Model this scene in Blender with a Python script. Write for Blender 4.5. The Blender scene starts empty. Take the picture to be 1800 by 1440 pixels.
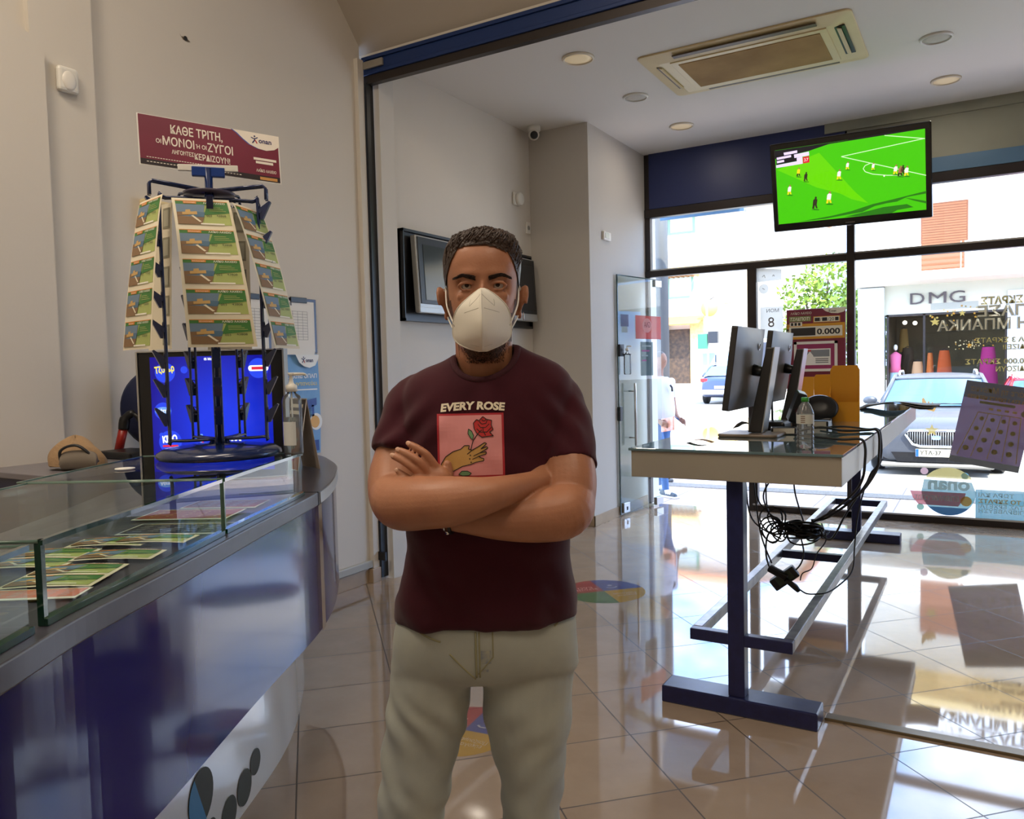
import bpy, bmesh, math, random
from math import sin, cos, pi, sqrt, radians as rad
from mathutils import Vector, Matrix, noise, Euler
from mathutils.bvhtree import BVHTree
random.seed(7)
SC = bpy.context.scene
COL = SC.collection

# ---------------------------------------------------------------- camera
cam_data = bpy.data.cameras.new('camera')
cam = bpy.data.objects.new('camera', cam_data)
COL.objects.link(cam)
YAW, PITCH, ROLL = rad(30.726), rad(2.915), rad(-1.373)
fw = Vector((-sin(YAW) * cos(PITCH), cos(YAW) * cos(PITCH), -sin(PITCH)))
rt = Vector((cos(YAW), sin(YAW), 0))
up = rt.cross(fw)
rt, up = cos(ROLL) * rt + sin(ROLL) * up, -sin(ROLL) * rt + cos(ROLL) * up
cam.matrix_world = Matrix(((rt.x, up.x, -fw.x, 0), (rt.y, up.y, -fw.y, 0), (rt.z, up.z, -fw.z, 1.5), (0, 0, 0, 1)))
cam_data.sensor_width = 36
cam_data.lens = 1392 / 1800 * 36
cam_data.clip_start = 0.05
cam_data.clip_end = 900
SC.camera = cam

# ---------------------------------------------------------------- view, sky, sun, lamps
SC.view_settings.view_transform = 'Standard'
SC.view_settings.look = 'None'
SC.view_settings.gamma = 1
SC.view_settings.use_curve_mapping = False
SC.view_settings.exposure = 0.55

world = bpy.data.worlds.new('sky')
SC.world = world
world.use_nodes = True
wn = world.node_tree
wn.nodes.clear()


def N(nt, kind, **kw):
    n = nt.nodes.new(kind)
    for k, v in kw.items():
        if k in n.inputs:
            n.inputs[k].default_value = v
        else:
            setattr(n, k, v)
    return n


def ramp(nt, stops):
    n = nt.nodes.new('ShaderNodeValToRGB')
    e = n.color_ramp.elements
    while len(e) < len(stops):
        e.new(0.5)
    for i, (p, c) in enumerate(stops):
        e[i].position = p
        e[i].color = c
    return n


_tc = N(wn, 'ShaderNodeTexCoord')
_mp = N(wn, 'ShaderNodeMapping')
_mp.inputs['Scale'].default_value = (1, 1, 2.2)
_nz = N(wn, 'ShaderNodeTexNoise', Scale=2.6, Detail=7.0, Roughness=0.58)
_rp = ramp(wn, [(0.42, (0.17, 0.42, 0.95, 1)), (0.62, (1.0, 1.02, 1.05, 1))])
_bg = N(wn, 'ShaderNodeBackground', Strength=5.0)
_wo = N(wn, 'ShaderNodeOutputWorld')
wn.links.new(_tc.outputs['Generated'], _mp.inputs['Vector'])
wn.links.new(_mp.outputs['Vector'], _nz.inputs['Vector'])
wn.links.new(_nz.outputs['Fac'], _rp.inputs['Fac'])
wn.links.new(_rp.outputs['Color'], _bg.inputs['Color'])
wn.links.new(_bg.outputs['Background'], _wo.inputs['Surface'])

sun_data = bpy.data.lights.new('sun', 'SUN')
sun_data.energy = 8.0
sun_data.angle = rad(0.6)
sun_data.color = (1.0, 0.94, 0.82)
sun = bpy.data.objects.new('sun', sun_data)
COL.objects.link(sun)
SUN_DIR = Vector((-0.45, 0.45, -0.85)).normalized()      # the way the light travels: over the shop's own roof, so the near pavement lies in its shade
sun.rotation_euler = SUN_DIR.to_track_quat('-Z', 'Y').to_euler()


def ceiling_lamp(x, y, z, w, d, power, colour):
    L = bpy.data.lights.new('ceiling_panel_light', 'AREA')
    L.shape = 'RECTANGLE'
    L.size, L.size_y = w, d
    L.energy = power
    L.color = colour
    o = bpy.data.objects.new('ceiling_panel_light', L)
    o.location = (x, y, z)
    COL.objects.link(o)


LAMP_FILL_W = 3
WARM = (1.0, 0.86, 0.69)
ceiling_lamp(-1.6, 1.4, 4.80, 0.6, 1.2, 17, WARM)         # the lit panels of the counter room's ceiling
ceiling_lamp(-2.6, 0.2, 4.80, 0.6, 1.2, 46, WARM)
ceiling_lamp(0.9, 0.6, 4.80, 0.6, 1.2, 30, WARM)
ceiling_lamp(-0.4, -1.2, 4.80, 0.6, 1.2, 16, WARM)

# ---------------------------------------------------------------- materials
MATS = {}


def lin(c):
    out = []
    for v in c[:3]:
        v /= 255.0
        out.append(v / 12.92 if v <= 0.04045 else ((v + 0.055) / 1.055) ** 2.4)
    return (*out, 1.0)


def mat(name, rgb, rough=0.5, metal=0.0, spec=0.5, var=None, bump=None, emit=None, coat=0.0, sheen=0.0, sss=0.0):
    """principled material; var=(scale, amount, second rgb) mottles the colour, bump=(scale, strength) roughens the surface"""
    if name in MATS:
        return MATS[name]
    m = bpy.data.materials.new(name)
    m.use_nodes = True
    nt = m.node_tree
    b = nt.nodes['Principled BSDF']
    b.inputs['Base Color'].default_value = lin(rgb)
    b.inputs['Roughness'].default_value = rough
    b.inputs['Metallic'].default_value = metal
    b.inputs['Specular IOR Level'].default_value = spec
    b.inputs['Coat Weight'].default_value = coat
    b.inputs['Coat Roughness'].default_value = 0.04
    b.inputs['Sheen Weight'].default_value = sheen
    if sss:
        b.inputs['Subsurface Weight'].default_value = sss
        b.inputs['Subsurface Radius'].default_value = (0.012, 0.005, 0.003)
        b.inputs['Subsurface Scale'].default_value = 0.6
    tc = N(nt, 'ShaderNodeTexCoord')
    if var:
        nz = N(nt, 'ShaderNodeTexNoise', Scale=var[0], Detail=4.0)
        mx = N(nt, 'ShaderNodeMix', data_type='RGBA')
        mx.inputs[6].default_value = lin(rgb)
        mx.inputs[7].default_value = lin(var[2]) if len(var) > 2 else lin([c * 0.8 for c in rgb])
        mr = N(nt, 'ShaderNodeMapRange')
        mr.inputs[1].default_value = 0.35
        mr.inputs[2].default_value = 0.7
        mr.inputs[4].default_value = var[1]
        nt.links.new(tc.outputs['Object'], nz.inputs['Vector'])
        nt.links.new(nz.outputs['Fac'], mr.inputs[0])
        nt.links.new(mr.outputs[0], mx.inputs[0])
        nt.links.new(mx.outputs[2], b.inputs['Base Color'])
    if bump:
        nz = N(nt, 'ShaderNodeTexNoise', Scale=bump[0], Detail=3.0)
        bp = N(nt, 'ShaderNodeBump', Strength=bump[1], Distance=0.01)
        nt.links.new(tc.outputs['Object'], nz.inputs['Vector'])
        nt.links.new(nz.outputs['Fac'], bp.inputs['Height'])
        nt.links.new(bp.outputs['Normal'], b.inputs['Normal'])
    if emit:
        b.inputs['Emission Color'].default_value = lin(emit[0])
        b.inputs['Emission Strength'].default_value = emit[1]
    MATS[name] = m
    return m


def glass_mat(name, tint, refl=1.0, haze=0.0, ior=1.5, haze_rgb=(255, 255, 255)):
    """thin pane: clear transmission plus Fresnel reflection"""
    if name in MATS:
        return MATS[name]
    m = bpy.data.materials.new(name)
    m.use_nodes = True
    nt = m.node_tree
    nt.nodes.clear()
    tr = N(nt, 'ShaderNodeBsdfTransparent', Color=lin(tint))
    gl = N(nt, 'ShaderNodeBsdfGlossy', Roughness=0.0)
    fr = N(nt, 'ShaderNodeFresnel', IOR=ior)
    mu = N(nt, 'ShaderNodeMath', operation='MULTIPLY')
    mu.inputs[1].default_value = refl
    mx = N(nt, 'ShaderNodeMixShader')
    out = N(nt, 'ShaderNodeOutputMaterial')
    nt.links.new(fr.outputs[0], mu.inputs[0])
    nt.links.new(mu.outputs[0], mx.inputs[0])
    src = tr
    if haze:
        df = N(nt, 'ShaderNodeBsdfDiffuse', Color=lin(haze_rgb))
        hx = N(nt, 'ShaderNodeMixShader')
        hx.inputs[0].default_value = haze
        nt.links.new(tr.outputs[0], hx.inputs[1])
        nt.links.new(df.outputs[0], hx.inputs[2])
        src = hx
    nt.links.new(src.outputs[0], mx.inputs[1])
    nt.links.new(gl.outputs[0], mx.inputs[2])
    nt.links.new(mx.outputs[0], out.inputs['Surface'])
    MATS[name] = m
    return m


def film_mat(name, rgb, opacity):
    """printed translucent window film: lets part of the daylight through"""
    if name in MATS:
        return MATS[name]
    m = bpy.data.materials.new(name)
    m.use_nodes = True
    nt = m.node_tree
    nt.nodes.clear()
    tr = N(nt, 'ShaderNodeBsdfTransparent', Color=(1, 1, 1, 1))
    df = N(nt, 'ShaderNodeBsdfDiffuse', Color=lin(rgb))
    tl = N(nt, 'ShaderNodeBsdfTranslucent', Color=lin(rgb))
    a = N(nt, 'ShaderNodeMixShader')
    a.inputs[0].default_value = 0.5
    b = N(nt, 'ShaderNodeMixShader')
    b.inputs[0].default_value = opacity
    out = N(nt, 'ShaderNodeOutputMaterial')
    nt.links.new(df.outputs[0], a.inputs[1])
    nt.links.new(tl.outputs[0], a.inputs[2])
    nt.links.new(tr.outputs[0], b.inputs[1])
    nt.links.new(a.outputs[0], b.inputs[2])
    nt.links.new(b.outputs[0], out.inputs['Surface'])
    MATS[name] = m
    return m


def floor_mat():
    m = bpy.data.materials.new('glossy beige floor tiles')
    m.use_nodes = True
    nt = m.node_tree
    b = nt.nodes['Principled BSDF']
    tc = N(nt, 'ShaderNodeTexCoord')
    sx = N(nt, 'ShaderNodeSeparateXYZ')
    nt.links.new(tc.outputs['Object'], sx.inputs[0])

    def M(op, a, b2=None):
        n = N(nt, 'ShaderNodeMath', operation=op)
        for i, v in enumerate((a, b2)):
            if v is None:
                continue
            if isinstance(v, (int, float)):
                n.inputs[i].default_value = v
            else:
                nt.links.new(v, n.inputs[i])
        return n.outputs[0]
    T = 0.4375
    lines, cells = [], []
    for sgn, off in ((1, 0.339), (-1, 2.51)):
        s = M('ADD', sx.outputs[1], sx.outputs[0]) if sgn > 0 else M('SUBTRACT', sx.outputs[1], sx.outputs[0])
        u = M('DIVIDE', M('SUBTRACT', M('MULTIPLY', s, 0.70711), off), T)
        cells.append(M('FLOOR', u))
        f = M('FRACT', u)
        d = M('MINIMUM', f, M('SUBTRACT', 1.0, f))
        lines.append(M('LESS_THAN', d, 0.0068))
    line = M('MAXIMUM', lines[0], lines[1])
    wn_ = N(nt, 'ShaderNodeTexWhiteNoise', noise_dimensions='2D')
    cb = N(nt, 'ShaderNodeCombineXYZ')
    nt.links.new(cells[0], cb.inputs[0])
    nt.links.new(cells[1], cb.inputs[1])
    nt.links.new(cb.outputs[0], wn_.inputs['Vector'])
    nz = N(nt, 'ShaderNodeTexNoise', Scale=5.0, Detail=8.0, Roughness=0.6)
    nt.links.new(tc.outputs['Object'], nz.inputs['Vector'])
    mixv = M('ADD', M('MULTIPLY', wn_.outputs['Value'], 0.25), M('MULTIPLY', nz.outputs['Fac'], 0.7))
    rp = ramp(nt, [(0.25, lin((152, 134, 116))), (0.75, lin((170, 152, 134)))])
    nt.links.new(mixv, rp.inputs['Fac'])
    mx = N(nt, 'ShaderNodeMix', data_type='RGBA')
    mx.inputs[7].default_value = lin((70, 58, 48))
    nt.links.new(line, mx.inputs[0])
    nt.links.new(rp.outputs['Color'], mx.inputs[6])
    nt.links.new(mx.outputs[2], b.inputs['Base Color'])
    b.inputs['Roughness'].default_value = 0.05
    nt.links.new(M('ADD', M('MULTIPLY', line, 0.5), 0.045), b.inputs['Roughness'])
    b.inputs['Specular IOR Level'].default_value = 1.0
    b.inputs['Coat Weight'].default_value = 0.25
    b.inputs['Coat Roughness'].default_value = 0.03
    wv = N(nt, 'ShaderNodeTexNoise', Scale=1.6, Detail=1.0)
    nt.links.new(tc.outputs['Object'], wv.inputs['Vector'])
    bp = N(nt, 'ShaderNodeBump', Strength=0.02, Distance=0.02)
    nt.links.new(wv.outputs['Fac'], bp.inputs['Height'])
    nt.links.new(bp.outputs['Normal'], b.inputs['Normal'])
    return m


# ---------------------------------------------------------------- mesh helpers
WM = {}          # world matrix of each thing / part, so parts may be written in world coordinates
_tcache = {}


def text_shape(s, bold=0.0, shear=0.0, spacing=1.0):
    key = (s, bold, shear, spacing)
    if key not in _tcache:
        c = bpy.data.curves.new('t', 'FONT')
        c.body = s
        c.size = 1.0
        c.offset = bold
        c.shear = shear
        c.space_character = spacing
        c.resolution_u = 3
        o = bpy.data.objects.new('t', c)
        COL.objects.link(o)
        dg = bpy.context.evaluated_depsgraph_get()
        me = bpy.data.meshes.new_from_object(o.evaluated_get(dg))
        vs = [(v.co.x, v.co.y) for v in me.vertices]
        fs = [tuple(p.vertices) for p in me.polygons]
        bpy.data.objects.remove(o)
        bpy.data.curves.remove(c)
        bpy.data.meshes.remove(me)
        _tcache[key] = (vs, fs)
    return _tcache[key]


class Fr:
    """a drawing plane: origin o, unit axes x and y, normal n"""

    def __init__(s, o, x, y):
        s.o, s.x, s.y = Vector(o), Vector(x).normalized(), Vector(y).normalized()
        s.n = s.x.cross(s.y).normalized()

    def p(s, u, v, h=0.0):
        return s.o + s.x * u + s.y * v + s.n * h


class MB:
    def __init__(s):
        s.v, s.f, s.m, s.s = [], [], [], []

    def add(s, vs, fs, mi=0, smooth=False):
        b = len(s.v)
        s.v += [Vector(v) for v in vs]
        for f in fs:
            s.f.append(tuple(b + i for i in f))
            s.m.append(mi)
            s.s.append(smooth)
        return s

    def box(s, a, b, mi=0):
        (x0, y0, z0), (x1, y1, z1) = a, b
        vs = [(x, y, z) for z in (z0, z1) for y in (y0, y1) for x in (x0, x1)]
        return s.add(vs, [(0, 2, 3, 1), (4, 5, 7, 6), (0, 1, 5, 4), (2, 6, 7, 3), (0, 4, 6, 2), (1, 3, 7, 5)], mi)

    def obox(s, c, size, rot=(0, 0, 0), mi=0):
        R = rot if isinstance(rot, Matrix) else Euler(rot).to_matrix()
        hx, hy, hz = (q / 2 for q in size)
        vs = [Vector(c) + R @ Vector((x, y, z)) for z in (-hz, hz) for y in (-hy, hy) for x in (-hx, hx)]
        return s.add(vs, [(0, 2, 3, 1), (4, 5, 7, 6), (0, 1, 5, 4), (2, 6, 7, 3), (0, 4, 6, 2), (1, 3, 7, 5)], mi)

    def rings(s, rings, mi=0, cap=True, smooth=True, closed=False):
        n = len(rings[0])
        b = len(s.v)
        for r in rings:
            s.v += [Vector(p) for p in r]
        R = len(rings)
        for i in range(R if closed else R - 1):
            for j in range(n):
                k = (j + 1) % n
                i2 = (i + 1) % R
                s.f.append((b + i * n + j, b + i * n + k, b + i2 * n + k, b + i2 * n + j))
                s.m.append(mi)
                s.s.append(smooth)
        if cap and not closed:
            s.f.append(tuple(b + j for j in reversed(range(n))))
            s.f.append(tuple(b + (R - 1) * n + j for j in range(n)))
            s.m += [mi, mi]
            s.s += [False, False]
        return s

    def tube(s, pts, r, n=8, mi=0, closed=False, cap=True):
        pts = [Vector(p) for p in pts]
        rs = r if isinstance(r, (list, tuple)) else [r] * len(pts)
        rings, ref = [], None
        L = len(pts)
        for i, p in enumerate(pts):
            a = pts[(i - 1) % L] if (closed or i > 0) else p
            c = pts[(i + 1) % L] if (closed or i < L - 1) else p
            t = (c - a).normalized()
            if ref is None:
                ref = Vector((0, 0, 1)) if abs(t.z) < 0.9 else Vector((1, 0, 0))
            u = (ref - t * ref.dot(t)).normalized()
            ref = u
            w = t.cross(u)
            rings.append([p + rs[i] * (cos(q * 2 * pi / n) * u + sin(q * 2 * pi / n) * w) for q in range(n)])
        return s.rings(rings, mi, cap, True, closed)

    def lathe(s, prof, c=(0, 0, 0), n=24, mi=0, axis=None, sx=1.0, sy=1.0):
        A = axis or Matrix.Identity(3)
        c = Vector(c)
        rings = [[c + A @ Vector((max(r, 1e-5) * cos(2 * pi * q / n) * sx, max(r, 1e-5) * sin(2 * pi * q / n) * sy, z)) for q in range(n)] for r, z in prof]
        return s.rings(rings, mi)

    def sphere(s, c, r, mi=0, nu=16, nv=10, rot=None):
        rr = (r, r, r) if isinstance(r, (int, float)) else r
        R = rot or Matrix.Identity(3)
        rings = []
        for i in range(nv + 1):
            th = pi * i / nv
            q = max(sin(th), 1e-3)
            rings.append([Vector(c) + R @ Vector((rr[0] * q * cos(2 * pi * j / nu), rr[1] * q * sin(2 * pi * j / nu), -rr[2] * cos(th))) for j in range(nu)])
        return s.rings(rings, mi)

    def poly(s, fr, pts, mi=0, h=0.0, t=0.0):
        """flat polygon in a frame, optionally t thick (grown towards -n)"""
        a = [fr.p(u, v, h) for u, v in pts]
        n = len(a)
        if t <= 0:
            return s.add(a, [tuple(range(n))], mi)
        b = [fr.p(u, v, h - t) for u, v in pts]
        fs = [tuple(range(n)), tuple(reversed(range(n, 2 * n)))]
        fs += [(i, i + n, (i + 1) % n + n, (i + 1) % n) for i in range(n)]
        return s.add(a + b, fs, mi)

    def rect(s, fr, u0, v0, u1, v1, mi=0, h=0.0, t=0.0):
        return s.poly(fr, [(u0, v0), (u1, v0), (u1, v1), (u0, v1)], mi, h, t)

    def circ(s, fr, u, v, r, mi=0, h=0.0, t=0.0, n=24, rv=None):
        return s.poly(fr, [(u + r * cos(2 * pi * i / n), v + (rv or r) * sin(2 * pi * i / n)) for i in range(n)], mi, h, t)

    def star(s, fr, u, v, r, mi=0, h=0.0, n=5, a0=0.0, inner=0.42):
        return s.poly(fr, [(u + (r if i % 2 == 0 else r * inner) * sin(a0 + pi * i / n), v + (r if i % 2 == 0 else r * inner) * cos(a0 + pi * i / n)) for i in range(2 * n)], mi, h)

    def line(s, fr, pts, w, mi=0, h=0.0):
        for (a, b), (c, d) in zip(pts[:-1], pts[1:]):
            dx, dy = c - a, d - b
            L = sqrt(dx * dx + dy * dy) or 1
            ox, oy = -dy / L * w / 2, dx / L * w / 2
            s.poly(fr, [(a - ox, b - oy), (c - ox, d - oy), (c + ox, d + oy), (a + ox, b + oy)], mi, h)
        return s

    def text(s, fr, txt, u, v, hgt, mi=0, h=0.0, t=0.0, align='c', width=None, bold=0.0, shear=0.0, spacing=1.0, mirror=False, rot=0.0):
        """lettering with capital height hgt; (u, v) is the baseline's left, middle or right point"""
        vs, fs = text_shape(txt, bold, shear, spacing)
        if not vs:
            return s
        x0, x1 = min(p[0] for p in vs), max(p[0] for p in vs)
        k = hgt / 0.72
        kx = k if width is None else width / (x1 - x0)
        off = {'c': (x0 + x1) / 2, 'l': x0, 'r': x1}[align]
        q = []
        for x, y in vs:
            a, b = (x - off) * kx, y * k
            if mirror:
                a = -a
            q.append((u + a * cos(rot) - b * sin(rot), v + a * sin(rot) + b * cos(rot)))
        if mirror:
            fs = [tuple(reversed(f)) for f in fs]
        if t > 0:
            n = len(q)
            s.add([fr.p(a, b, h) for a, b in q] + [fr.p(a, b, h - t) for a, b in q], fs + [tuple(i + n for i in reversed(f)) for f in fs], mi)
            ed = {}
            for f in fs:
                for i in range(len(f)):
                    e = (f[i], f[(i + 1) % len(f)])
                    ed[e] = 1
            base = len(s.v) - 2 * n
            for a, b in ed:
                if (b, a) not in ed:
                    s.f.append((base + b, base + a, base + a + n, base + b + n))
                    s.m.append(mi)
                    s.s.append(False)
            return s
        return s.add([fr.p(a, b, h) for a, b in q], fs, mi)

    def grid(s, nu, nv, fn, mi=0, smooth=True):
        vs = [fn(i / nu, j / nv) for j in range(nv + 1) for i in range(nu + 1)]
        fs = [(j * (nu + 1) + i, j * (nu + 1) + i + 1, (j + 1) * (nu + 1) + i + 1, (j + 1) * (nu + 1) + i) for j in range(nv) for i in range(nu)]
        return s.add(vs, fs, mi, smooth)

    def mesh(s, name, mats, M=None):
        me = bpy.data.meshes.new(name)
        vs = s.v if M is None else [M @ v for v in s.v]
        me.from_pydata([tuple(v) for v in vs], [], s.f)
        for m in (mats if isinstance(mats, (list, tuple)) else [mats]):
            me.materials.append(m)
        me.polygons.foreach_set('material_index', s.m)
        me.polygons.foreach_set('use_smooth', s.s)
        me.update()
        return me

    def build(s, name, mats, parent=None, bevel=0.0, local=False, seg=2, solid=0.0, fix=False):
        M = None
        if parent is not None and not local:
            M = WM[parent].inverted()
        me = s.mesh(name, mats, M)
        if fix:
            bm = bmesh.new()
            bm.from_mesh(me)
            bmesh.ops.recalc_face_normals(bm, faces=bm.faces)
            bm.to_mesh(me)
            bm.free()
        o = bpy.data.objects.new(name, me)
        COL.objects.link(o)
        WM[o] = WM[parent] if parent is not None else Matrix.Identity(4)
        if parent is not None:
            o.parent = parent
        if solid:
            q = o.modifiers.new('thick', 'SOLIDIFY')
            q.thickness = solid
            q.offset = 0
        if bevel:
            q = o.modifiers.new('bevel', 'BEVEL')
            q.width = bevel
            q.segments = seg
            q.limit_method = 'ANGLE'
            q.angle_limit = rad(40)
        return o


def thing(name, label, cat, loc=(0, 0, 0), rotz=0.0, group=None):
    o = bpy.data.objects.new(name, None)
    o.empty_display_size = 0.1
    COL.objects.link(o)
    o.location = loc
    o.rotation_euler = (0, 0, rotz)
    WM[o] = Matrix.Translation(Vector(loc)) @ Matrix.Rotation(rotz, 4, 'Z')
    return tag(o, label, cat, group)


def tag(o, label, cat, group=None, kind=None):
    o['label'] = label
    o['category'] = cat
    if group:
        o['group'] = group
    if kind:
        o['kind'] = kind
    return o


def struct(o, label=None):
    o['kind'] = 'structure'
    if label:
        o['label'] = label
    return o


def dup(root, M, label, group=None):
    """a copy of a thing with copies of its parts and their sub-parts, moved by the matrix M"""
    def cp(o, par):
        c = o.copy()
        COL.objects.link(c)
        if par is not None:
            c.parent = par
        for ch in [q for q in bpy.data.objects if q.parent == o]:
            if ch is not c:
                cp(ch, c)
        return c
    r = cp(root, None)
    W = M @ WM[root]
    r.matrix_world = W
    r.location, r.rotation_euler = W.to_translation(), W.to_euler()
    WM[r] = W
    r['label'] = label
    if group:
        r['group'] = group
        root['group'] = group
    return r


def catmull(pts, n=8, closed=False):
    P = [Vector(p) for p in pts]
    L = len(P)
    out = []
    for i in range(L if closed else L - 1):
        g = (lambda k: P[k % L]) if closed else (lambda k: P[min(max(k, 0), L - 1)])
        a, b, c, d = g(i - 1), g(i), g(i + 1), g(i + 2)
        for q in range(n):
            t = q / n
            out.append(0.5 * ((2 * b) + (c - a) * t + (2 * a - 5 * b + 4 * c - d) * t * t + (3 * b - a - 3 * c + d) * t ** 3))
    if not closed:
        out.append(P[-1])
    return out


X3, Y3, Z3 = Vector((1, 0, 0)), Vector((0, 1, 0)), Vector((0, 0, 1))
FACE = Vector((cos(YAW), sin(YAW), 0))       # level direction running across the view
AWAY = Vector((-sin(YAW), cos(YAW), 0))      # level direction running away from the viewpoint

def rr(x0, y0, x1, y1, r, n=5):
    out = []
    for cx, cy, a in ((x1 - r, y1 - r, 0), (x0 + r, y1 - r, 90), (x0 + r, y0 + r, 180), (x1 - r, y0 + r, 270)):
        for i in range(n + 1):
            t = rad(a + 90 * i / n)
            out.append((cx + r * cos(t), cy + r * sin(t)))
    return out


m_wall = mat('painted off-white plaster', (214, 206, 194), 0.75, var=(1.2, 0.25, (204, 196, 184)), bump=(60, 0.03))
m_ceil = mat('white ceiling paint', (222, 216, 206), 0.8)
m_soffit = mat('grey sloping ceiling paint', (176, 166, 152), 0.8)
m_skirt = mat('beige tile skirting', (170, 146, 118), 0.3, var=(6, 0.5))
m_frame = mat('dark bronze aluminium', (58, 52, 50), 0.35, 0.6)
m_black = mat('black plastic', (18, 18, 20), 0.35)
m_dark = mat('dark grey plastic', (40, 40, 42), 0.4)
m_white = mat('white plastic', (226, 222, 212), 0.4)
m_paper = mat('white paper', (236, 233, 226), 0.7)
m_navy = mat('navy painted steel', (27, 30, 68), 0.3, var=(30, 0.5, (38, 42, 88)))
m_blue = mat('deep blue lacquer', (20, 48, 110), 0.3)
m_steel = mat('brushed steel', (190, 190, 188), 0.3, 0.9)
m_chrome = mat('polished chrome', (220, 220, 222), 0.1, 1.0)
m_glass = glass_mat('clear window glass', (250, 252, 250))
# ================================================================ the setting
XL, YF, ZC = -3.77, 8.17, 3.75
b = MB().add([(-3.9, -3, 0), (4.2, -3, 0), (4.2, 8.17, 0), (-3.9, 8.17, 0)], [(0, 1, 2, 3)])
struct(b.build('floor', floor_mat()))
# walls
struct(MB().box((XL - 0.15, 2.36, 0), (XL, 4.36, 5.4)).box((XL - 0.15, 4.30, 0), (XL + 0.035, 4.36, 3.68)).build('wall_left', m_wall))
struct(MB().box((XL - 0.15, 2.06, 0), (XL + 0.05, 2.36, 5.4)).box((XL - 0.15, -3, 0), (XL + 0.02, 2.06, 5.4)).build('wall_left_rear', m_wall))
fr = Fr((XL + 0.02, 2.10, 0), (0, -1, 0), (0, 0, 1))
struct(MB().poly(Fr((XL + 0.09, 2.10, 0), (0, -1, 0), (0, 0, 1)), [(0, 0), (2.4, 0), (2.4, 4.0), (0, 3.03)], t=-0.07).build('wall_left_partition', m_wall, fix=True))
struct(MB().box((XL - 0.15, 4.44, 0), (XL + 0.02, 8.3, ZC + 0.1)).build('wall_left_front', m_wall))
struct(MB().box((XL - 0.1, 6.74, 0), (-3.13, 8.25, ZC + 0.1)).build('wall_column', mat('grey-white column plaster', (196, 190, 180), 0.75, bump=(60, 0.03))))
struct(MB().box((4.1, -3, 0), (4.25, 8.3, 5.4)).build('wall_right', m_wall))
struct(MB().box((-3.9, -3.15, 0), (4.2, -3, 5.4)).build('wall_back', m_wall))
# front-room ceiling and the sloping soffit above the counter room
struct(MB().box((-3.9, 4.44, ZC), (4.25, 8.35, ZC + 0.12)).build('ceiling', m_ceil))
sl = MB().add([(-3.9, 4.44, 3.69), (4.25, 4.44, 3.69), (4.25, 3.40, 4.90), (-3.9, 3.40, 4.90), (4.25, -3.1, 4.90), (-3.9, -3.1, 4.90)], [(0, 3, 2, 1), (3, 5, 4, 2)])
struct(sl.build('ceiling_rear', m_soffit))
struct(MB().box((-3.9, 4.40, 3.70), (4.25, 4.50, 5.0)).build('wall_bulkhead', m_wall))
# skirting
sk = MB().box((XL, 2.36, 0), (XL + 0.012, 4.29, 0.10)).box((XL, 4.27, 0), (XL + 0.05, 4.36, 0.10))
struct(sk.build('baseboard_left', m_skirt, bevel=0.003))
sk = MB().box((XL + 0.02, 4.60, 0), (XL + 0.032, 6.74, 0.10)).box((XL, 6.728, 0), (-3.118, 6.74, 0.10)).box((-3.13, 6.728, 0), (-3.118, 8.1, 0.10))
struct(sk.build('baseboard_front', m_skirt, bevel=0.003))
# blue sliding-door track with dark channel, and the slim jamb
m_track = mat('blue lacquered door track', (22, 50, 104), 0.35, 0.2)
tr = thing('trim_1', 'blue sliding door track above the opening', 'track', (-3.75, 4.40, 3.52))
tr['kind'] = 'structure'
MB().box((-3.75, 4.37, 3.60), (4.1, 4.43, 3.70)).box((-3.75, 4.355, 3.675), (4.1, 4.37, 3.70)).box((-3.75, 4.36, 3.575), (4.1, 4.43, 3.60)).build('rail', m_track, tr, bevel=0.004)
MB().box((-3.75, 4.375, 3.52), (4.1, 4.425, 3.575)).build('channel', m_frame, tr)
MB().box((-3.735, 4.352, 3.615), (-3.56, 4.37, 3.665)).build('end_plate', mat('grey end cap', (140, 134, 124), 0.5), tr, bevel=0.003)
jm = MB().box((XL + 0.035, 4.365, 0.02), (XL + 0.052, 4.435, 3.53)).box((XL + 0.03, 4.35, 0.15), (XL + 0.10, 4.365, 0.21))
struct(jm.build('trim_2', m_black))
jw = MB().box((XL - 0.1, 4.44, 0.0), (XL + 0.10, 4.60, 3.6))
struct(jw.build('wall_jamb', mat('jamb plaster', (206, 200, 190), 0.7)))
# metal threshold strip on the floor
struct(MB().box((-0.56, 3.44, 0.0), (4.1, 3.50, 0.012)).build('trim_3', mat('dull brass strip', (112, 98, 76), 0.35, 0.6), bevel=0.003))
# conduit at the foot of the left wall
cd = MB().box((XL, 2.4, 0.105), (XL + 0.03, 4.30, 0.16))
struct(cd.build('trim_4', mat('grey conduit', (172, 172, 166), 0.5), bevel=0.008))

# shop front: dark aluminium frame, panes, blue fascia inside
st = thing('window_1', 'dark framed glass shop front', 'window', (-1.0, YF, 0))
st['kind'] = 'structure'
f = MB()
f.box((-3.13, YF - 0.03, 2.45), (4.1, YF + 0.05, 2.515))            # transom over the door and panes
f.box((-3.13, YF - 0.03, 3.08), (4.1, YF + 0.05, 3.17))             # head
f.box((-3.13, YF - 0.02, 2.45), (-3.07, YF + 0.05, 3.75))
f.box((-3.13, YF - 0.02, 0), (-3.10, YF + 0.05, 2.45))
f.box((-1.11, YF - 0.04, 0), (-1.04, YF + 0.05, 3.10))              # mullions
f.box((-2.045, YF - 0.03, 0), (-1.955, YF + 0.05, 2.46))
f.box((2.0, YF - 0.04, 0), (2.07, YF + 0.05, 3.10))
f.box((-2.0, YF - 0.04, 0.0), (4.1, YF + 0.05, 0.06))               # sill
f.build('window_frame', m_frame, st, bevel=0.004)
p = MB()
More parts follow.
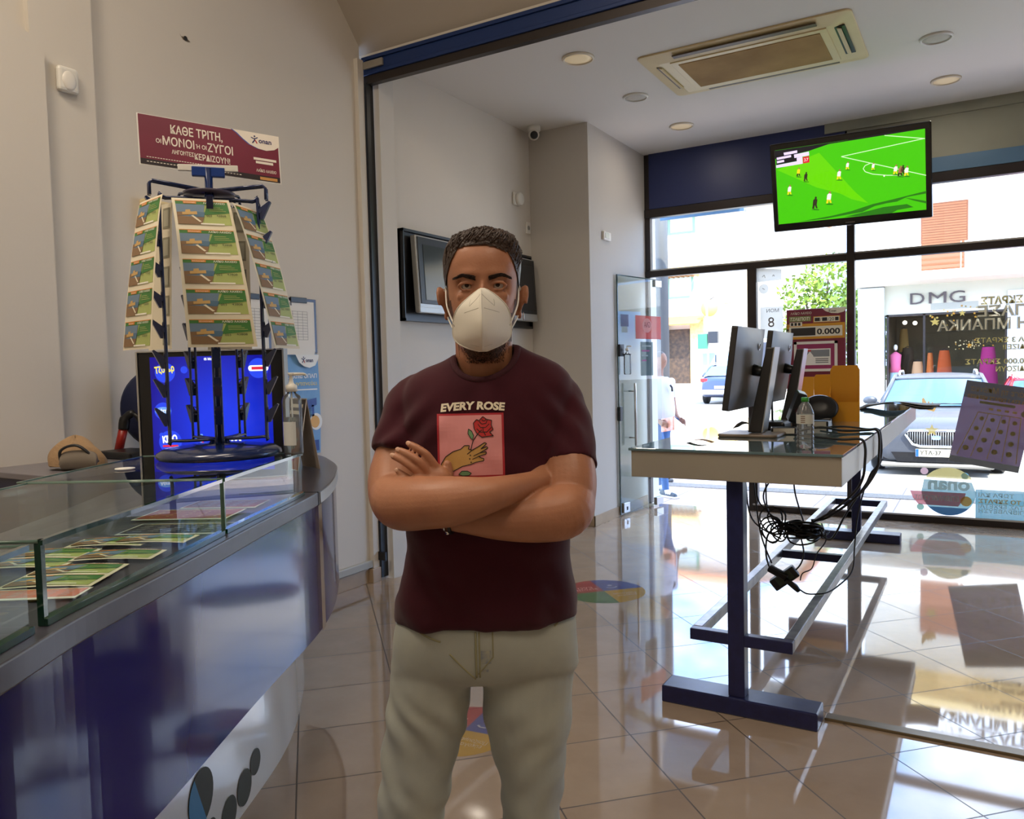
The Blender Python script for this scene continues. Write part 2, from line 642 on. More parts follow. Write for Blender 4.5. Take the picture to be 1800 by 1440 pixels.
for a, c, z0, z1 in ((-3.07, -1.11, 2.515, 3.08), (-1.04, 2.0, 2.515, 3.08), (2.07, 4.1, 2.515, 3.08),
                     (-1.955, -1.11, 0.06, 2.45), (-1.04, 2.0, 0.06, 2.45), (2.07, 4.1, 0.06, 2.45)):
    p.add([(a, YF + 0.01, z0), (c, YF + 0.01, z0), (c, YF + 0.01, z1), (a, YF + 0.01, z1)], [(0, 1, 2, 3)])
p.build('pane', m_glass, st)
t5 = MB().box((-2.0, YF - 0.055, 0.06), (4.1, YF - 0.035, 0.075)).box((-3.1, YF - 0.02, 2.515), (4.1, YF + 0.03, 2.53))
t5.build('glazing_bead', m_steel, st)
struct(MB().box((-3.07, YF - 0.035, 3.17), (-1.12, YF + 0.05, ZC)).build('trim_5', mat('dark blue fascia panel', (34, 46, 92), 0.45)))
struct(MB().box((-1.10, YF - 0.03, 3.30), (4.1, YF + 0.05, ZC)).box((-1.3, YF - 0.05, 3.66), (4.1, YF - 0.02, ZC)).build('trim_6', mat('grey-green fascia panel', (150, 150, 132), 0.6, var=(2, 0.4))))
struct(MB().box((-1.10, YF - 0.035, 3.17), (4.1, YF + 0.05, 3.30)).build('trim_7', mat('faded blue strip', (86, 120, 148), 0.5)))
struct(MB().box((-3.9, YF + 0.06, 3.2), (4.3, YF + 0.3, 4.6)).box((4.1, YF, 0), (4.4, YF + 0.3, 4.6)).box((-3.9, YF + 0.05, 0), (-3.13, YF + 0.3, 4.6)).build('wall_front', m_wall))

# the open glass door leaf standing along the column
dr = thing('door_1', 'open frameless glass door folded back along the column', 'door', (-3.085, 8.1, 0))
dr['kind'] = 'structure'
m_dglass = glass_mat('greenish door glass', (236, 246, 240), 0.9)
m_edge = mat('dark green glass edge', (40, 62, 54), 0.15)
DX0, DY0, DX1, DY1 = -3.105, 7.30, -2.955, 8.12
dv = Vector((DX1 - DX0, DY1 - DY0, 0)).normalized()
dn = Vector((dv.y, -dv.x, 0))
fd = Fr((DX0, DY0, 0), dv, (0, 0, 1))
DW = sqrt((DX1 - DX0) ** 2 + (DY1 - DY0) ** 2)
MB().rect(fd, 0, 0.015, DW, 2.41).build('pane', m_dglass, dr)
MB().rect(fd, 0, 0.015, 0.012, 2.41, h=0.006, t=0.012).rect(fd, 0, 2.40, DW, 2.41, h=0.006, t=0.012).build('edge', m_edge, dr, fix=True)
hb = MB().rect(fd, 0.04, 0.03, 0.15, 0.13, h=0.02, t=0.04).rect(fd, DW - 0.16, 0.02, DW - 0.02, 0.10, h=0.02, t=0.04).rect(fd, DW - 0.13, 2.33, DW, 2.40, h=0.02, t=0.04)
hb.build('hinge_plate', m_steel, dr, bevel=0.004, fix=True)
MB().rect(fd, 0.09, 0.055, 0.11, 0.09, h=0.024, t=0.006).build('keyhole', m_black, dr, fix=True)
h = MB().tube([fd.p(0.19, 0.70, 0.075), fd.p(0.19, 1.33, 0.075)], 0.013, 10)
for z in (0.78, 1.25):
    h.tube([fd.p(0.19, z, 0.0), fd.p(0.19, z, 0.075)], 0.008, 8)
h.build('handle', m_steel, dr)
MB().rect(fd, 0.0, 0.96, 0.045, 1.10, h=0.018, t=0.036).build('lock', m_black, dr, bevel=0.003, fix=True)
# ================================================================ the street outside
def tile_mat(name, c1, c2, mortar, sx, sy, rough=0.7):
    m = bpy.data.materials.new(name)
    m.use_nodes = True
    t = m.node_tree
    tcn = N(t, 'ShaderNodeTexCoord')
    br = N(t, 'ShaderNodeTexBrick', offset=0.0)
    br.inputs['Color1'].default_value, br.inputs['Color2'].default_value, br.inputs['Mortar'].default_value = lin(c1), lin(c2), lin(mortar)
    br.inputs['Scale'].default_value = 1.0
    br.inputs['Mortar Size'].default_value = 0.008
    br.inputs['Brick Width'].default_value, br.inputs['Row Height'].default_value = sx, sy
    t.links.new(tcn.outputs['Object'], br.inputs['Vector'])
    t.links.new(br.outputs['Color'], t.nodes['Principled BSDF'].inputs['Base Color'])
    t.nodes['Principled BSDF'].inputs['Roughness'].default_value = rough
    return m


struct(MB().box((-14, 8.22, -0.3), (14, 11.9, -0.10)).build('pavement', tile_mat('pinkish pavement slabs', (196, 178, 168), (182, 166, 160), (120, 108, 100), 0.8, 0.42)))
struct(MB().box((-14, 10.02, -0.102), (14, 10.32, -0.092)).build('paving_strip', mat('grey cobble strip', (130, 124, 116), 0.9, var=(60, 0.8, (90, 86, 80)))))
struct(MB().box((-14, 11.9, -0.3), (14, 12.05, -0.09)).build('kerb', mat('pale kerb stone', (190, 182, 168), 0.8)))
struct(MB().add([(-80, 12.05, -0.18), (60, 12.05, -0.18), (60, 120, -0.18), (-80, 120, -0.18)], [(0, 1, 2, 3)]).build('road', mat('sunlit asphalt', (150, 146, 138), 0.9, var=(8, 0.4, (132, 128, 122)))))
struct(MB().box((-40, 36.6, -0.3), (-6.5, 42, 0.55)).box((-40, 36.0, -0.3), (-6.5, 36.6, 0.18)).build('far_pavement', mat('far stone steps', (206, 196, 176), 0.8)))
# shop's own lamp-post column, valance
t = thing('street_column', 'round grey steel column on the pavement outside the open door', 'column', (-3.77, 10.4, -0.1))
MB().lathe([(0, 0), (0.098, 0), (0.098, 6.2), (0, 6.2)], (-3.77, 10.4, -0.1), 24).build('shaft', mat('grey column paint', (92, 92, 90), 0.5), t, fix=True)
MB().lathe([(0, 0), (0.13, 0), (0.13, 0.03), (0.1, 0.05), (0, 0.05)], (-3.77, 10.4, -0.1), 24).build('base_collar', m_dark, t, fix=True)
t = thing('awning', 'blue-grey awning edge hanging outside above the shop door', 'awning', (-3.0, 9.8, 3.4))
MB().box((-3.62, 9.98, 3.385), (-2.53, 10.0, 3.52)).build('valance', mat('blue-grey awning cloth', (84, 118, 146), 0.6), t)
MB().add([(-3.62, 9.99, 3.52), (-2.53, 9.99, 3.52), (-2.53, 8.48, 3.95), (-3.62, 8.48, 3.95)], [(0, 1, 2, 3)]).build('canopy', mat('awning cloth', (110, 140, 160), 0.7), t, solid=0.01)
MB().tube([(-2.525, 9.99, 3.37), (-2.525, 9.99, 3.54), (-2.525, 8.48, 3.96)], 0.018, 8).build('arm', m_white, t)

# ---------------------------------------------------------------- clothes shop across the street
m_bw = mat('sunlit white render', (236, 230, 216), 0.8)
m_bp = mat('pale blue-white pilaster tile', (206, 216, 220), 0.5)
sh = thing('clothes_shop_building', 'white building with balcony over a grey-fronted clothes shop across the street', 'building', (1.0, 21.0, -0.18))
SHW = [(-2.62, 21.0, 3.45), (9.0, 24.0, 6.6)]
MB().box((-2.55, 21.6, 3.3), (9, 26, 6.2)).build('upper_wall', m_bw, sh)
MB().box((-2.60, 20.9, -0.18), (-2.02, 21.3, 3.24)).build('pilaster', m_bp, sh, bevel=0.01)
MB().box((0.48, 20.95, -0.18), (1.15, 21.3, 3.0)).build('pilaster', m_bp, sh, bevel=0.01)
fas = MB().box((-2.02, 21.02, 2.57), (9, 21.3, 3.26)).build('fascia', mat('pale grey-green fascia', (196, 196, 178), 0.6), sh)
fl_ = Fr((0, 21.0, 0), (1, 0, 0), (0, 0, 1))
for ch, u0, u1 in (('D', -1.47, -1.17), ('M', -1.08, -0.72), ('G', -0.66, -0.34)):
    MB().text(fl_, ch, (u0 + u1) / 2, 2.80, 0.27, 0, 0.03, 0.03, width=u1 - u0).build('letter', mat('dark grey metal letters', (76, 68, 70), 0.5), fas)
MB().box((-2.62, 19.9, 3.26), (9, 21.6, 3.46)).build('balcony_slab', m_bw, sh, bevel=0.01)
par = MB().box((-2.62, 19.92, 3.46), (-1.18, 20.02, 4.05)).box((-0.34, 19.92, 3.46), (9, 20.02, 4.05))
par.build('balcony_parapet', m_bw, sh)
m_brn = mat('brown slatted shutter', (150, 96, 66), 0.6)
for k in range(5):
    MB().box((-1.18, 19.94, 3.50 + 0.115 * k), (-0.34, 19.98, 3.565 + 0.115 * k)).build('railing_slat', m_brn, sh)
MB().box((-0.42, 19.93, 3.46), (-0.40, 19.99, 4.05)).build('railing_post', m_bw, sh)
shu = MB().box((-1.28, 21.54, 3.46), (-0.30, 21.6, 5.2)).build('shutter', m_brn, sh)
sl_ = MB()
for k in range(28):
    sl_.obox((-0.79, 21.53, 3.52 + 0.06 * k), (0.92, 0.012, 0.05), (rad(24), 0, 0))
sl_.build('slats', mat('lighter brown slats', (170, 112, 80), 0.6), shu)
MB().box((-2.6, 19.8, 6.15), (9, 21.6, 6.35)).build('roof_slab', mat('warm ochre render', (236, 206, 140), 0.8), sh)
inn = MB()
inn.add([(-1.98, 21.1, 0), (7, 21.1, 0), (7, 23.6, 0), (-1.98, 23.6, 0), (-1.98, 21.1, 2.6), (7, 21.1, 2.6), (7, 23.6, 2.6), (-1.98, 23.6, 2.6)], [(0, 1, 2, 3), (4, 7, 6, 5), (3, 2, 6, 7), (0, 3, 7, 4), (1, 5, 6, 2)])
inn.build('shop_interior', mat('olive shop interior', (120, 106, 82), 0.8, var=(1.5, 0.8, (84, 78, 64))), sh)
wf = MB()
for x in (-1.98, -1.20, 0.44, 2.4):
    wf.box((x, 21.0, 0), (x + 0.05, 21.08, 2.58))
wf.box((-1.98, 21.0, 2.53), (7, 21.08, 2.58))
wf.build('window_frame', m_frame, sh)
MB().add([(-1.15, 21.04, 0), (7, 21.04, 0), (7, 21.04, 2.53), (-1.15, 21.04, 2.53)], [(0, 1, 2, 3)]).build('pane', glass_mat('shop pane', (220, 226, 222), 0.8), sh)
for x, z in ((-1.62, 2.40), (-1.40, 2.38)):
    MB().sphere((x, 21.5, z), 0.05, 0, 10, 8).build('spotlight', mat('lit shop spotlight', (255, 250, 235), 0.4, emit=((255, 246, 226), 3.0)), sh)


def garment(name, lab, x, y, z, w, h, col, grp='garments in the clothes shop window'):
    t = thing(name, lab, 'clothing', (x, y, z), 0, grp)
    mb = MB()
    mb.grid(12, 8, lambda u, v: (x + cos(2 * pi * u) * w / 2 * (0.62 + 0.38 * (1 - v) ** 0.7 + 0.08 * sin(8 * pi * u) * (1 - v)), y + sin(2 * pi * u) * 0.09, z + h * v))
    mb.build('cloth', mat('cloth %d %d %d' % col, col, 0.8), t)
    MB().tube([(x - w * .3, y, z + h * 0.97), (x, y, z + h + 0.04), (x + w * .3, y, z + h * 0.97)], 0.01, 6).build('hanger', m_dark, t)


garment('dress', 'pink dress on a stand in the clothes shop window behind the gold lettering', 0.12, 21.5, 0.9, 0.40, 0.85, (226, 60, 156))
garment('hanging_blouse', 'orange top hanging second of the two in the clothes shop window', -0.78, 21.6, 1.15, 0.32, 0.55, (222, 96, 44))
garment('hanging_scarf', 'orange scarf hanging first of the pair in the clothes shop window', -1.08, 21.6, 1.15, 0.16, 0.5, (226, 120, 60))
garment('tan_blouse', 'tan blouse low in the clothes shop window near the open doorway', -1.35, 21.6, 0.95, 0.30, 0.5, (204, 160, 120))
garment('dark_coat', 'dark brown coat inside the clothes shop doorway', -1.62, 22.4, 0.9, 0.36, 0.9, (70, 56, 42))
garment('beige_cardigan', 'beige cardigan rail piece above the dark coat', -1.75, 22.9, 1.7, 0.25, 0.6, (170, 136, 76))
t = thing('shop_mannequin', 'small mannequin in a pink top at the edge of the clothes shop doorway', 'mannequin', (-1.86, 21.3, 0))
MB().sphere((-1.81, 21.35, 1.80), (0.05, 0.06, 0.075), 0, 12, 8).build('head_form', m_white, t)
MB().tube([(-1.81, 21.35, 0.01), (-1.81, 21.35, 0.3)], 0.03, 8).build('stand', m_white, t)
MB().lathe([(0.02, 1.70), (0.13, 1.62), (0.11, 1.35), (0.13, 1.2), (0.0, 1.2)], (-1.81, 21.35, 0), 16, sy=0.7).build('pink_top', mat('pink top cloth', (226, 110, 150), 0.8), t, fix=True)
MB().lathe([(0.12, 1.2), (0.14, 0.9), (0.10, 0.28), (0, 0.28)], (-1.81, 21.35, 0), 16, sy=0.7).build('pale_skirt', mat('pale blue skirt', (176, 206, 220), 0.8), t, fix=True)

# white fence on a sloping wall beside the shop
fn_ = thing('white_fence', 'white metal railing on a sloping wall left of the clothes shop', 'fence', (-2.8, 22.2, 0))
MB().poly(Fr((0, 22.0, 0), (1, 0, 0), (0, 0, 1)), [(-6.2, 0.0), (-2.45, 0.0), (-2.45, 0.95), (-6.2, 0.35)], 0, 0, -0.2).build('wall', m_bw, fn_, fix=True)
for k in range(12):
    x = -2.5 - 0.3 * k
    MB().tube([(x, 22.1, 0.95 - 0.16 * (k * 0.3)), (x, 22.1, 1.80 - 0.16 * (k * 0.3))], 0.02, 6).build('baluster', m_white, fn_)
for dz in (1.80, 1.45, 1.1):
    MB().tube([(-2.45, 22.1, dz), (-6.2, 22.1, dz - 0.6)], 0.022, 6).build('rail', m_white, fn_)

# ---------------------------------------------------------------- trees beyond
m_leaf = mat('sunlit yellow-green leaves', (128, 150, 40), 0.7, var=(3, 0.8, (84, 116, 34)))
m_leaf.node_tree.nodes['Principled BSDF'].inputs['Subsurface Weight'].default_value = 0.0
m_bark = mat('bark', (96, 80, 62), 0.9)


def tree(lab, x, y, z0, blobs, n, seed):
    rd = random.Random(seed)
    t = thing('tree', lab, 'tree', (x, y, z0), 0, 'trees beyond the fence')
    fo = MB()
    for (cx_, cy_, cz_, r) in blobs:
        for i in range(n):
            d = Vector((rd.gauss(0, 1), rd.gauss(0, 1), rd.gauss(0, 1))).normalized()
            p = Vector((cx_, cy_, cz_)) + d * r * rd.uniform(0.45, 1.0) ** 0.6
            a = Vector((rd.gauss(0, 1), rd.gauss(0, 1), rd.gauss(0, 1))).normalized()
            b_ = a.cross(d).normalized()
            q = rd.uniform(0.07, 0.14)
            fo.add([p - a * q, p + b_ * q * .5, p + a * q, p - b_ * q * .5], [(0, 1, 2, 3)])
    fo.build('foliage', m_leaf, t)
    tk = MB().tube([(x, y, z0), (x + .1, y, z0 + 1.5), (x, y, z0 + 3.0)], [0.2, 0.15, 0.08], 8)
    for (cx_, cy_, cz_, r) in blobs:
        tk.tube([(x, y, z0 + 1.4), ((x + cx_) / 2, y, (z0 + 1.4 + cz_) / 2), (cx_, cy_, cz_)], [0.08, 0.06, 0.03], 6)
    tk.build('trunk', m_bark, t)


tree('sunlit tree between the window mullions above the red board', -4.9, 30.0, 0.0, [(-5.5, 30, 3.8, 1.0), (-4.7, 30, 4.4, 1.0), (-4.9, 30, 2.9, 1.2), (-5.8, 30, 2.4, 0.9), (-4.2, 30, 3.3, 0.9)], 420, 5)
tree('sunlit bushy tree right of the dark mullion beside the clothes shop', -3.2, 26.6, 0.0, [(-3.2, 26.6, 3.3, 0.85), (-3.1, 26.6, 2.4, 0.95), (-2.9, 26.4, 1.6, 0.85), (-3.5, 26.6, 1.9, 0.95)], 420, 6)
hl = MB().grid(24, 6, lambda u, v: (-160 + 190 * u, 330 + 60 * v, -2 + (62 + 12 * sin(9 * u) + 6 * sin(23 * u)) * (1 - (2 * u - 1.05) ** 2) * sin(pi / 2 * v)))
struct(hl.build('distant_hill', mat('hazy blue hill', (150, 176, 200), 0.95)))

# ---------------------------------------------------------------- white building at the far side of the junction
wb_ = thing('white_corner_building', 'white two-storey building with green window frames and a small grocery door', 'building', (-16, 40, 0.5))
MB().box((-34, 40.0, 0.5), (-7.9, 48, 9.3)).build('wall', m_bw, wb_)
rf = MB().add([(-34.6, 39.3, 9.2), (-9.2, 39.3, 9.2), (-7.3, 39.3, 9.0), (-7.3, 48, 9.0), (-12, 44, 11.0), (-34.6, 44, 11.0)], [(0, 1, 2, 3, 4, 5)])
rf.build('roof', mat('orange roof tiles', (206, 138, 92), 0.8), wb_, solid=0.15)
m_grn = mat('pale green window frame', (132, 176, 150), 0.6)
for (x0, x1, z0, z1) in ((-13.96, -12.75, 8.35, 9.15), (-14.05, -12.85, 5.05, 6.2)):
    w_ = MB().box((x0 - .1, 39.9, z0 - .1), (x0, 40, z1 + .1)).box((x1, 39.9, z0 - .1), (x1 + .1, 40, z1 + .1)).box((x0, 39.9, z1), (x1, 40, z1 + .1)).box((x0, 39.9, z0 - .1), (x1, 40, z0)).box((x0 - .55, 39.85, z0 - .1), (x0 - .12, 39.95, z1 + .1)).build('window', m_grn, wb_)
    MB().box((x0, 39.96, z0), (x1, 39.99, z1)).build('pane', mat('pale curtain pane', (206, 222, 214), 0.3), w_)
MB().add([(-16.0, 38.8, 6.25), (-12.3, 38.8, 6.25), (-12.5, 40, 6.95), (-16.0, 40, 6.95)], [(0, 1, 2, 3)]).build('canopy_roof', mat('yellow tiled canopy', (222, 186, 120), 0.8), wb_, solid=0.12)  # one even yellow-orange over all the tiles
dk_ = MB()
for k in range(14):
    dk_.box((-15.9 + 0.26 * k, 38.9, 6.0), (-15.8 + 0.26 * k, 39.9, 6.2))
dk_.build('rafters', mat('shaded brown rafters', (150, 116, 80), 0.8), wb_)
MB().box((-15.2, 39.7, 0.55), (-14.1, 40, 3.6)).build('door_frame', mat('green door frame', (74, 140, 96), 0.6), wb_)
MB().box((-14.1, 39.8, 0.55), (-12.95, 40.02, 3.35)).build('doorway', mat('dark doorway', (58, 48, 42), 0.8, var=(6, 0.7, (96, 74, 56))), wb_)
MB().box((-12.9, 39.75, 0.55), (-12.2, 40.0, 3.9)).build('stone_pier', mat('yellow stone pier', (222, 196, 140), 0.9, var=(8, 0.6, (196, 160, 100))), wb_)
MB().add([(-15.3, 38.9, 3.55), (-12.2, 38.9, 3.55), (-12.2, 40, 4.0), (-15.3, 40, 4.0)], [(0, 1, 2, 3)]).build('door_awning', mat('orange awning', (226, 150, 80), 0.7), wb_, solid=0.05)
t = thing('round_street_sign', 'round yellow hanging sign above the grocery door pier', 'sign', (-11.9, 39.0, 4.2))
MB().lathe([(0.0, -.04), (0.42, -.04), (0.42, .04), (0, .04)], (-11.72, 39.2, 4.3), 28, 0, Matrix(((1, 0, 0), (0, 0, 1), (0, 1, 0)))).build('disc', mat('yellow sign face', (236, 196, 96), 0.6), t, fix=True)
MB().tube([(-11.72, 39.2, 4.7), (-11.72, 39.98, 4.9)], 0.03, 6).build('bracket', m_dark, t)
t = thing('yellow_sign_box', 'small yellow box sign on the white building right of the round sign', 'sign', (-11.3, 39.8, 4.6))
MB().box((-11.2, 39.7, 4.55), (-10.6, 39.98, 5.1)).build('box', mat('pale yellow sign', (240, 216, 140), 0.6), t)
for k, (x, z, c_) in enumerate(((-14.6, 2.9, (190, 206, 70)), (-14.6, 2.2, (150, 196, 180)), (-14.6, 1.5, (240, 170, 70)))):
    t = thing('hanging_basket', 'round %s goods hanging beside the grocery door' % ('lime green', 'pale turquoise', 'orange')[k], 'basket', (x, 39.5, z), 0, 'goods hanging beside the grocery door')
    MB().sphere((x, 39.30, z), 0.24, 0, 12, 8).build('bundle', mat('goods %d' % k, c_, 0.7), t)
    MB().tube([(x, 39.30, z + .2), (x, 39.30, z + .42)], 0.015, 5).build('cord', m_dark, t)
t = thing('utility_cabinet', 'pale blue street cabinet in front of the white building', 'cabinet', (-11.0, 37.8, 0.55))
MB().box((-11.6, 37.6, 0.55), (-10.3, 38.2, 2.05)).build('casing', mat('pale blue cabinet', (150, 180, 200), 0.6), t)
MB().box((-10.97, 37.58, 0.7), (-10.93, 37.6, 1.95)).build('door_gap', m_dark, t)
t = thing('traffic_light', 'green and black traffic light heads on a thin pole at the junction', 'traffic light', (-11.2, 37.2, 0.55))
MB().tube([(-11.2, 37.2, 0.55), (-11.2, 37.2, 3.1), (-11.25, 37.2, 4.2), (-11.6, 37.2, 4.9)], 0.05, 8).build('pole', mat('pale grey pole', (170, 176, 170), 0.5), t)
MB().box((-11.65, 37.05, 2.25), (-11.2, 37.3, 2.95)).build('signal_head', mat('green signal housing', (60, 130, 96), 0.5), t)
MB().box((-11.15, 37.05, 2.5), (-10.7, 37.3, 3.05)).build('signal_back', m_dark, t)
t = thing('street_pole', 'thin tall pole at the corner of the white building', 'pole', (-10.0, 39.4, 0.55))
MB().tube([(-9.9, 39.4, 0.55), (-9.9, 39.4, 8.0)], 0.06, 8).build('mast', mat('weathered timber', (186, 164, 130), 0.8), t)


# ---------------------------------------------------------------- cars
def car(lab, x, y, rz, paint, rear=False, plate=None, scale=1.0, high=0.0):
    t = thing('car', lab, 'car', (x, y, -0.18), rz)
    ys = [0.0, 0.03, 0.10, 0.28, 0.6, 1.0, 1.25, 1.9, 2.8, 3.4, 3.9, 4.05, 4.1]
    zt = [0.60, 0.70, 0.76, 0.84, 0.90, 0.955, 0.98, 1.0, 1.01, 1.02, 1.0, 0.92, 0.80]
    zb = [0.26, 0.22, 0.19, 0.18, 0.18, 0.18, 0.18, 0.18, 0.18, 0.18, 0.22, 0.28, 0.34]
    ww = [0.60, 0.70, 0.78, 0.84, 0.865, 0.87, 0.87, 0.875, 0.875, 0.87, 0.82, 0.76, 0.70]
    rings = []
    for i, yy in enumerate(ys):
        w, a, b_ = ww[i], zt[i] + high, zb[i] + high * 0.5
        h = a - b_
        prof = [(0, a), (.45, a - .004), (.72, a - .02), (.9, a - .06), (.985, a - .16), (1.0, b_ + h * .5), (.985, b_ + h * .22), (.93, b_ + .04), (.8, b_), (0, b_)]
        pts = [(w * q, yy, z) for q, z in prof] + [(-w * q, yy, z) for q, z in reversed(prof[1:-1])]
        rings.append([(p[0] * scale, p[1] * scale, p[2] * scale) for p in pts])
    body = MB().rings(rings)
    body.build('body', paint, t, local=True, fix=True)
    m_cg = mat('tinted car glass', (70, 104, 132), 0.05, 0.0, 0.5)
    gy = [(1.02, 0.965, .78), (1.62, 1.335, .63), (1.95, 1.42, .60), (2.6, 1.45, .60), (3.3, 1.40, .58), (3.95, 0.99, .70)]
    base = {0: .79, 1: .84, 2: .85, 3: .85, 4: .84, 5: .74}
    S = lambda q: (q[0] * scale, q[1] * scale, q[2] * scale)
    G = lambda i, sx, top: S((sx * (gy[i][2] if top else base[i]), gy[i][0] if top or i in (0, 5) else gy[i][0], (gy[i][1] if top else 0.985) + high))
    ro = MB()
    ro.grid(8, 12, lambda u, v: S((0, 0, 0)) if False else S(((2 * u - 1) * .60, 1.62 + 1.75 * v, 1.345 + high + 0.105 * sin(pi * min(1, v * 1.1 + .08)) * (1 - 0.35 * (2 * u - 1) ** 2) - 0.02 * v)))
    ro.build('roof', paint, t, local=True, solid=0.03)
    gl = MB()
    gl.grid(8, 4, lambda u, v: S(((2 * u - 1) * (.78 - .15 * v), 1.02 + 0.62 * v - 0.10 * (1 - (2 * u - 1) ** 2), 0.965 + high + 0.385 * v + 0.015 * (1 - (2 * u - 1) ** 2) * v)))
    gl.build('windscreen', m_cg, t, local=True)
    rg = MB()
    rg.grid(8, 4, lambda u, v: S(((1 - 2 * u) * (.72 - .13 * v), 3.98 - 0.60 * v, 0.99 + high + 0.37 * v)))
    rg.build('rear_window', m_cg, t, local=True)
    for sx in (-1, 1):
        sg_ = MB()
        sg_.add([S((sx * .80, 1.06, .975 + high)), S((sx * .845, 1.9, .985 + high)), S((sx * .845, 3.3, 1.0 + high)), S((sx * .74, 3.96, .99 + high)), S((sx * .60, 3.36, 1.36 + high)), S((sx * .615, 2.5, 1.41 + high)), S((sx * .625, 1.66, 1.335 + high))], [tuple(range(7))])
        sg_.build('side_window', m_cg, t, local=True)
        pl_ = MB().tube([S((sx * .79, 1.0, .95 + high)), S((sx * .64, 1.62, 1.34 + high)), S((sx * .615, 2.0, 1.41 + high)), S((sx * .605, 2.9, 1.41 + high)), S((sx * .60, 3.38, 1.36 + high)), S((sx * .74, 3.98, .98 + high))], 0.035 * scale, 8)
        pl_.tube([S((sx * .855, 2.3, .98 + high)), S((sx * .62, 2.35, 1.41 + high))], 0.03 * scale, 6)
        pl_.build('pillar', paint, t, local=True)
        for yy in (0.72, 3.32):
            c = Vector(S((sx * .79, yy, 0.31)))
            wl_ = MB().lathe([(0, -.1), (.27, -.1), (.31, -.07), (.31, .07), (.27, .1), (0, .1)], c, 28, 0, Matrix(((0, 0, sx), (0, 1, 0), (1, 0, 0))) * scale)
            wh = wl_.build('wheel', m_black, t, local=True, fix=True)
            MB().lathe([(0, .105), (.2, .102), (.21, .09), (0, .09)], c, 20, 0, Matrix(((0, 0, sx), (0, 1, 0), (1, 0, 0))) * scale).build('hub', m_steel, wh, local=True, fix=True)
        mr = MB().sphere(S((sx * .97, 1.42, 1.03 + high)), (.11 * scale, .06 * scale, .075 * scale), 0, 14, 10)
        mr.tube([S((sx * .84, 1.42, .98 + high)), S((sx * .93, 1.42, 1.01 + high))], .025 * scale, 6)
        mr.build('mirror', paint, t, local=True)
        rr_ = MB().tube([S((sx * .56, 1.95, 1.43 + high)), S((sx * .555, 2.1, 1.485 + high)), S((sx * .555, 3.1, 1.48 + high)), S((sx * .55, 3.25, 1.42 + high))], .018 * scale, 6)
        rr_.build('roof_rail', m_white, t, local=True)
    if not rear:
        m_lamp = mat('clear headlamp', (214, 220, 224), 0.08, 0.3, 0.8, coat=1.0)
        for sx in (-1, 1):
            MB().grid(6, 4, lambda u, v: S((sx * (.44 + .38 * u), 0.085 + 0.30 * u ** 1.6 - 0.012, 0.60 + .10 * v + .06 * u + high))).build('headlamp', m_lamp, t, local=True, solid=0.02)
            MB().poly(Fr(S((0, .055, 0)), (1, 0, 0), (0, 0, 1)), [(sx * q * scale, z * scale) for q, z in ((.40, .36), (.66, .34), (.70, .22), (.36, .22))], 0, 0, -.03).build('fog_recess', m_black, t, local=True, fix=True)
        fg = Fr(S((0, .0, 0)), (1, 0, 0), (0, 0, 1))
        gp = [(-.34, .66), (.34, .66), (.40, .60), (.30, .46), (.2, .43), (-.2, .43), (-.30, .46), (-.40, .60)]
        gp = [(a * scale, (b_) * scale) for a, b_ in gp]
        gr_ = MB().poly(fg, gp, 0, 0.02, 0.06).build('grille', m_black, t, local=True, fix=True)
        MB().tube([fg.p(a, b_, 0.026) for a, b_ in gp], .022 * scale, 8, 0, True).build('grille_rim', m_chrome, gr_, local=True)
        br_ = MB()
        for k in range(25):
            u = (-.36 + .03 * k) * scale
            zz = .655 if abs(u) < .34 * scale else .62
            lo = .445 if abs(u) < .22 * scale else .445 + (abs(u) / scale - .22) * .9
            br_.tube([fg.p(u, lo * scale, 0.028), fg.p(u, zz * scale, 0.028)], .006 * scale, 5)
        br_.build('grille_bars', m_steel, gr_, local=True)
        MB().poly(fg, rr(-.055, .53, .055, .59, .02), 0, 0.045, 0.02).build('badge', m_chrome, gr_, local=True, fix=True)
        MB().poly(fg, [(-.58, .34), (.58, .34), (.50, .20), (-.50, .20)], 0, 0.012, 0.05).build('lower_intake', m_black, t, local=True, fix=True)
        MB().box((-.72, -.02, .12), (.72, .22, .19)).build('bumper_lip', mat('grey bumper lip', (150, 146, 138), 0.4), t, local=True, bevel=0.03)
        MB().tube([S((-.55, .93, .985 + high)), S((.1, .90, 1.0 + high)), S((.5, .96, .99 + high))], .009, 5).build('wiper', m_black, t, local=True)
        if plate:
            pf = Fr((0, -.035, 0), (1, 0, 0), (0, 0, 1))
            p_ = MB().rect(pf, -.26, .285, .26, .395, 0, 0.01, 0.012).rect(pf, -.258, .287, -.22, .393, 1, 0.0115)
            p_.text(pf, plate, -.205, .312, .06, 2, 0.0115, align='l', width=.27, bold=.02)
            p_.build('number_plate', [mat('white plate', (240, 234, 206), 0.4), mat('blue plate band', (30, 90, 200), 0.4), m_black], t, local=True, fix=False)
        for sx in (-.33, .33):
            MB().poly(Fr(S((sx, 1.85, .78)), (1, 0, 0), (0, 0.1, 1)), rr(-.2 * scale, 0, .2 * scale, .40 * scale, .08 * scale), 0, 0, .09).build('seat_back', m_dark, t, local=True, fix=True)
    return t


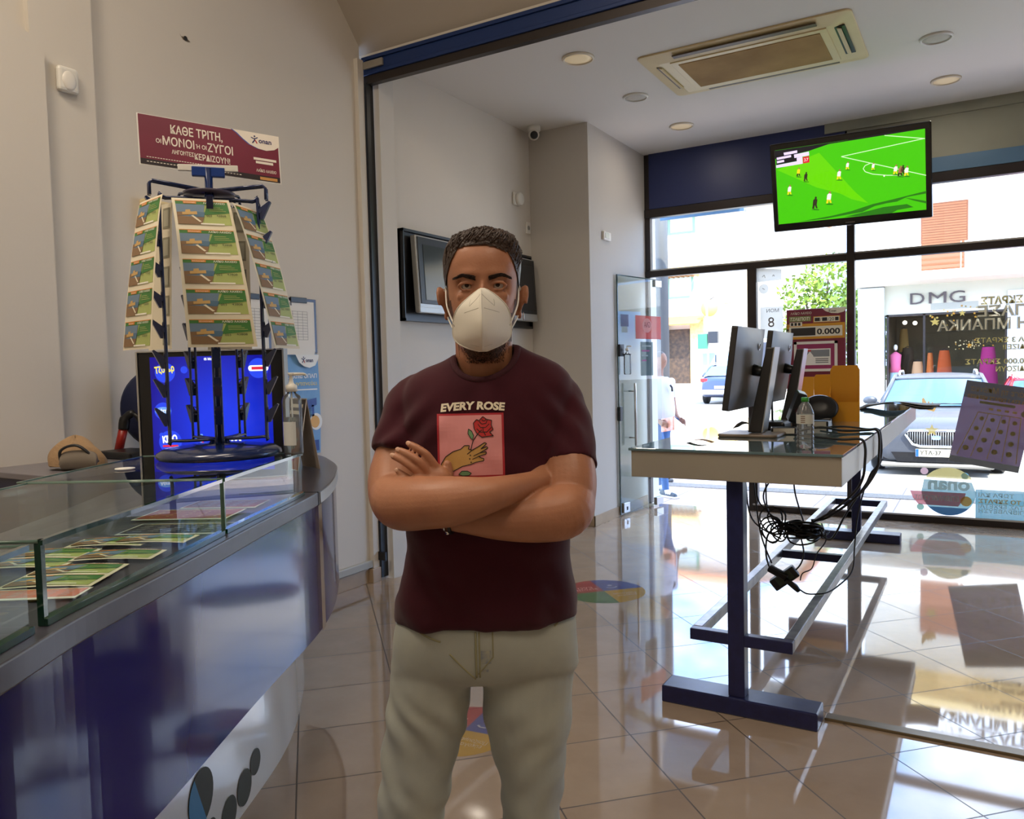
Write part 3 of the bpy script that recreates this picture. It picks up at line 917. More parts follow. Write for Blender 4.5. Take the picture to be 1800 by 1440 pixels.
m_silver_paint = mat('silver-blue car paint', (78, 82, 90), 0.38, 0.2, 0.4, coat=0.25)
car('silver car parked facing the window, grille and plate visible below the gold stickers', -0.56, 12.78, rad(2), m_silver_paint, plate='ΥΤΑ-37')
car('red car parked behind the silver car at the right edge', 1.14, 17.0, rad(2), mat('red car paint', (206, 24, 44), 0.25, 0.1, 0.6, coat=1.0), scale=0.9)
suv = car('dark blue car seen from behind, driving away past the white building', -9.35, 37.2, rad(180), mat('dark blue car paint', (62, 74, 112), 0.3, 0.4, 0.6, coat=1.0), rear=True, scale=1.08, high=0.12)
m_tl = mat('red tail lamp', (200, 40, 40), 0.2)
for sx in (-1, 1):
    MB().obox((sx * .72, 4.36, 1.02), (.30, .12, .14), (0, 0, 0)).build('tail_lamp', m_tl, suv, local=True, bevel=0.02)
    MB().obox((sx * .68, 4.44, .55), (.16, .04, .07)).build('reflector', m_tl, suv, local=True)
MB().box((-.8, 4.36, .42), (.8, 4.48, .62)).build('rear_bumper', mat('pale bumper', (200, 200, 200), 0.4), suv, local=True, bevel=0.03)
MB().box((-.26, 4.46, .66), (.26, 4.48, .78)).build('number_plate', m_white, suv, local=True)
# ================================================================ front room: ceiling and wall fittings
m_cream = mat('cream plastic', (226, 206, 158), 0.4, var=(5, 0.3, (212, 190, 134)))
m_slot = mat('brown shadowed louvre', (96, 80, 58), 0.5)
m_mesh = mat('dusty tan air filter', (176, 140, 84), 0.8, var=(2.2, 0.85, (138, 102, 50)), bump=(180, 0.3))
ac = thing('air_conditioner', 'cream four-way cassette air conditioner set in the white ceiling', 'air conditioner', (-1.45, 6.05, 3.75))
ax0, ay0, ax1, ay1 = -2.19, 5.57, -0.73, 6.53
fa = Fr((0, 0, 3.75), (1, 0, 0), (0, -1, 0))         # looks down, y flipped


pb = MB()
R1, R2 = rr(ax0, ay0, ax1, ay1, 0.05), rr(ax0 + 0.13, ay0 + 0.13, ax1 - 0.13, ay1 - 0.13, 0.02)
pb.rings([[(x, y, 3.752) for x, y in R1], [(x, y, 3.738) for x, y in R1], [(x, y, 3.712) for x, y in R2]], 0, True, False)
pb.build('panel', m_cream, ac, bevel=0.004, fix=True)
gx0, gy0, gx1, gy1 = -1.93, 5.76, -0.95, 6.30
MB().box((gx0 - 0.05, gy0 - 0.05, 3.704), (gx1 + 0.05, gy1 + 0.05, 3.716)).build('grille_frame', m_cream, ac, bevel=0.004)
MB().box((gx0, gy0, 3.700), (gx1, gy1, 3.705)).build('filter', m_mesh, ac)
for a in ((-1.93, 5.605, -0.95, 5.66), (-1.90, 6.40, -0.92, 6.435), (-2.10, 5.76, -2.04, 6.28), (-0.87, 5.74, -0.79, 6.28)):
    wide = a[2] - a[0] > 0.5
    sl_ = MB()
    z = 3.7205 if wide else 3.7215
    sl_.box((a[0], a[1], z - 0.009), (a[2], a[3], z))
    lv = sl_.build('outlet_slot', m_slot if a[0] < -0.9 else m_black, ac, bevel=0.003)
    if a[0] > -0.9 or a[0] < -2.0:
        MB().obox(((a[0] + a[2]) / 2, (a[1] + a[3]) / 2, z - 0.014), (0.028, 0.50, 0.006), (0, rad(20), 0)).build('louvre', m_cream, lv)

m_ring = mat('cream lamp ring', (226, 214, 190), 0.4)
m_lens = mat('frosted lamp lens', (222, 204, 168), 0.5, emit=((255, 226, 176), 0.12))
m_spk = mat('grey speaker grille', (196, 190, 176), 0.6, bump=(400, 0.4))
for x, y, r, kind, lab in ((-2.54, 5.335, 0.118, 0, 'dim round ceiling lamp nearest the blue door track'),
                           (-2.504, 6.355, 0.105, 1, 'round ceiling speaker left of the air conditioner, between two lamps'),
                           (-2.445, 7.36, 0.112, 0, 'dim round ceiling lamp near the column and blue fascia'),
                           (-0.288, 6.427, 0.108, 1, 'round ceiling speaker to the right of the air conditioner'),
                           (-0.263, 7.422, 0.112, 0, 'dim round ceiling lamp above the hanging television')):
    t = thing('ceiling_lamp' if kind == 0 else 'ceiling_speaker', lab, 'lamp' if kind == 0 else 'speaker', (x, y, ZC), 0, 'round ceiling lamps' if kind == 0 else 'round ceiling speakers')
    MB().lathe([(r * 0.86, -0.004), (r * 0.86, -0.014), (r * 0.94, -0.016), (r, -0.008), (r, 0)], (x, y, ZC), 32).build('ring', m_ring if kind == 0 else m_white, t, fix=True)
    if kind == 0:
        L_ = bpy.data.lights.new('round_lamp_fill', 'AREA')  # fill light added at each round lamp to brighten the front room
        L_.shape, L_.size, L_.energy, L_.color = 'DISK', 0.18, LAMP_FILL_W, (1.0, 0.88, 0.74)
        lo_ = bpy.data.objects.new('round_lamp_fill', L_)
        lo_.location = (x, y, ZC - 0.022)
        COL.objects.link(lo_)
        lo_.parent = t
        lo_.matrix_parent_inverse = WM[t].inverted()
    MB().lathe([(0.0, -0.008), (r * 0.5, -0.008), (r * 0.86, -0.006), (r * 0.86, 0)], (x, y, ZC), 32).build('lens' if kind == 0 else 'grille', m_lens if kind == 0 else m_spk, t, fix=True)

# cctv dome in the corner of ceiling and column
t = thing('security_camera', 'white turret security camera under the ceiling in the wall corner', 'camera', (-3.60, 6.58, ZC))
MB().lathe([(0.062, 0), (0.062, -0.03), (0.055, -0.045), (0.02, -0.05)], (-3.60, 6.58, ZC), 24).build('base', m_white, t, fix=True)
MB().sphere((-3.60, 6.575, ZC - 0.075), 0.052, 0, 24, 14).build('eyeball', m_white, t)
ca = Vector((0.5, -0.80, -0.35)).normalized()
MB().lathe([(0.0, 0.056), (0.02, 0.056), (0.036, 0.046), (0.036, 0.03)], (-3.60, 6.575, ZC - 0.075), 20, 0, ca.to_track_quat('Z', 'Y').to_matrix()).build('lens_window', m_black, t, fix=True)

fw_ = Fr((XL + 0.02, 0, 0), (0, 1, 0), (0, 0, 1))     # on the left wall, u runs away from the viewer
Ax = Matrix(((0, 0, 1), (0, 1, 0), (-1, 0, 0)))        # lathe axis pointing to +x
t = thing('smoke_detector', 'white round alarm sounder on the left wall above the television', 'alarm', (XL + 0.02, 6.47, 3.08))
MB().box((XL + 0.02, 6.40, 3.02), (XL + 0.045, 6.52, 3.14)).build('back_box', m_white, t, bevel=0.012)
MB().lathe([(0.058, 0), (0.058, 0.025), (0.05, 0.035), (0.0, 0.038)], (XL + 0.045, 6.475, 3.08), 24, 0, Ax).build('cover', m_white, t, fix=True)
t = thing('wall_socket', 'small white wall socket beside the column corner', 'socket', (XL + 0.02, 6.68, 2.84))
MB().box((XL + 0.02, 6.64, 2.79), (XL + 0.035, 6.72, 2.90)).build('plate', m_white, t, bevel=0.006)
MB().lathe([(0.022, 0), (0.018, 0.003), (0, 0.001)], (XL + 0.035, 6.68, 2.845), 16, 0, Ax).build('insert', mat('grey socket insert', (150, 146, 138), 0.5), t, fix=True)
t = thing('thermostat', 'white thermostat with small display on the column', 'thermostat', (-3.13, 7.1, 2.75))
MB().box((-3.13, 7.02, 2.715), (-3.105, 7.19, 2.80)).build('body', m_white, t, bevel=0.008)
MB().box((-3.106, 7.05, 2.735), (-3.102, 7.14, 2.785)).build('display', mat('grey lcd', (176, 180, 164), 0.3), t)

# pair of televisions in a black surround on the left wall
t = thing('wall_recess', 'black surround board behind the pair of wall televisions', 'board', (XL + 0.02, 5.67, 1.88))
rb = MB().box((XL + 0.02, 4.69, 1.885), (XL + 0.05, 6.64, 2.56))
for a, c in (((4.69, 1.88), (6.64, 1.90)), ((4.69, 2.545), (6.64, 2.565)), ((4.69, 1.88), (4.70, 2.565)), ((6.63, 1.88), (6.64, 2.565))):
    rb.box((XL + 0.02, a[0], a[1]), (XL + 0.08, c[0], c[1]))
rb.build('board', m_black, t)
m_silver = mat('silver television bezel', (172, 172, 168), 0.35, 0.5)
m_scr = mat('switched-off grey screen', (70, 76, 74), 0.12, 0.0, 0.6)
m_scrb = mat('switched-off black screen', (20, 24, 30), 0.15, 0.0, 0.5)
for k, (y0, y1) in enumerate(((4.79, 5.70), (5.74, 6.62))):
    t = thing('wall_television', ('silver-rimmed television with grey screen at the near end of the black wall surround', 'silver-rimmed television with black screen at the column end of the black wall surround')[k], 'television', (XL + 0.06, (y0 + y1) / 2, 1.92), 0, 'televisions on the left wall')
    MB().obox((XL + 0.105, (y0 + y1) / 2, 2.235), (0.05, y1 - y0, 0.58), (0, rad(-3), 0)).build('casing', m_silver, t, bevel=0.008)
    MB().obox((XL + 0.132, (y0 + y1) / 2, 2.262), (0.006, y1 - y0 - 0.03, 0.505), (0, rad(-3), 0)).build('inner_bezel', m_black, t, bevel=0.003)
    MB().obox((XL + 0.136, (y0 + y1) / 2 + 0.01, 2.25), (0.006, y1 - y0 - 0.13, 0.42), (0, rad(-3), 0)).build('screen', (m_scr, m_scrb)[k], t)
    MB().obox((XL + 0.125, (y0 + y1) / 2, 1.965), (0.04, y1 - y0 + 0.01, 0.05), (0, rad(-3), 0)).build('speaker_bar', m_silver, t, bevel=0.008)

# ---------------------------------------------------------------- television hanging before the window, showing a football match
tv = thing('hanging_television', 'black flat television showing a green football pitch, hung before the window', 'television', (-0.94, 7.0, 2.60))
A0, A1, B1, B0 = Vector((-1.547, 6.92, 3.321)), Vector((-0.339, 6.92, 3.309)), Vector((-0.343, 7.05, 2.617)), Vector((-1.533, 7.05, 2.612))
cx = (A0 + A1 + B0 + B1) / 4
tx = (A1 - A0).normalized()
ty = ((A0 + A1) / 2 - (B0 + B1) / 2).normalized()
ft = Fr(cx, tx, ty)
TW, TH = 1.20, (A0 - B0).length
MB().rect(ft, -TW / 2, -TH / 2, TW / 2, TH / 2, h=0.0, t=0.07).build('casing', mat('glossy black bezel', (26, 24, 24), 0.12), tv, bevel=0.01, fix=True)
SW, SH = 1.115, TH - 0.115
sc_col = {}


def em(name, rgb, k=1.0):
    return mat(name, (6, 6, 6), 0.25, emit=(rgb, k))


sm = [em('lit pitch green', (62, 176, 8)), em('lit pitch line', (190, 226, 170)), em('lit dark shade on pitch', (34, 104, 18)), em('lit white shirt', (226, 214, 206)), em('lit dark shirt', (44, 40, 26)),
      em('lit yellow shirt', (214, 196, 30)), em('lit caption lilac', (214, 196, 232)), em('lit caption black', (22, 20, 26)), em('lit caption red', (196, 30, 48)), em('lit light pitch stripe', (92, 190, 4)), em('lit skin', (150, 96, 70))]


def sp(x, y):
    u = (x - 150) / 1445.0
    yb, yt = 985 - 160 * u, 222 - 186 * u
    return (u - 0.5) * SW, ((yb - y) / (yb - yt) - 0.5) * SH + 0.005


s = MB().rect(ft, -SW / 2, -SH / 2 + 0.005, SW / 2, SH / 2 + 0.005, 0, h=0.002)
P = lambda pts, mi, h: s.poly(ft, [sp(*q) for q in pts], mi, h)
P([(160, 420), (600, 250), (1000, 720), (560, 600)], 9, 0.0026)
P([(480, 500), (700, 430), (1060, 760), (900, 720)], 9, 0.0026)
P([(140, 225), (1600, 36), (1300, 62), (1000, 105), (700, 165), (500, 230), (145, 310)], 7, 0.003)
for ln in ([(815, 292), (1598, 488)], [(815, 292), (1590, 130)], [(1230, 92), (1592, 132)], [(1090, 362), (1040, 385), (1022, 415), (1040, 445), (1110, 470), (1240, 483), (1420, 484)]):
    s.line(ft, [sp(*q) for q in ln], 0.006, 1, 0.0032)
P([(360, 955), (700, 890), (900, 840), (1100, 770), (1300, 720), (1598, 640), (1598, 665), (1420, 700), (1330, 745), (1240, 760), (1120, 790), (1000, 850), (840, 880), (640, 920)], 2, 0.0034)
P([(830, 900), (1020, 850), (1200, 800), (1420, 770), (1480, 800), (1330, 830), (1280, 860), (1100, 880), (940, 895)], 2, 0.0034)
P([(1400, 705), (1598, 740), (1598, 765), (1480, 735)], 2, 0.0034)


def man(x, y, hgt, shirt, lean=8, shorts=3):
    P([(x - hgt * .05, y + hgt * .5), (x + hgt * .35, y + hgt * .55), (x + hgt * .3, y + hgt * .62), (x - hgt * .3, y + hgt * .6)], 2, 0.0036)
    P([(x - hgt * .22, y + hgt * .5), (x - hgt * .06, y + hgt * .5), (x + hgt * .02, y + hgt * .15), (x - hgt * .12, y + hgt * .1)], 5 if shirt == 3 else 4, 0.004)
    P([(x + hgt * .10, y + hgt * .46), (x + hgt * .22, y + hgt * .46), (x + hgt * .14, y + hgt * .1), (x - hgt * .02, y + hgt * .12)], 5 if shirt == 3 else 4, 0.004)
    P([(x - hgt * .16, y + hgt * .2), (x + hgt * .16, y + hgt * .2), (x + hgt * .24, y - hgt * .26), (x + hgt * .05, y - hgt * .32), (x - hgt * .1, y - hgt * .2)], shirt, 0.0044)
    P([(x + hgt * .02, y - hgt * .32), (x + hgt * .18, y - hgt * .30), (x + hgt * .2, y - hgt * .46), (x + hgt * .06, y - hgt * .48)], 10 if shirt != 4 else 4, 0.0046)


for a in ((380, 440, 92, 5), (452, 488, 96, 4), (278, 622, 104, 3), (533, 755, 128, 4), (676, 700, 126, 3), (784, 468, 104, 3), (870, 380, 80, 3), (1114, 392, 74, 3), (1320, 425, 96, 3), (1362, 440, 104, 10), (1384, 430, 96, 4), (1420, 440, 100, 3)):
    man(*a)
s.circ(ft, *sp(1217, 490), 0.006, 3, 0.005)
P([(240, 245), (380, 222), (380, 248), (244, 272)], 6, 0.004)
P([(345, 265), (498, 236), (500, 275), (348, 300)], 6, 0.0042)
P([(155, 372), (430, 322), (430, 358), (156, 400)], 6, 0.0042)
P([(160, 290), (372, 250), (374, 330), (158, 370)], 7, 0.0040)
P([(372, 298), (430, 288), (430, 356), (372, 364)], 6, 0.0046)
P([(165, 295), (315, 268), (317, 290), (167, 318)], 6, 0.0046)
P([(165, 330), (240, 316), (242, 338), (167, 352)], 6, 0.0046)
P([(434, 292), (498, 280), (500, 346), (434, 356)], 8, 0.0046)
s.text(ft, '37', *sp(467, 334), 0.026, 3, 0.005, width=0.034)
s.build('screen', sm, tv)
MB().rect(ft, -SW / 2 - 0.005, -SH / 2, -SW / 2, SH / 2, h=0.003, t=0.003).build('edge_trim', mat('grey bezel trim', (110, 106, 102), 0.4), tv, fix=True)
MB().rect(ft, -0.03, -TH / 2 + 0.02, 0.04, -TH / 2 + 0.028, h=0.002, t=0.002).build('badge', mat('grey bezel trim', (110, 106, 102), 0.4), tv, fix=True)
mb = MB().rect(ft, -0.15, -0.15, 0.35, 0.2, h=-0.065, t=0.03)
for dx in (-0.1, 0.22):
    mb.tube([ft.p(dx, 0.05, -0.09), ft.p(dx, 0.2, -0.2), Vector((cx.x + dx, 8.13, 3.52))], 0.02, 8)
mb.box((cx.x - 0.2, 8.10, 3.42), (cx.x + 0.34, 8.135, 3.62))
mb.build('wall_bracket', m_black, tv, fix=True)
# ================================================================ tall betting table and what stands on it
m_tabside = mat('satin steel fascia', (168, 160, 144), 0.42, 0.35, var=(3, 0.3, (150, 142, 128)))
tb = thing('betting_table', 'tall narrow glass-topped table with steel fascia on navy T-shaped legs', 'table', (-0.9, 5.3, 0))
TX0, TX1, TY0, TY1, TZ = -1.335, -0.465, 3.27, 7.25, 1.14
fs_ = MB()
fs_.box((TX0, TY0, 1.012), (TX1, TY0 + 0.02, 1.128)).box((TX0, TY1 - 0.02, 1.012), (TX1, TY1, 1.128))
fs_.box((TX0, TY0 + 0.02, 1.012), (TX0 + 0.02, TY1 - 0.02, 1.128)).box((TX1 - 0.02, TY0 + 0.02, 1.012), (TX1, TY1 - 0.02, 1.128))
fs_.build('fascia', m_tabside, tb, bevel=0.002)
MB().box((TX0 + 0.02, TY0 + 0.02, 1.09), (TX1 - 0.02, TY1 - 0.02, 1.126)).build('underlay', mat('grey-blue table underlay', (104, 116, 122), 0.4), tb)
m_tglass = mat('green-tinted glass top', (96, 118, 122), 0.02, 0, 0.7, coat=0.6)
MB().box((TX0 - 0.01, TY0 - 0.01, 1.1285), (TX1 + 0.006, TY1 + 0.006, TZ)).build('glass_top', m_tglass, tb, bevel=0.002)
for y in (3.33, 7.08):
    lg = MB().box((-0.932, y, 0.075), (-0.862, y + 0.07, 1.012))
    lg.build('leg', m_navy, tb, bevel=0.004)
    MB().box((-1.225, y - 0.02, 0.0), (-0.565, y + 0.12, 0.075)).build('foot', m_navy, tb, bevel=0.006)
    MB().box((-1.10, y + 0.005, 0.295), (-0.665, y + 0.05, 0.345)).build('crossbar', m_navy, tb, bevel=0.004)
MB().box((-1.06, 5.0, 0.297), (-0.705, 5.05, 0.343)).build('crossbar', m_navy, tb, bevel=0.004)
m_rail = mat('worn bare steel rail', (150, 148, 148), 0.28, 0.8, var=(14, 0.7, (92, 92, 100)))
for x in (-1.10, -0.71):
    MB().box((x, 3.38, 0.296), (x + 0.045, 7.09, 0.346)).build('rail', m_rail, tb, bevel=0.004)

m_mon = mat('dark monitor plastic', (46, 44, 44), 0.38)
m_monb = mat('grey monitor back', (104, 100, 96), 0.4)


def monitor(y, label):
    t = thing('computer_monitor', label, 'monitor', (-0.95, y + 0.26, TZ), 0, 'monitors standing edge-on on the tall table')
    fm = Fr((-1.035, y, 1.275), (0, 1, 0), (0.13, 0, 1))       # panel plane, leaning back a little; normal towards +x
    g = MB().poly(fm, rr(0, 0, 0.53, 0.405, 0.008), 0, h=0.0, t=0.03)
    g.build('panel', m_mon, t, bevel=0.003, fix=True)
    b2 = MB()
    b2.grid(10, 8, lambda u, v: fm.p(0.53 * u, 0.405 * v, 0.001 + 0.03 * (1 - (2 * u - 1) ** 4) * (1 - (2 * v - 1) ** 4)))
    b2.build('back_shell', m_monb, t)
    MB().rect(fm, 0.012, 0.02, 0.518, 0.393, h=-0.031).build('screen', m_scrb, t)
    MB().lathe([(0.019, 0), (0.019, 0.002), (0.015, 0.002), (0.015, 0)], fm.p(0.33, 0.315, 0.0315), 20, 0, Matrix((fm.x, fm.y, fm.n)).transposed()).build('badge', m_chrome, t)
    MB().tube([fm.p(0.265, 0.20, 0.02), fm.p(0.265, 0.19, 0.10)], [0.03, 0.022], 10).build('hinge', m_black, t)
    ps = MB()
    for i, (dx, w) in enumerate(((0.0, 0.055),)):
        p0, p1 = Vector((-0.955, y + 0.265, TZ + 0.02)), Vector((-0.878, y + 0.265, 1.575))
        ps.add([p0 + Vector((-.04, -w, 0)), p0 + Vector((.025, -w, 0)), p0 + Vector((.025, w, 0)), p0 + Vector((-.04, w, 0)), p1 + Vector((-.025, -w, 0)), p1 + Vector((.012, -w, 0)), p1 + Vector((.012, w, 0)), p1 + Vector((-.025, w, 0))],
               [(0, 3, 2, 1), (4, 5, 6, 7), (0, 1, 5, 4), (1, 2, 6, 5), (2, 3, 7, 6), (3, 0, 4, 7)])
    ps.build('stand_post', m_mon, t, bevel=0.004)
    st_ = MB()
    p0, p1 = Vector((-0.929, y + 0.265, TZ + 0.02)), Vector((-0.864, y + 0.265, 1.577))
    w = 0.057
    st_.add([p0 + Vector((0, -w, 0)), p0 + Vector((.005, -w, 0)), p0 + Vector((.005, w, 0)), p0 + Vector((0, w, 0)), p1 + Vector((-.002, -w, 0)), p1 + Vector((.003, -w, 0)), p1 + Vector((.003, w, 0)), p1 + Vector((-.002, w, 0))],
            [(0, 3, 2, 1), (4, 5, 6, 7), (0, 1, 5, 4), (1, 2, 6, 5), (2, 3, 7, 6), (3, 0, 4, 7)])
    st_.build('post_trim', m_steel, t)
    MB().poly(Fr((-1.0, y + 0.265, TZ), (1, 0, 0), (0, 1, 0)), rr(-0.13, -0.13, 0.16, 0.13, 0.03), 0, h=0.016, t=0.016).build('base', mat('brown-grey stand base', (112, 98, 84), 0.4), t, bevel=0.006, fix=True)
    return t


monitor(3.74, 'dark computer monitor seen edge-on at the near end of the tall table')
monitor(4.47, 'dark computer monitor seen edge-on behind the nearer monitor, in front of the red board')

# water bottle
m_pet = glass_mat('clear bottle plastic', (240, 246, 248), 1.0, 0.10, 1.45)
wb = thing('water_bottle', 'clear plastic water bottle with green cap on the near edge of the tall table', 'bottle', (-0.625, 3.41, TZ))
pr = [(0.0, 0.004), (0.026, 0.0), (0.033, 0.004)]
for i in range(5):
    z = 0.012 + i * 0.018
    pr += [(0.0345, z), (0.0345, z + 0.009), (0.0315, z + 0.0135)]
pr += [(0.0345, 0.105), (0.0345, 0.15), (0.033, 0.158), (0.030, 0.165), (0.024, 0.18), (0.016, 0.192), (0.0125, 0.196), (0.0125, 0.205)]
MB().lathe(pr, (-0.625, 3.41, TZ), 28).build('bottle_body', m_pet, wb, fix=True)
MB().lathe([(0.0, 0.198), (0.0152, 0.198), (0.0152, 0.213), (0.013, 0.216), (0, 0.216)], (-0.625, 3.41, TZ), 24).build('cap', mat('green bottle cap', (52, 138, 44), 0.4), wb, fix=True)
lb = MB()
lb.grid(24, 1, lambda u, v: (-0.625 + 0.0349 * cos(2 * pi * u), 3.41 + 0.0349 * sin(2 * pi * u), TZ + 0.108 + 0.038 * v), 0)
for k in range(4):
    lb.grid(6, 1, lambda u, v: (-0.625 + 0.0353 * cos(-1.9 + 0.5 * u), 3.41 + 0.0353 * sin(-1.9 + 0.5 * u), TZ + 0.113 + 0.008 * k + 0.004 * v), 1)
lb.build('label_sleeve', [mat('grey-blue bottle label', (190, 190, 180), 0.5), mat('brown label print', (120, 96, 84), 0.5)], wb)

# mustard slip boxes, open at the front
m_must = mat('mustard yellow plastic', (206, 140, 18), 0.35)


def slipbox(x, y, w, h, rz, lab):
    t = thing('slip_holder', lab, 'holder', (x, y, TZ), rz, 'mustard slip holders on the tall table')
    fb = Fr((0, 0, 0), (1, 0, 0), (0, 0, 1))
    bk = MB().poly(fb, [(-w / 2, 0), (w / 2, 0), (w / 2, h * 0.92), (w / 2 - 0.015, h), (-w / 2 + 0.015, h), (-w / 2, h * 0.92)], 0, h=0.0, t=0.006)
    bk.build('back_panel', m_must, t, local=True, bevel=0.002, fix=True)
    fs2 = Fr((0, 0, 0), (0, 1, 0), (0, 0, 1))
    sd = MB()
    for sx in (-w / 2, w / 2 - 0.005):
        sd.add([(sx, 0, 0), (sx, -0.09, 0), (sx, -0.09, h * 0.35), (sx, 0, h * 0.62), (sx + .005, 0, 0), (sx + .005, -0.09, 0), (sx + .005, -0.09, h * 0.35), (sx + .005, 0, h * 0.62)],
               [(0, 1, 2, 3), (7, 6, 5, 4), (0, 4, 5, 1), (1, 5, 6, 2), (2, 6, 7, 3), (3, 7, 4, 0)])
    sd.box((-w / 2, -0.09, 0), (w / 2, 0, 0.005)).box((-w / 2, -0.094, 0), (w / 2, -0.09, h * 0.35))
    sd.build('tray', m_must, t, local=True, fix=True)
    return t


slipbox(-0.715, 5.16, 0.165, 0.335, rad(6), 'upright mustard slip holder standing on the tall table beside the window')
slipbox(-0.90, 5.95, 0.26, 0.27, rad(14), 'lower wide mustard slip holder behind the dark round device')

dv_ = thing('card_terminal', 'dark rounded plastic device lying before the mustard holders', 'device', (-0.80, 4.95, TZ))
MB().lathe([(0.0, -0.02), (0.09, -0.018), (0.105, 0.0), (0.09, 0.02), (0.03, 0.028), (0, 0.028)], (-0.83, 4.98, TZ + 0.085), 28, 0, Euler((rad(68), 0, rad(10))).to_matrix(), sy=0.8).build('shell', m_black, dv_, fix=True)
MB().box((-0.90, 4.94, TZ), (-0.76, 5.02, TZ + 0.03)).build('foot', m_black, dv_, bevel=0.01)
for k, (x, y, rz, lab) in enumerate(((-0.86, 4.12, 0.25, 'white-edged power adapter under the nearer monitor'), (-0.775, 4.62, -0.1, 'power adapter with printed sticker beside the dark device'))):
    t = thing('power_adapter', lab, 'adapter', (x, y, TZ), rz, 'power adapters on the tall table')
    MB().box((-0.06, -0.04, 0), (0.06, 0.04, 0.036)).build('casing', m_black, t, local=True, bevel=0.005)
    MB().box((-0.05, -0.0412, 0.006), (0.05, -0.040, 0.032)).build('sticker', mat('pale rating sticker', (186, 182, 170), 0.5), t, local=True)
t = thing('junction_hub', 'black cable hub with a small red light behind the near monitor stand', 'hub', (-0.80, 4.28, TZ))
MB().obox((-0.83, 4.30, TZ + 0.13), (0.05, 0.09, 0.16), (0.2, 0.3, 0.4)).build('casing', m_black, t, bevel=0.008)
MB().sphere((-0.812, 4.245, TZ + 0.10), 0.004, 0, 8, 6).build('indicator', mat('red indicator', (200, 30, 10), 0.3, emit=((255, 40, 10), 3.0)), t)
MB().box((-0.85, 4.27, TZ), (-0.80, 4.33, TZ + 0.07)).build('clip', m_black, t, bevel=0.004)
t = thing('fallen_cloth', 'dark folded router lying at the back of the monitor stands', 'router', (-0.93, 4.38, TZ))
MB().box((-1.0, 4.26, TZ), (-0.885, 4.44, TZ + 0.05)).build('casing', m_black, t, bevel=0.012)
MB().tube([(-0.98, 4.42, TZ + 0.05), (-0.985, 4.43, TZ + 0.19)], 0.006, 8).build('aerial', m_black, t)
t.name = 'router'
t['label'] = 'black router box between the two monitor stands'

# newspapers and paper scraps
m_news = mat('grey newsprint', (150, 146, 140), 0.8, var=(40, 0.8, (96, 92, 90)))
nw = MB()
for k in range(3):
    nw.grid(12, 4, lambda u, v, k=k: (-0.80 + 0.50 * u + 0.02 * k, 6.32 + 0.36 * v + 0.03 * k, TZ + 0.004 + 0.012 * k + (0.05 - 0.012 * k) * sin(pi * min(1, u * 1.15)) ** 2 * (1 - 0.5 * v)), 0)
tag(nw.build('newspaper', m_news, solid=0.002), 'rumpled grey newspaper sheets at the far end of the tall table', 'newspaper')
sc_ = MB().grid(6, 3, lambda u, v: (-1.18 + 0.12 * u, 3.56 + 0.05 * v, TZ + 0.002 + 0.012 * sin(pi * u)), 0)
tag(sc_.build('paper_scrap', mat('brown paper scrap', (150, 116, 82), 0.7), solid=0.001), 'small brown curled paper scrap on the bright end of the glass tabletop', 'paper')
sc_ = MB().grid(8, 4, lambda u, v: (-1.16 + 0.20 * u, 4.28 + 0.12 * v, TZ + 0.010 + 0.03 * sin(pi * u) * (1 - v) + 0.02 * sin(7 * u)), 0)
tag(sc_.build('crumpled_napkin', mat('pinkish napkin', (186, 158, 140), 0.8), solid=0.001), 'crumpled pinkish napkin behind the near monitor base', 'napkin')

# cables: over the table edge, down to the tangle, and the tangle itself
m_cab = mat('black cable', (20, 18, 18), 0.45)


def cable(label, pts, r=0.0045, group='black cables of the tall table'):
    o = MB().tube(catmull(pts, 8), r, 6).build('cable', m_cab)
    return tag(o, label, 'cable', group)


cable('upper black cable crossing the glass top to the steel edge', [(-0.80, 4.2, TZ + .01), (-0.70, 4.22, TZ + .03), (-0.6, 4.26, TZ + .012), (-0.50, 4.33, TZ + .010), (-0.458, 4.345, TZ + .012), (-0.443, 4.35, TZ - .02), (-0.443, 4.34, 1.03), (-0.452, 4.32, 0.95), (-0.52, 4.25, 0.84), (-0.66, 4.2, 0.72), (-0.74, 4.18, 0.70)], 0.006)
cable('lower black cable hugging the corner of the steel fascia', [(-0.78, 3.98, TZ + .01), (-0.66, 3.86, TZ + .012), (-0.54, 3.80, TZ + .010), (-0.462, 3.80, TZ + .012), (-0.444, 3.80, TZ - .02), (-0.443, 3.79, 1.06), (-0.452, 3.78, 0.98), (-0.50, 3.86, 0.90), (-0.62, 4.0, 0.78), (-0.73, 4.1, 0.70)], 0.006)
cable('third black cable joining the bundle at the table edge', [(-0.74, 4.45, TZ + .008), (-0.62, 4.42, TZ + .02), (-0.50, 4.40, TZ + .010), (-0.459, 4.40, TZ + .012), (-0.441, 4.40, TZ - .02), (-0.441, 4.38, 1.0), (-0.50, 4.3, 0.88), (-0.58, 4.22, 0.74), (-0.64, 4.15, 0.62), (-0.70, 4.12, 0.66)], 0.005)
drops = [((-1.02, 3.95), (-0.99, 4.0, 0.72), (-0.86, 4.05, 0.62)), ((-0.98, 4.02), (-0.96, 4.03, 0.80), (-0.84, 4.07, 0.68)), ((-0.95, 4.08), (-0.93, 4.1, 0.74), (-0.82, 4.12, 0.66)),
         ((-0.90, 4.0), (-0.94, 4.03, 0.82), (-0.86, 4.06, 0.64)), ((-0.82, 4.1), (-0.80, 4.1, 0.84), (-0.76, 4.1, 0.70)), ((-0.99, 3.98), (-0.95, 4.0, 0.66), (-0.90, 4.02, 0.50))]
names = ['leftmost cable hanging from under the tall table', 'second cable hanging under the table beside the leg', 'third cable hanging under the table, above the tangle', 'looped cable hanging behind the near table leg', 'cable hanging alone in the middle under the tabletop', 'cable running past the tangle to the lower adapter']
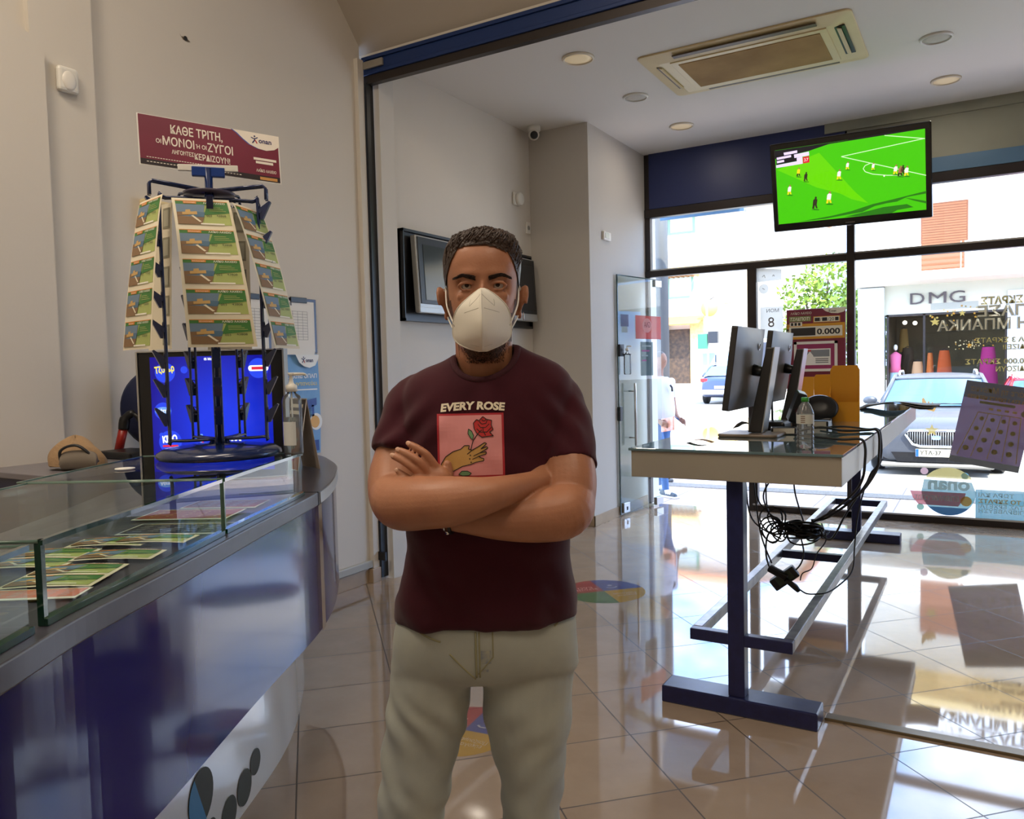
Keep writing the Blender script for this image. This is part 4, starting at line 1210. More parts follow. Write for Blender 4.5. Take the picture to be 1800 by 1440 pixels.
for (top, mid, end), nm in zip(drops, names):
    cable(nm, [(top[0], top[1], 1.083), (top[0] + .01, top[1], 0.95), mid, end], 0.0042)
tg = MB()
rnd = random.Random(3)
for k in range(26):
    c = Vector((-0.775 + rnd.uniform(-.075, .075), 4.08 + rnd.uniform(-.05, .05), 0.665 + rnd.uniform(-.025, .025)))
    a, ph, tl = rnd.uniform(.02, .062), rnd.uniform(0, 6), rnd.uniform(-.6, .6)
    tg.tube([c + Vector((a * 1.3 * cos(q + ph), .04 * sin(q * 2), a * .45 * sin(q + ph) + a * tl * .4 * cos(q))) for q in [i * 2 * pi / 18 for i in range(18)]], 0.0045, 5, 0, True)
for k in range(5):
    c = Vector((-0.89 + rnd.uniform(-.03, .03), 4.05, 0.69 + rnd.uniform(-.05, .04)))
    a = rnd.uniform(.03, .06)
    tg.tube([c + Vector((a * cos(q), .02 * sin(q * 2), a * 1.2 * sin(q))) for q in [i * 2 * pi / 18 for i in range(18)]], 0.004, 5, 0, True)
tag(tg.build('cable_tangle', m_cab), 'coiled tangle of black cables hanging below the tall table', 'cables', kind='stuff')
t = thing('power_brick', 'black power brick wrapped in the upper cable tangle', 'adapter', (-0.77, 4.10, 0.62), 0, 'power bricks hanging under the tall table')
MB().obox((-0.755, 4.10, 0.655), (0.15, 0.06, 0.045), (0, rad(4), 0)).build('casing', m_black, t, bevel=0.006)
t = thing('power_brick', 'black power brick with greenish label hanging lowest under the table', 'adapter', (-0.84, 4.05, 0.40), 0, 'power bricks hanging under the tall table')
MB().obox((-0.845, 4.05, 0.425), (0.14, 0.05, 0.06), (0, rad(-38), 0.2)).build('casing', m_black, t, bevel=0.006)
MB().obox((-0.84, 4.022, 0.43), (0.085, 0.004, 0.045), (0, rad(-38), 0.2)).build('rating_label', mat('green-black label', (52, 62, 46), 0.4), t)
t = thing('plug', 'black plug crossing over the lowest hanging power brick', 'plug', (-0.87, 4.03, 0.42))
MB().obox((-0.87, 4.02, 0.455), (0.10, 0.04, 0.035), (0, rad(25), 0)).build('body', m_black, t, bevel=0.008)
MB().tube([(-0.83, 4.0, 0.43), (-0.79, 4.03, 0.39), (-0.775, 4.04, 0.37)], [0.012, 0.016, 0.012], 8).build('strain_relief', m_black, t)
cable('cable from the lower brick up over the bright rail', [(-0.775, 4.04, 0.38), (-0.74, 4.05, 0.358), (-0.70, 4.08, 0.353), (-0.66, 4.12, 0.354), (-0.62, 4.2, 0.37), (-0.565, 4.3, 0.43), (-0.56, 4.36, 0.54), (-0.555, 4.4, 0.66), (-0.53, 4.42, 0.8), (-0.49, 4.42, 0.92), (-0.443, 4.42, 0.98), (-0.443, 4.42, 1.08)], 0.004)
cable('thin cable between the two hanging bricks', [(-0.78, 4.08, 0.66), (-0.76, 4.09, 0.56), (-0.77, 4.07, 0.50), (-0.80, 4.05, 0.46)], 0.004)
cable('cable looping left from the tangle down to the plug', [(-0.86, 4.05, 0.70), (-0.92, 4.04, 0.64), (-0.93, 4.03, 0.55), (-0.915, 4.03, 0.48), (-0.89, 4.02, 0.46)], 0.0045)
cable('pale thin cable hanging right of the tangle to the adapters', [(-0.68, 4.12, 0.70), (-0.66, 4.12, 0.62), (-0.70, 4.1, 0.55), (-0.72, 4.08, 0.48), (-0.76, 4.06, 0.455), (-0.77, 4.05, 0.42)], 0.003)
# ================================================================ the counter with its glass cases
CPTS = [(-.72, -.6), (-.95, -.05), (-1.2, .40), (-1.338, .642), (-1.477, .865), (-1.626, 1.159), (-1.885, 1.641), (-2.104, 2.071), (-2.228, 2.285), (-2.36, 2.47),
        (-2.508, 2.648), (-2.72, 2.88), (-2.936, 3.061), (-3.164, 3.212), (-3.35, 3.2), (-3.5, 3.05)]
CUR = [Vector((p.x, p.y)) for p in catmull([(x, y, 0) for x, y in CPTS], 8)]


def coff(d, pts=None):
    pts = pts or CUR
    out = []
    for i, p in enumerate(pts):
        t = (pts[min(i + 1, len(pts) - 1)] - pts[max(i - 1, 0)]).normalized()
        out.append(p - Vector((t.y, -t.x)) * d)
    return out


def cwall(mb, pts, z0, z1, mi=0, smooth=True):
    n = len(pts)
    vs = [(p.x, p.y, z0) for p in pts] + [(p.x, p.y, z1) for p in pts]
    return mb.add(vs, [(i, i + 1, n + i + 1, n + i) for i in range(n - 1)], mi, smooth)


def cbelt(mb, d0, d1, z0, z1, pts=None, mi=0):
    """solid band between two offsets of the counter curve"""
    a, b2 = coff(d0, pts), coff(d1, pts)
    n = len(a)
    vs = [(p.x, p.y, z) for z in (z0, z1) for p in a] + [(p.x, p.y, z) for z in (z0, z1) for p in b2]
    fs = []
    for i in range(n - 1):
        fs += [(i, i + 1, n + i + 1, n + i), (2 * n + i + 1, 2 * n + i, 3 * n + i, 3 * n + i + 1), (n + i, n + i + 1, 3 * n + i + 1, 3 * n + i), (i + 1, i, 2 * n + i, 2 * n + i + 1)]
    fs += [(0, n, 3 * n, 2 * n), (n - 1, 3 * n - 1, 4 * n - 1, 2 * n - 1)]
    return mb.add(vs, fs, mi)


m_slab = mat('charcoal laminate', (74, 72, 82), 0.28, var=(20, 0.3))
m_cpanel = mat('mirror-gloss navy lacquer', (14, 13, 92), 0.09, 0.0, 0.28)
m_cbase = mat('gloss white lacquer', (214, 214, 210), 0.12, 0.0, 0.6, coat=0.6)
ct = thing('counter', 'curved shop counter with gloss navy front, white plinth and dark round cut-outs', 'counter', (-2.0, 1.5, 0))
slab = MB()
inner = [Vector(q) for q in ((-1.45, -.9), (-1.85, -.1), (-2.05, .45), (-2.35, 1.0), (-2.7, 1.5), (-3.02, 1.9), (-3.05, 2.4), (-3.18, 2.86), (-3.45, 2.97))]
outl = [(p.x, p.y) for p in CUR] + [(p.x, p.y) for p in reversed(inner)]
slab.poly(Fr((0, 0, 1.05), (1, 0, 0), (0, 1, 0)), outl, 0, 0, 0.05)
slab.build('slab', m_slab, ct, bevel=0.004, fix=True)
ia = min(range(len(CUR)), key=lambda i: (CUR[i] - Vector((-2.17, 2.19))).length)
pn = MB()
cbelt(pn, 0.008, 0.03, 0.515, 1.0)
pn.build('front_panel', m_cpanel, ct, fix=True)
sf = MB()
a, b2 = coff(0.008), coff(0.205)
n = len(a)
sf.add([(p.x, p.y, 0.516) for p in a] + [(p.x, p.y, 0.516) for p in b2], [(i, n + i, n + i + 1, i + 1) for i in range(n - 1)])
sf.build('soffit', m_cbase, ct)
bs = MB()
cbelt(bs, 0.19, 0.22, 0.0, 0.516)
bs.build('plinth', m_cbase, ct, fix=True)
cs = MB()
cbelt(cs, 0.0, 0.012, 0.516, 1.0, CUR[ia:ia + 3])  # strip added to mimic the bright reflection on the curved end
cs.build('reflection_strip', m_chrome, ct, fix=True)
jo = MB()
cbelt(jo, -0.002, 0.3, 0.999, 1.0515, [CUR[ia], CUR[ia] + (CUR[ia + 1] - CUR[ia]).normalized() * 0.006])
jo.build('slab_joint', m_black, ct, fix=True)
ee = MB()
cbelt(ee, -0.003, 0.004, 1.004, 1.046, CUR[ia + 1:])
ee.build('end_edging', m_steel, ct, fix=True)
m_hole = mat('dark recess', (34, 38, 22), 0.5)
m_holeb = mat('blue recess wall', (24, 110, 150), 0.4)
BAS = coff(0.1885)


def on_base(s):
    acc = 0
    for i in range(len(BAS) - 1):
        L = (BAS[i + 1] - BAS[i]).length
        if acc + L >= s:
            q = BAS[i].lerp(BAS[i + 1], (s - acc) / L)
            t = (BAS[i + 1] - BAS[i]).normalized()
            return q, t
        acc += L


for s0, z0, r in ((2.885, 0.125, 0.045), (2.785, 0.085, 0.060), (2.47, 0.225, 0.085), (2.66, 0.062, 0.058), (2.525, 0.085, 0.04)):
    q, t = on_base(s0)
    fh = Fr((q.x, q.y, z0), (t.x, t.y, 0), (0, 0, 1))
    o = MB().circ(fh, 0, 0, r, 0, h=0.0015, n=28).build('cutout', m_hole, ct)
    if r > 0.08:
        MB().poly(fh, [(r * cos(rad(a)), r * sin(rad(a))) for a in range(120, 300, 12)], 0, h=0.0025).build('recess_side', m_holeb, o)

# display cases -----------------------------------------------------------------
m_cglass = glass_mat('display case glass', (240, 248, 244), 0.9)
m_gedge = mat('deep green glass edge', (10, 54, 38), 0.08, 0, 0.6, coat=0.5)
m_gedge2 = mat('grey-green glass edge', (92, 118, 106), 0.1, 0, 0.6)
FRO = coff(0.04)


def idx(y):
    return min(range(len(FRO) // 2 + 30), key=lambda i: abs(FRO[i].y - y))


def case(lab, ya, yb, dep, joint):
    i0, i1 = idx(ya), idx(yb)
    base = FRO[i0:i1 + 1]
    pts = CUR[i0:i1 + 1]
    for q in (base, pts):                      # leave a small gap to the next case
        q[-1] = q[-2].lerp(q[-1], 0.75)
    t = thing('glass_display_case', lab, 'display case', (base[0].x, base[0].y, 1.05), 0, 'glass cases along the counter top')
    z0, z1 = 1.052, 1.21
    mb = MB()
    cwall(mb, base, z0, z1, smooth=True)
    mb.build('front_pane', m_cglass, t)
    back = coff(dep, pts)
    mb = MB()
    n = len(base)
    mb.add([(p.x, p.y, z1 - 0.002) for p in base] + [(p.x, p.y, z1 - 0.002) for p in back], [(i, i + 1, n + i + 1, n + i) for i in range(n - 1)])
    mb.build('top_pane', m_cglass, t)
    cwall(MB(), back, z0, z1).build('back_pane', m_cglass, t)
    for k, nm in ((0, 'side_pane'), (-1, 'side_pane')):
        cwall(MB(), [base[k], back[k]], z0, z1 - 0.003).build(nm, m_cglass, t)
    ed = MB()
    cbelt(ed, 0.032, 0.044, z1 - 0.010, z1, pts)
    cbelt(ed, 0.030, 0.048, z0 - 0.001, z0 + 0.012, pts)
    ed.build('edge_strip', m_gedge, t, fix=True)
    e2 = MB()
    cbelt(e2, dep - 0.006, dep, z1 - 0.007, z1, pts)
    for k in (0, -1):
        d = (back[k] - base[k])
        e2.tube([(base[k].x, base[k].y, z1 - 0.003), (back[k].x, back[k].y, z1 - 0.003)], 0.0035, 6)
    e2.build('back_edge', m_gedge2, t, fix=True)
    p0, tt = base[0], (base[1] - base[0]).normalized()
    nn = Vector((tt.y, -tt.x))
    jp = MB()
    w = 0.013 if joint else 0.006
    a0 = p0 + nn * 0.004
    jp.add([(q.x, q.y, z) for z in (z0, z1) for q in (a0, a0 + tt * w, a0 + tt * w - nn * 0.012, a0 - nn * 0.012)],
           [(0, 1, 2, 3), (7, 6, 5, 4), (0, 4, 5, 1), (1, 5, 6, 2), (2, 6, 7, 3), (3, 7, 4, 0)])
    jp.build('corner_edge', m_gedge if joint else m_gedge2, t, fix=True)
    return t


case('glass counter case nearest the viewpoint, holding coin scratch cards', -0.15, 0.755, 0.56, False)
case('middle glass counter case holding green lottery sheets', 0.79, 1.47, 0.60, True)
case('far glass counter case carrying the ticket carousel', 1.49, 2.12, 0.64, False)

# ---------------------------------------------------------------- printed tickets
m_tick = [mat('ticket paper', (238, 228, 202), 0.6), mat('ticket green', (70, 128, 62), 0.6), mat('ticket pale green', (176, 188, 112), 0.6), mat('ticket orange', (214, 140, 66), 0.6),
          mat('ticket sky blue', (112, 136, 158), 0.6), mat('ticket rock brown', (138, 108, 76), 0.6), mat('ticket castle tan', (206, 168, 104), 0.6), mat('ticket white print', (244, 240, 226), 0.6),
          mat('ticket dark print', (60, 62, 52), 0.6), mat('ticket sea blue', (84, 116, 140), 0.6)]


def bq(mb, fn, q, mi, h, n=3):
    """quad bent along a surface fn(u, v, h)"""
    (a, b_, c, d) = [Vector(p) for p in q]
    mb.grid(1 if n < 2 else 2, n, lambda s, t: fn(*(a.lerp(b_, s).lerp(d.lerp(c, s), t)), h * 1.6), mi, False)


class Surf:
    """lets text() draw on a bent surface"""

    def __init__(s, fn):
        s.fn = fn

    def p(s, u, v, h=0.0):
        return s.fn(u, v, h)


def ticket(mb, fn, u, v, w, h, number, detail=True):
    """one printed ticket: castle photo on the left, green field with lettering on the right"""
    R = lambda a, b_, c, d, mi, z, n=2: bq(mb, fn, [(u + a * w, v + b_ * h), (u + c * w, v + b_ * h), (u + c * w, v + d * h), (u + a * w, v + d * h)], mi, z, n)
    Q = lambda pts, mi, z: bq(mb, fn, [(u + a * w, v + b_ * h) for a, b_ in pts], mi, z, 2)
    R(0.0, 0.0, 1.0, 1.0, 2, 0.0005, 3)
    R(0.0, 0.84, 1.0, 1.0, 1, 0.0009)
    Q([(0.50, 0.40), (1.0, 0.52), (1.0, 0.84), (0.60, 0.84)], 1, 0.0009)
    R(0.0, 0.97, 1.0, 1.0, 3, 0.0013)
    Q([(0, 0.0), (0.44, 0.0), (0.55, 0.84), (0, 0.84)], 4, 0.0012)
    Q([(0, 0.0), (0.44, 0.0), (0.50, 0.30), (0, 0.34)], 5, 0.0015)
    Q([(0.0, 0.34), (0.22, 0.38), (0.18, 0.52), (0, 0.50)], 5, 0.0015)
    Q([(0.30, 0.34), (0.50, 0.32), (0.53, 0.52), (0.36, 0.54)], 9, 0.0015)
    Q([(0.10, 0.40), (0.38, 0.42), (0.38, 0.55), (0.10, 0.50)], 6, 0.0018)
    Q([(0.16, 0.50), (0.26, 0.50), (0.26, 0.62), (0.17, 0.60)], 6, 0.0018)
    Q([(0.26, 0.36), (0.40, 0.10), (0.44, 0.12), (0.30, 0.38)], 0, 0.0019)
    R(0.15, 0.87, 0.40, 0.965, 3, 0.0014)
    R(0.42, 0.0, 0.86, 0.06, 7, 0.0018)
    for k in range(3):
        R(0.62, 0.58 + 0.07 * k, 0.94 - 0.05 * k, 0.60 + 0.07 * k, 2, 0.0014)
    if detail:
        sf_ = Surf(fn)
        mb.text(sf_, 'ΛΑΪΚΟ ΛΑΧΕΙΟ', u + 0.74 * w, v + 0.875 * h, 0.075 * h, 7, 0.0040, width=0.42 * w, bold=0.015)
        mb.text(sf_, 'Ελληνικό', u + 0.27 * w, v + 0.895 * h, 0.05 * h, 0, 0.0042, width=0.2 * w)
        mb.text(sf_, '003', u + 0.60 * w, v + 0.33 * h, 0.09 * h, 8, 0.0034, width=0.10 * w)
        mb.text(sf_, number, u + 0.83 * w, v + 0.35 * h, 0.09 * h, 8, 0.0034, width=0.18 * w)


def sheet_strip(mb, fn, w, h, n, number):
    """paper strip of n tickets with pale margins, u in -w/2..w/2, v in 0..h (0 at the bottom)"""
    mb.grid(4, 5 * n, lambda s, t: fn((s - 0.5) * w, t * h, 0), 0, True)
    mb.grid(4, 5 * n, lambda s, t: fn((0.5 - s) * w, t * h, -0.0006), 0, True)
    ph = h / n
    for k in range(n):
        ticket(mb, fn, -w * 0.45, k * ph + ph * 0.10, w * 0.90, ph * 0.82, number)


def flat_sheet(lab, x, y, rz, w, h, n, z=0.0):
    x, y = x - .055 * cos(A_), y - .055 * sin(A_)
    t = Matrix.Translation((x, y, 1.056 + z)) @ Matrix.Rotation(rz, 4, 'Z')
    mb = MB()
    sheet_strip(mb, lambda u, v, q=0.0: t @ Vector((u, v - h / 2, q + 0.004 * sin(pi * (u / w + .5)))), w, h, n, '43808')
    return tag(mb.build('lottery_sheet', m_tick), lab, 'lottery sheet', 'green lottery sheets in the glass case')


A_ = math.atan2(1.638 - 1.159, -1.885 + 1.626) - pi / 2      # heading of the counter front here
flat_sheet('green lottery sheet nearest the corner edge in the middle case, in front', -1.735, 1.03, A_ + 0.10, 0.20, 0.20, 2)
flat_sheet('green lottery sheet at the front glass of the middle case, next along', -1.80, 1.20, A_ + 0.06, 0.20, 0.10, 1, 0.004)
flat_sheet('rear green lottery sheet of the middle case, nearest end', -1.96, 1.10, A_ + 0.05, 0.20, 0.20, 2, 0.001)
flat_sheet('rear green lottery sheet of the middle case, farther end', -1.97, 1.29, A_ + 0.05, 0.20, 0.10, 1, 0.003)
flat_sheet('green lottery sheet lying last before the dark scratch cards', -1.88, 1.36, A_, 0.20, 0.10, 1, 0.006)
m_scr_r = mat('scratch card red', (150, 56, 40), 0.5, var=(30, 0.6, (186, 110, 50)))
m_scr_d = mat('scratch card black', (40, 36, 36), 0.5)
m_gold = mat('gold print', (222, 186, 84), 0.4, 0.3)
m_pink = mat('pale red print', (214, 130, 110), 0.6)


def scratch(lab, x, y, rz, w, h, base, kind, z=0.0):
    x, y = x - .065 * cos(A_), y - .065 * sin(A_)
    fs2 = Fr((x, y, 1.056 + z), (cos(rz), sin(rz), 0), (-sin(rz), cos(rz), 0))
    mb = MB().rect(fs2, -w / 2, -h / 2, w / 2, h / 2, 0, 0.0, 0.0015)
    mb.rect(fs2, -w / 2 + .006, -h / 2 + .012, w / 2 - .006, h / 2 - .006, 1, 0.0004)
    for i in range(5):
        for j in range(4):
            u, v = -w * 0.36 + i * w * 0.17, -h * 0.22 + j * h * 0.15
            if kind == 'dash':
                mb.rect(fs2, u - w * .045, v - h * .018, u + w * .045, v + h * .018, 2, 0.0008)
            elif kind == 'star':
                mb.star(fs2, u, v, h * 0.04, 3, 0.0008)
            else:
                mb.circ(fs2, u, v, h * 0.055, 3, 0.0008, n=14)
    for k in range(3):
        mb.rect(fs2, -w * (0.42 - 0.04 * k), h * (0.36 + 0.035 * k), w * (0.40 - 0.03 * k), h * (0.375 + 0.035 * k), 3, 0.0008)
    return tag(mb.build('scratch_card', [m_paper, base, mat('silver scratch panel', (178, 176, 168), 0.4), m_gold], fix=False), lab, 'scratch card', 'scratch cards in the glass cases')


scratch('black scratch card with rows of silver dashes in the middle case', -1.97, 1.51, A_, 0.30, 0.16, m_scr_d, 'dash')
scratch('red scratch card with gold stars beyond the black dashed card', -2.14, 1.68, A_, 0.30, 0.18, m_scr_r, 'star', 0.001)
scratch('reddish scratch card farthest under the ticket carousel', -2.20, 1.87, A_, 0.26, 0.16, m_scr_r, 'dash')
scratch('pale red scratch card in the corner of the middle case behind the glass edge', -1.63, 0.915, A_ + 0.1, 0.20, 0.08, m_pink, 'dash', 0.002)
scratch('black scratch card with gold coins in the nearest case', -1.52, 0.62, A_ + 0.1, 0.24, 0.20, m_scr_d, 'coin')
scratch('green-edged scratch card with gold coins at the near left of the nearest case', -1.62, 0.40, A_, 0.26, 0.22, mat('scratch card green', (90, 130, 80), 0.5), 'coin', 0.001)
t = thing('coaster', 'small round white disc lying on the glass top left of the carousel', 'disc', (-2.36, 1.535, 1.21))
MB().lathe([(0, 0), (0.030, 0), (0.030, 0.003), (0, 0.003)], (-2.36, 1.535, 1.2105), 28).build('disc', m_paper, t, fix=True)
# ---------------------------------------------------------------- ticket carousel
m_car = mat('dark blue enamelled wire', (14, 34, 78), 0.22, 0.0, 0.6, coat=0.4)
SX, SY = -2.36, 1.906
TO = Vector((-SX, -SY, 0)).normalized()      # the way the carousel's front strip faces
TA = Vector((-TO.y, TO.x, 0))


def cpos(dx, dz, tw=0.0):
    """point dx across the view and tw towards the viewpoint from the carousel axis, at height dz"""
    q = Vector((SX, SY, 0)) + TA * dx + TO * tw
    return Vector((q.x, q.y, dz))


car = thing('ticket_carousel', 'dark blue wire ticket carousel on a round base, standing on the far glass case', 'ticket stand', (SX, SY, 1.21))
MB().lathe([(0, 0.001), (0.205, 0.001), (0.215, 0.010), (0.212, 0.022), (0.19, 0.036), (0.12, 0.046), (0.04, 0.05), (0.03, 0.06), (0, 0.06)], (SX, SY, 1.21), 48).build('base', m_car, car, fix=True)
MB().tube([(SX, SY, 1.25), (SX, SY, 2.235)], 0.014, 14).build('pole', m_car, car)
MB().lathe([(0, 2.140), (0.085, 2.140), (0.088, 2.148), (0.05, 2.156), (0, 2.156)], (SX, SY, 0), 32).build('top_disc', mat('smoky violet disc', (74, 66, 84), 0.3), car, fix=True)
ANG = (0.0, 78.0, -80.0, 150.0, -150.0)


def cdir(a):
    return TO * cos(rad(a)) + TA * sin(rad(a))


for k, a in enumerate(ANG):
    d = cdir(a)
    sd = Vector((-d.y, d.x, 0))
    wf = MB()
    R0 = 0.165 if k else 0.06
    for sgn in (-1, 1):
        o = Vector((SX, SY, 0)) + sd * 0.011 * sgn
        if k:
            wf.tube([o + d * 0.03 + Z3 * 2.158, o + d * 0.185 + Z3 * 2.175, o + d * 0.195 + Z3 * 2.165, o + d * 0.195 + Z3 * 2.125], 0.0055, 8)
        wf.tube(catmull([o + d * 0.02 + Z3 * 2.125, o + d * (R0 - .02) + Z3 * 2.12, o + d * R0 + Z3 * 2.10, o + d * R0 + Z3 * 1.7, o + d * R0 + Z3 * 1.30, o + d * (R0 - .01) + Z3 * 1.278, o + d * 0.02 + Z3 * 1.274], 5), 0.0048, 8)
    wf.build('wire_frame', m_car, car)
    for z in (2.085, 1.98, 1.875, 1.77, 1.665, 1.56, 1.46, 1.36):
        if k == 0 and z > 1.6 and z < 2.0:
            continue
        o = Vector((SX, SY, z)) + d * (R0 + 0.006)
        c = MB()
        c.tube([o - sd * 0.014, o + sd * 0.014], 0.008, 8)
        c.add([o + sd * s1 * 0.011 + d * r_ + Z3 * z_ for s1 in (-1, 1) for r_, z_ in ((0.0, 0.01), (0.034, 0.036), (0.040, 0.033), (0.010, -0.03), (0.002, -0.03))],
              [(0, 1, 2, 3, 4), (9, 8, 7, 6, 5), (0, 5, 6, 1), (1, 6, 7, 2), (2, 7, 8, 3), (3, 8, 9, 4), (4, 9, 5, 0)])
        c.tube([o + Vector((0, 0, 0.014)) + (sd * cos(q) + Z3 * sin(q)) * 0.014 for q in [i * pi / 5 for i in range(10)]], 0.0016, 5, 0, True)
        c.build('clip', m_car, car)
hd = MB()
hd.obox((SX, SY, 2.222), (0.11, 0.02, 0.034), (0, 0, YAW + rad(20)))
hd.build('sign_holder', mat('bright blue holder', (22, 58, 130), 0.3), car, bevel=0.003)
lw = MB()
lw.obox((SX, SY, 2.236), (0.20, 0.012, 0.022), (0, rad(-2), YAW + rad(20)))
lw.build('holder_strip', m_white, car, bevel=0.002)

# the maroon sign held on top
s00, s10, s11, s01 = Vector((-2.500, 1.735, 2.236)), Vector((-2.263, 2.156, 2.212)), Vector((-2.260, 2.169, 2.393)), Vector((-2.512, 1.740, 2.415))
sx_ = (s10 - s00)
SWD, SHT = sx_.length, (s01 - s00).length
fsn = Fr(s00, s10 - s00, s01 - s00)
m_mar = mat('maroon print', (112, 16, 48), 0.4, var=(4, 0.4, (134, 24, 60)))
m_sblk = mat('black print band', (30, 14, 22), 0.4)
sg = MB()
sg.rect(fsn, 0, 0, SWD, SHT, 0, 0, 0.0015)
sg.rect(fsn, 0.004, 0.004, SWD - 0.004, SHT - 0.002, 1, 0.0006)
sg.rect(fsn, 0.004, 0.004, SWD - 0.004, SHT * 0.13, 2, 0.0010)
cv = [(SWD * q, SHT * r) for q, r in ((0.655, 1.0), (0.69, 0.94), (0.73, 0.84), (0.78, 0.74), (0.84, 0.68), (0.90, 0.66), (0.96, 0.70), (1.0, 0.78), (1.0, 1.0))]
sg.poly(fsn, [(q - SWD * 0.012, r) for q, r in cv[:6]] + [cv[-1]], 4, 0.0009)
sg.poly(fsn, cv, 3, 0.0012)
T = lambda txt, u, v, h, w, mi=3, **k: sg.text(fsn, txt, SWD * u, SHT * v, SHT * h, mi, 0.0014, width=SWD * w, bold=0.018, **k)
T('ΚΑΘΕ ΤΡΙΤΗ,', 0.40, 0.70, 0.165, 0.36)
T('ΟΙ', 0.135, 0.475, 0.08, 0.035)
T('ΜΟΝΟΙ', 0.27, 0.455, 0.165, 0.215)
T('Ή ΟΙ', 0.425, 0.48, 0.08, 0.075)
T('ΖΥΓΟΙ', 0.56, 0.455, 0.165, 0.18)
T('ΛΗΓΟΝΤΕΣ', 0.295, 0.30, 0.08, 0.15)
T('ΚΕΡΔΙΖΟΥΝ!', 0.50, 0.255, 0.12, 0.25)
T('ΛΑΪΚΟ ΛΑΧΕΙΟ', 0.89, 0.20, 0.055, 0.15)
for u0, v0, w0 in ((0.80, 0.44, 0.17), (0.815, 0.37, 0.13)):
    sg.rect(fsn, SWD * u0, SHT * v0, SWD * (u0 + w0), SHT * (v0 + .05), 3, 0.0012)
sg.rect(fsn, SWD * 0.84, SHT * 0.04, SWD * 0.97, SHT * 0.10, 5, 0.0013)
for k in range(30):
    sg.rect(fsn, SWD * (0.05 + 0.018 * k), SHT * 0.165, SWD * (0.062 + 0.018 * k), SHT * 0.178, 3, 0.0012)
    sg.rect(fsn, SWD * (0.05 + 0.022 * k), SHT * 0.075, SWD * (0.064 + 0.022 * k), SHT * 0.088, 3, 0.0013)


def opap(mb, fr, u, v, k, blue, red, h=0.0, mirror=False, word=True):
    """small running-figure emblem with the four-letter wordmark; k is the figure's height"""
    g = -1 if mirror else 1
    L = lambda pts, w, mi: mb.line(fr, [(u + g * a * k, v + b_ * k) for a, b_ in pts], w * k, mi, h)
    L([(-0.42, 0.72), (-0.1, 0.58), (0.14, 0.62), (0.42, 0.80)], 0.12, blue)
    L([(0.0, 0.62), (0.02, 0.40), (-0.28, 0.0)], 0.14, blue)
    L([(0.02, 0.42), (0.16, 0.30), (0.30, 0.0)], 0.14, red)
    mb.circ(fr, u + g * 0.03 * k, v + 0.90 * k, 0.11 * k, blue, h, n=12)
    if word:
        mb.text(fr, 'onan', u + g * 0.52 * k, v + 0.14 * k, 0.62 * k, blue, h, align='l', width=1.6 * k, bold=0.025, mirror=mirror)


opap(sg, fsn, SWD * 0.815, SHT * 0.78, SHT * 0.16, 6, 7, 0.0016)
tag(sg.build('shop_sign', [m_paper, m_mar, m_sblk, mat('cream print', (240, 230, 216), 0.5), mat('blue rim print', (70, 90, 170), 0.5), mat('orange print', (206, 150, 80), 0.5), mat('navy print', (26, 30, 96), 0.5), mat('red print', (196, 40, 50), 0.5)]),
    'maroon printed sign with Greek headline clipped on top of the ticket carousel', 'sign')


# the hanging strips of tickets
def hang(lab, x0, t0, x1, t1, ztop, zbot, w0, w1, turn, turn1, number='43808', back=False, bulge=0.03):
    """strip from its clipped top (x0, t0) to its free bottom (x1, t1); turn = way it faces"""
    h = ztop - zbot

    def fn(u, v, q=0.0):
        s_ = v / h                                # 0 bottom .. 1 top
        k = 1 - s_
        w = w0 + (w1 - w0) * k
        x = x0 + (x1 - x0) * (k ** 0.8)
        tw = t0 + (t1 - t0) * (k ** 0.8) + bulge * sin(pi * k * 0.9)
        a = rad(turn + (turn1 - turn) * k)
        d = cdir(a * 180 / pi)
        sd = Vector((-d.y, d.x, 0))
        p = cpos(x, zbot + v * 1.0, tw)
        uu = u * w / w0
        return p + sd * uu + d * (q - 0.002 * (abs(uu) / w * 2) ** 2) + Z3 * (0.0 if not back else 0)
    mb = MB()
    if back:
        mb.grid(4, 16, lambda s, t: fn((s - .5) * w0, t * h, 0), 0, True)
        for k in range(5):
            v = h * (k * 0.2 + 0.03)
            bq(mb, fn, [(w0 * .15, v), (w0 * .42, v), (w0 * .42, v + h * .14), (w0 * .15, v + h * .14)], 10, 0.0008)
            bq(mb, fn, [(w0 * .19, v + h * .015), (w0 * .38, v + h * .015), (w0 * .38, v + h * .125), (w0 * .19, v + h * .125)], 11, 0.0012)
    else:
        sheet_strip(mb, fn, w0, h, 5, number)
    return tag(mb.build('ticket_strip', m_tick + [mat('grey stamp', (156, 150, 126), 0.6), mat('pale stamp', (186, 182, 160), 0.6)]), lab, 'lottery tickets', 'strips of lottery tickets on the carousel')


hang('front strip of five green castle tickets on the ticket carousel', -0.030, 0.075, 0.025, 0.115, 2.112, 1.600, 0.185, 0.225, 0, 2)
hang('left strip of green castle tickets on the ticket carousel', -0.185, 0.10, -0.245, 0.15, 2.10, 1.594, 0.185, 0.20, -64, -60)
hang('right strip of green castle tickets on the ticket carousel', 0.125, 0.05, 0.245, 0.07, 2.095, 1.594, 0.185, 0.20, 56, 60)
hang('white-backed strip between the front and right tickets on the carousel', 0.06, -0.10, 0.05, -0.14, 2.12, 1.60, 0.15, 0.16, -10, -10, back=True, bulge=0)
hang('white-backed strip seen on edge inside the left tickets on the carousel', -0.165, -0.06, -0.19, -0.08, 2.11, 1.60, 0.16, 0.16, -58, -58, back=True, bulge=0)

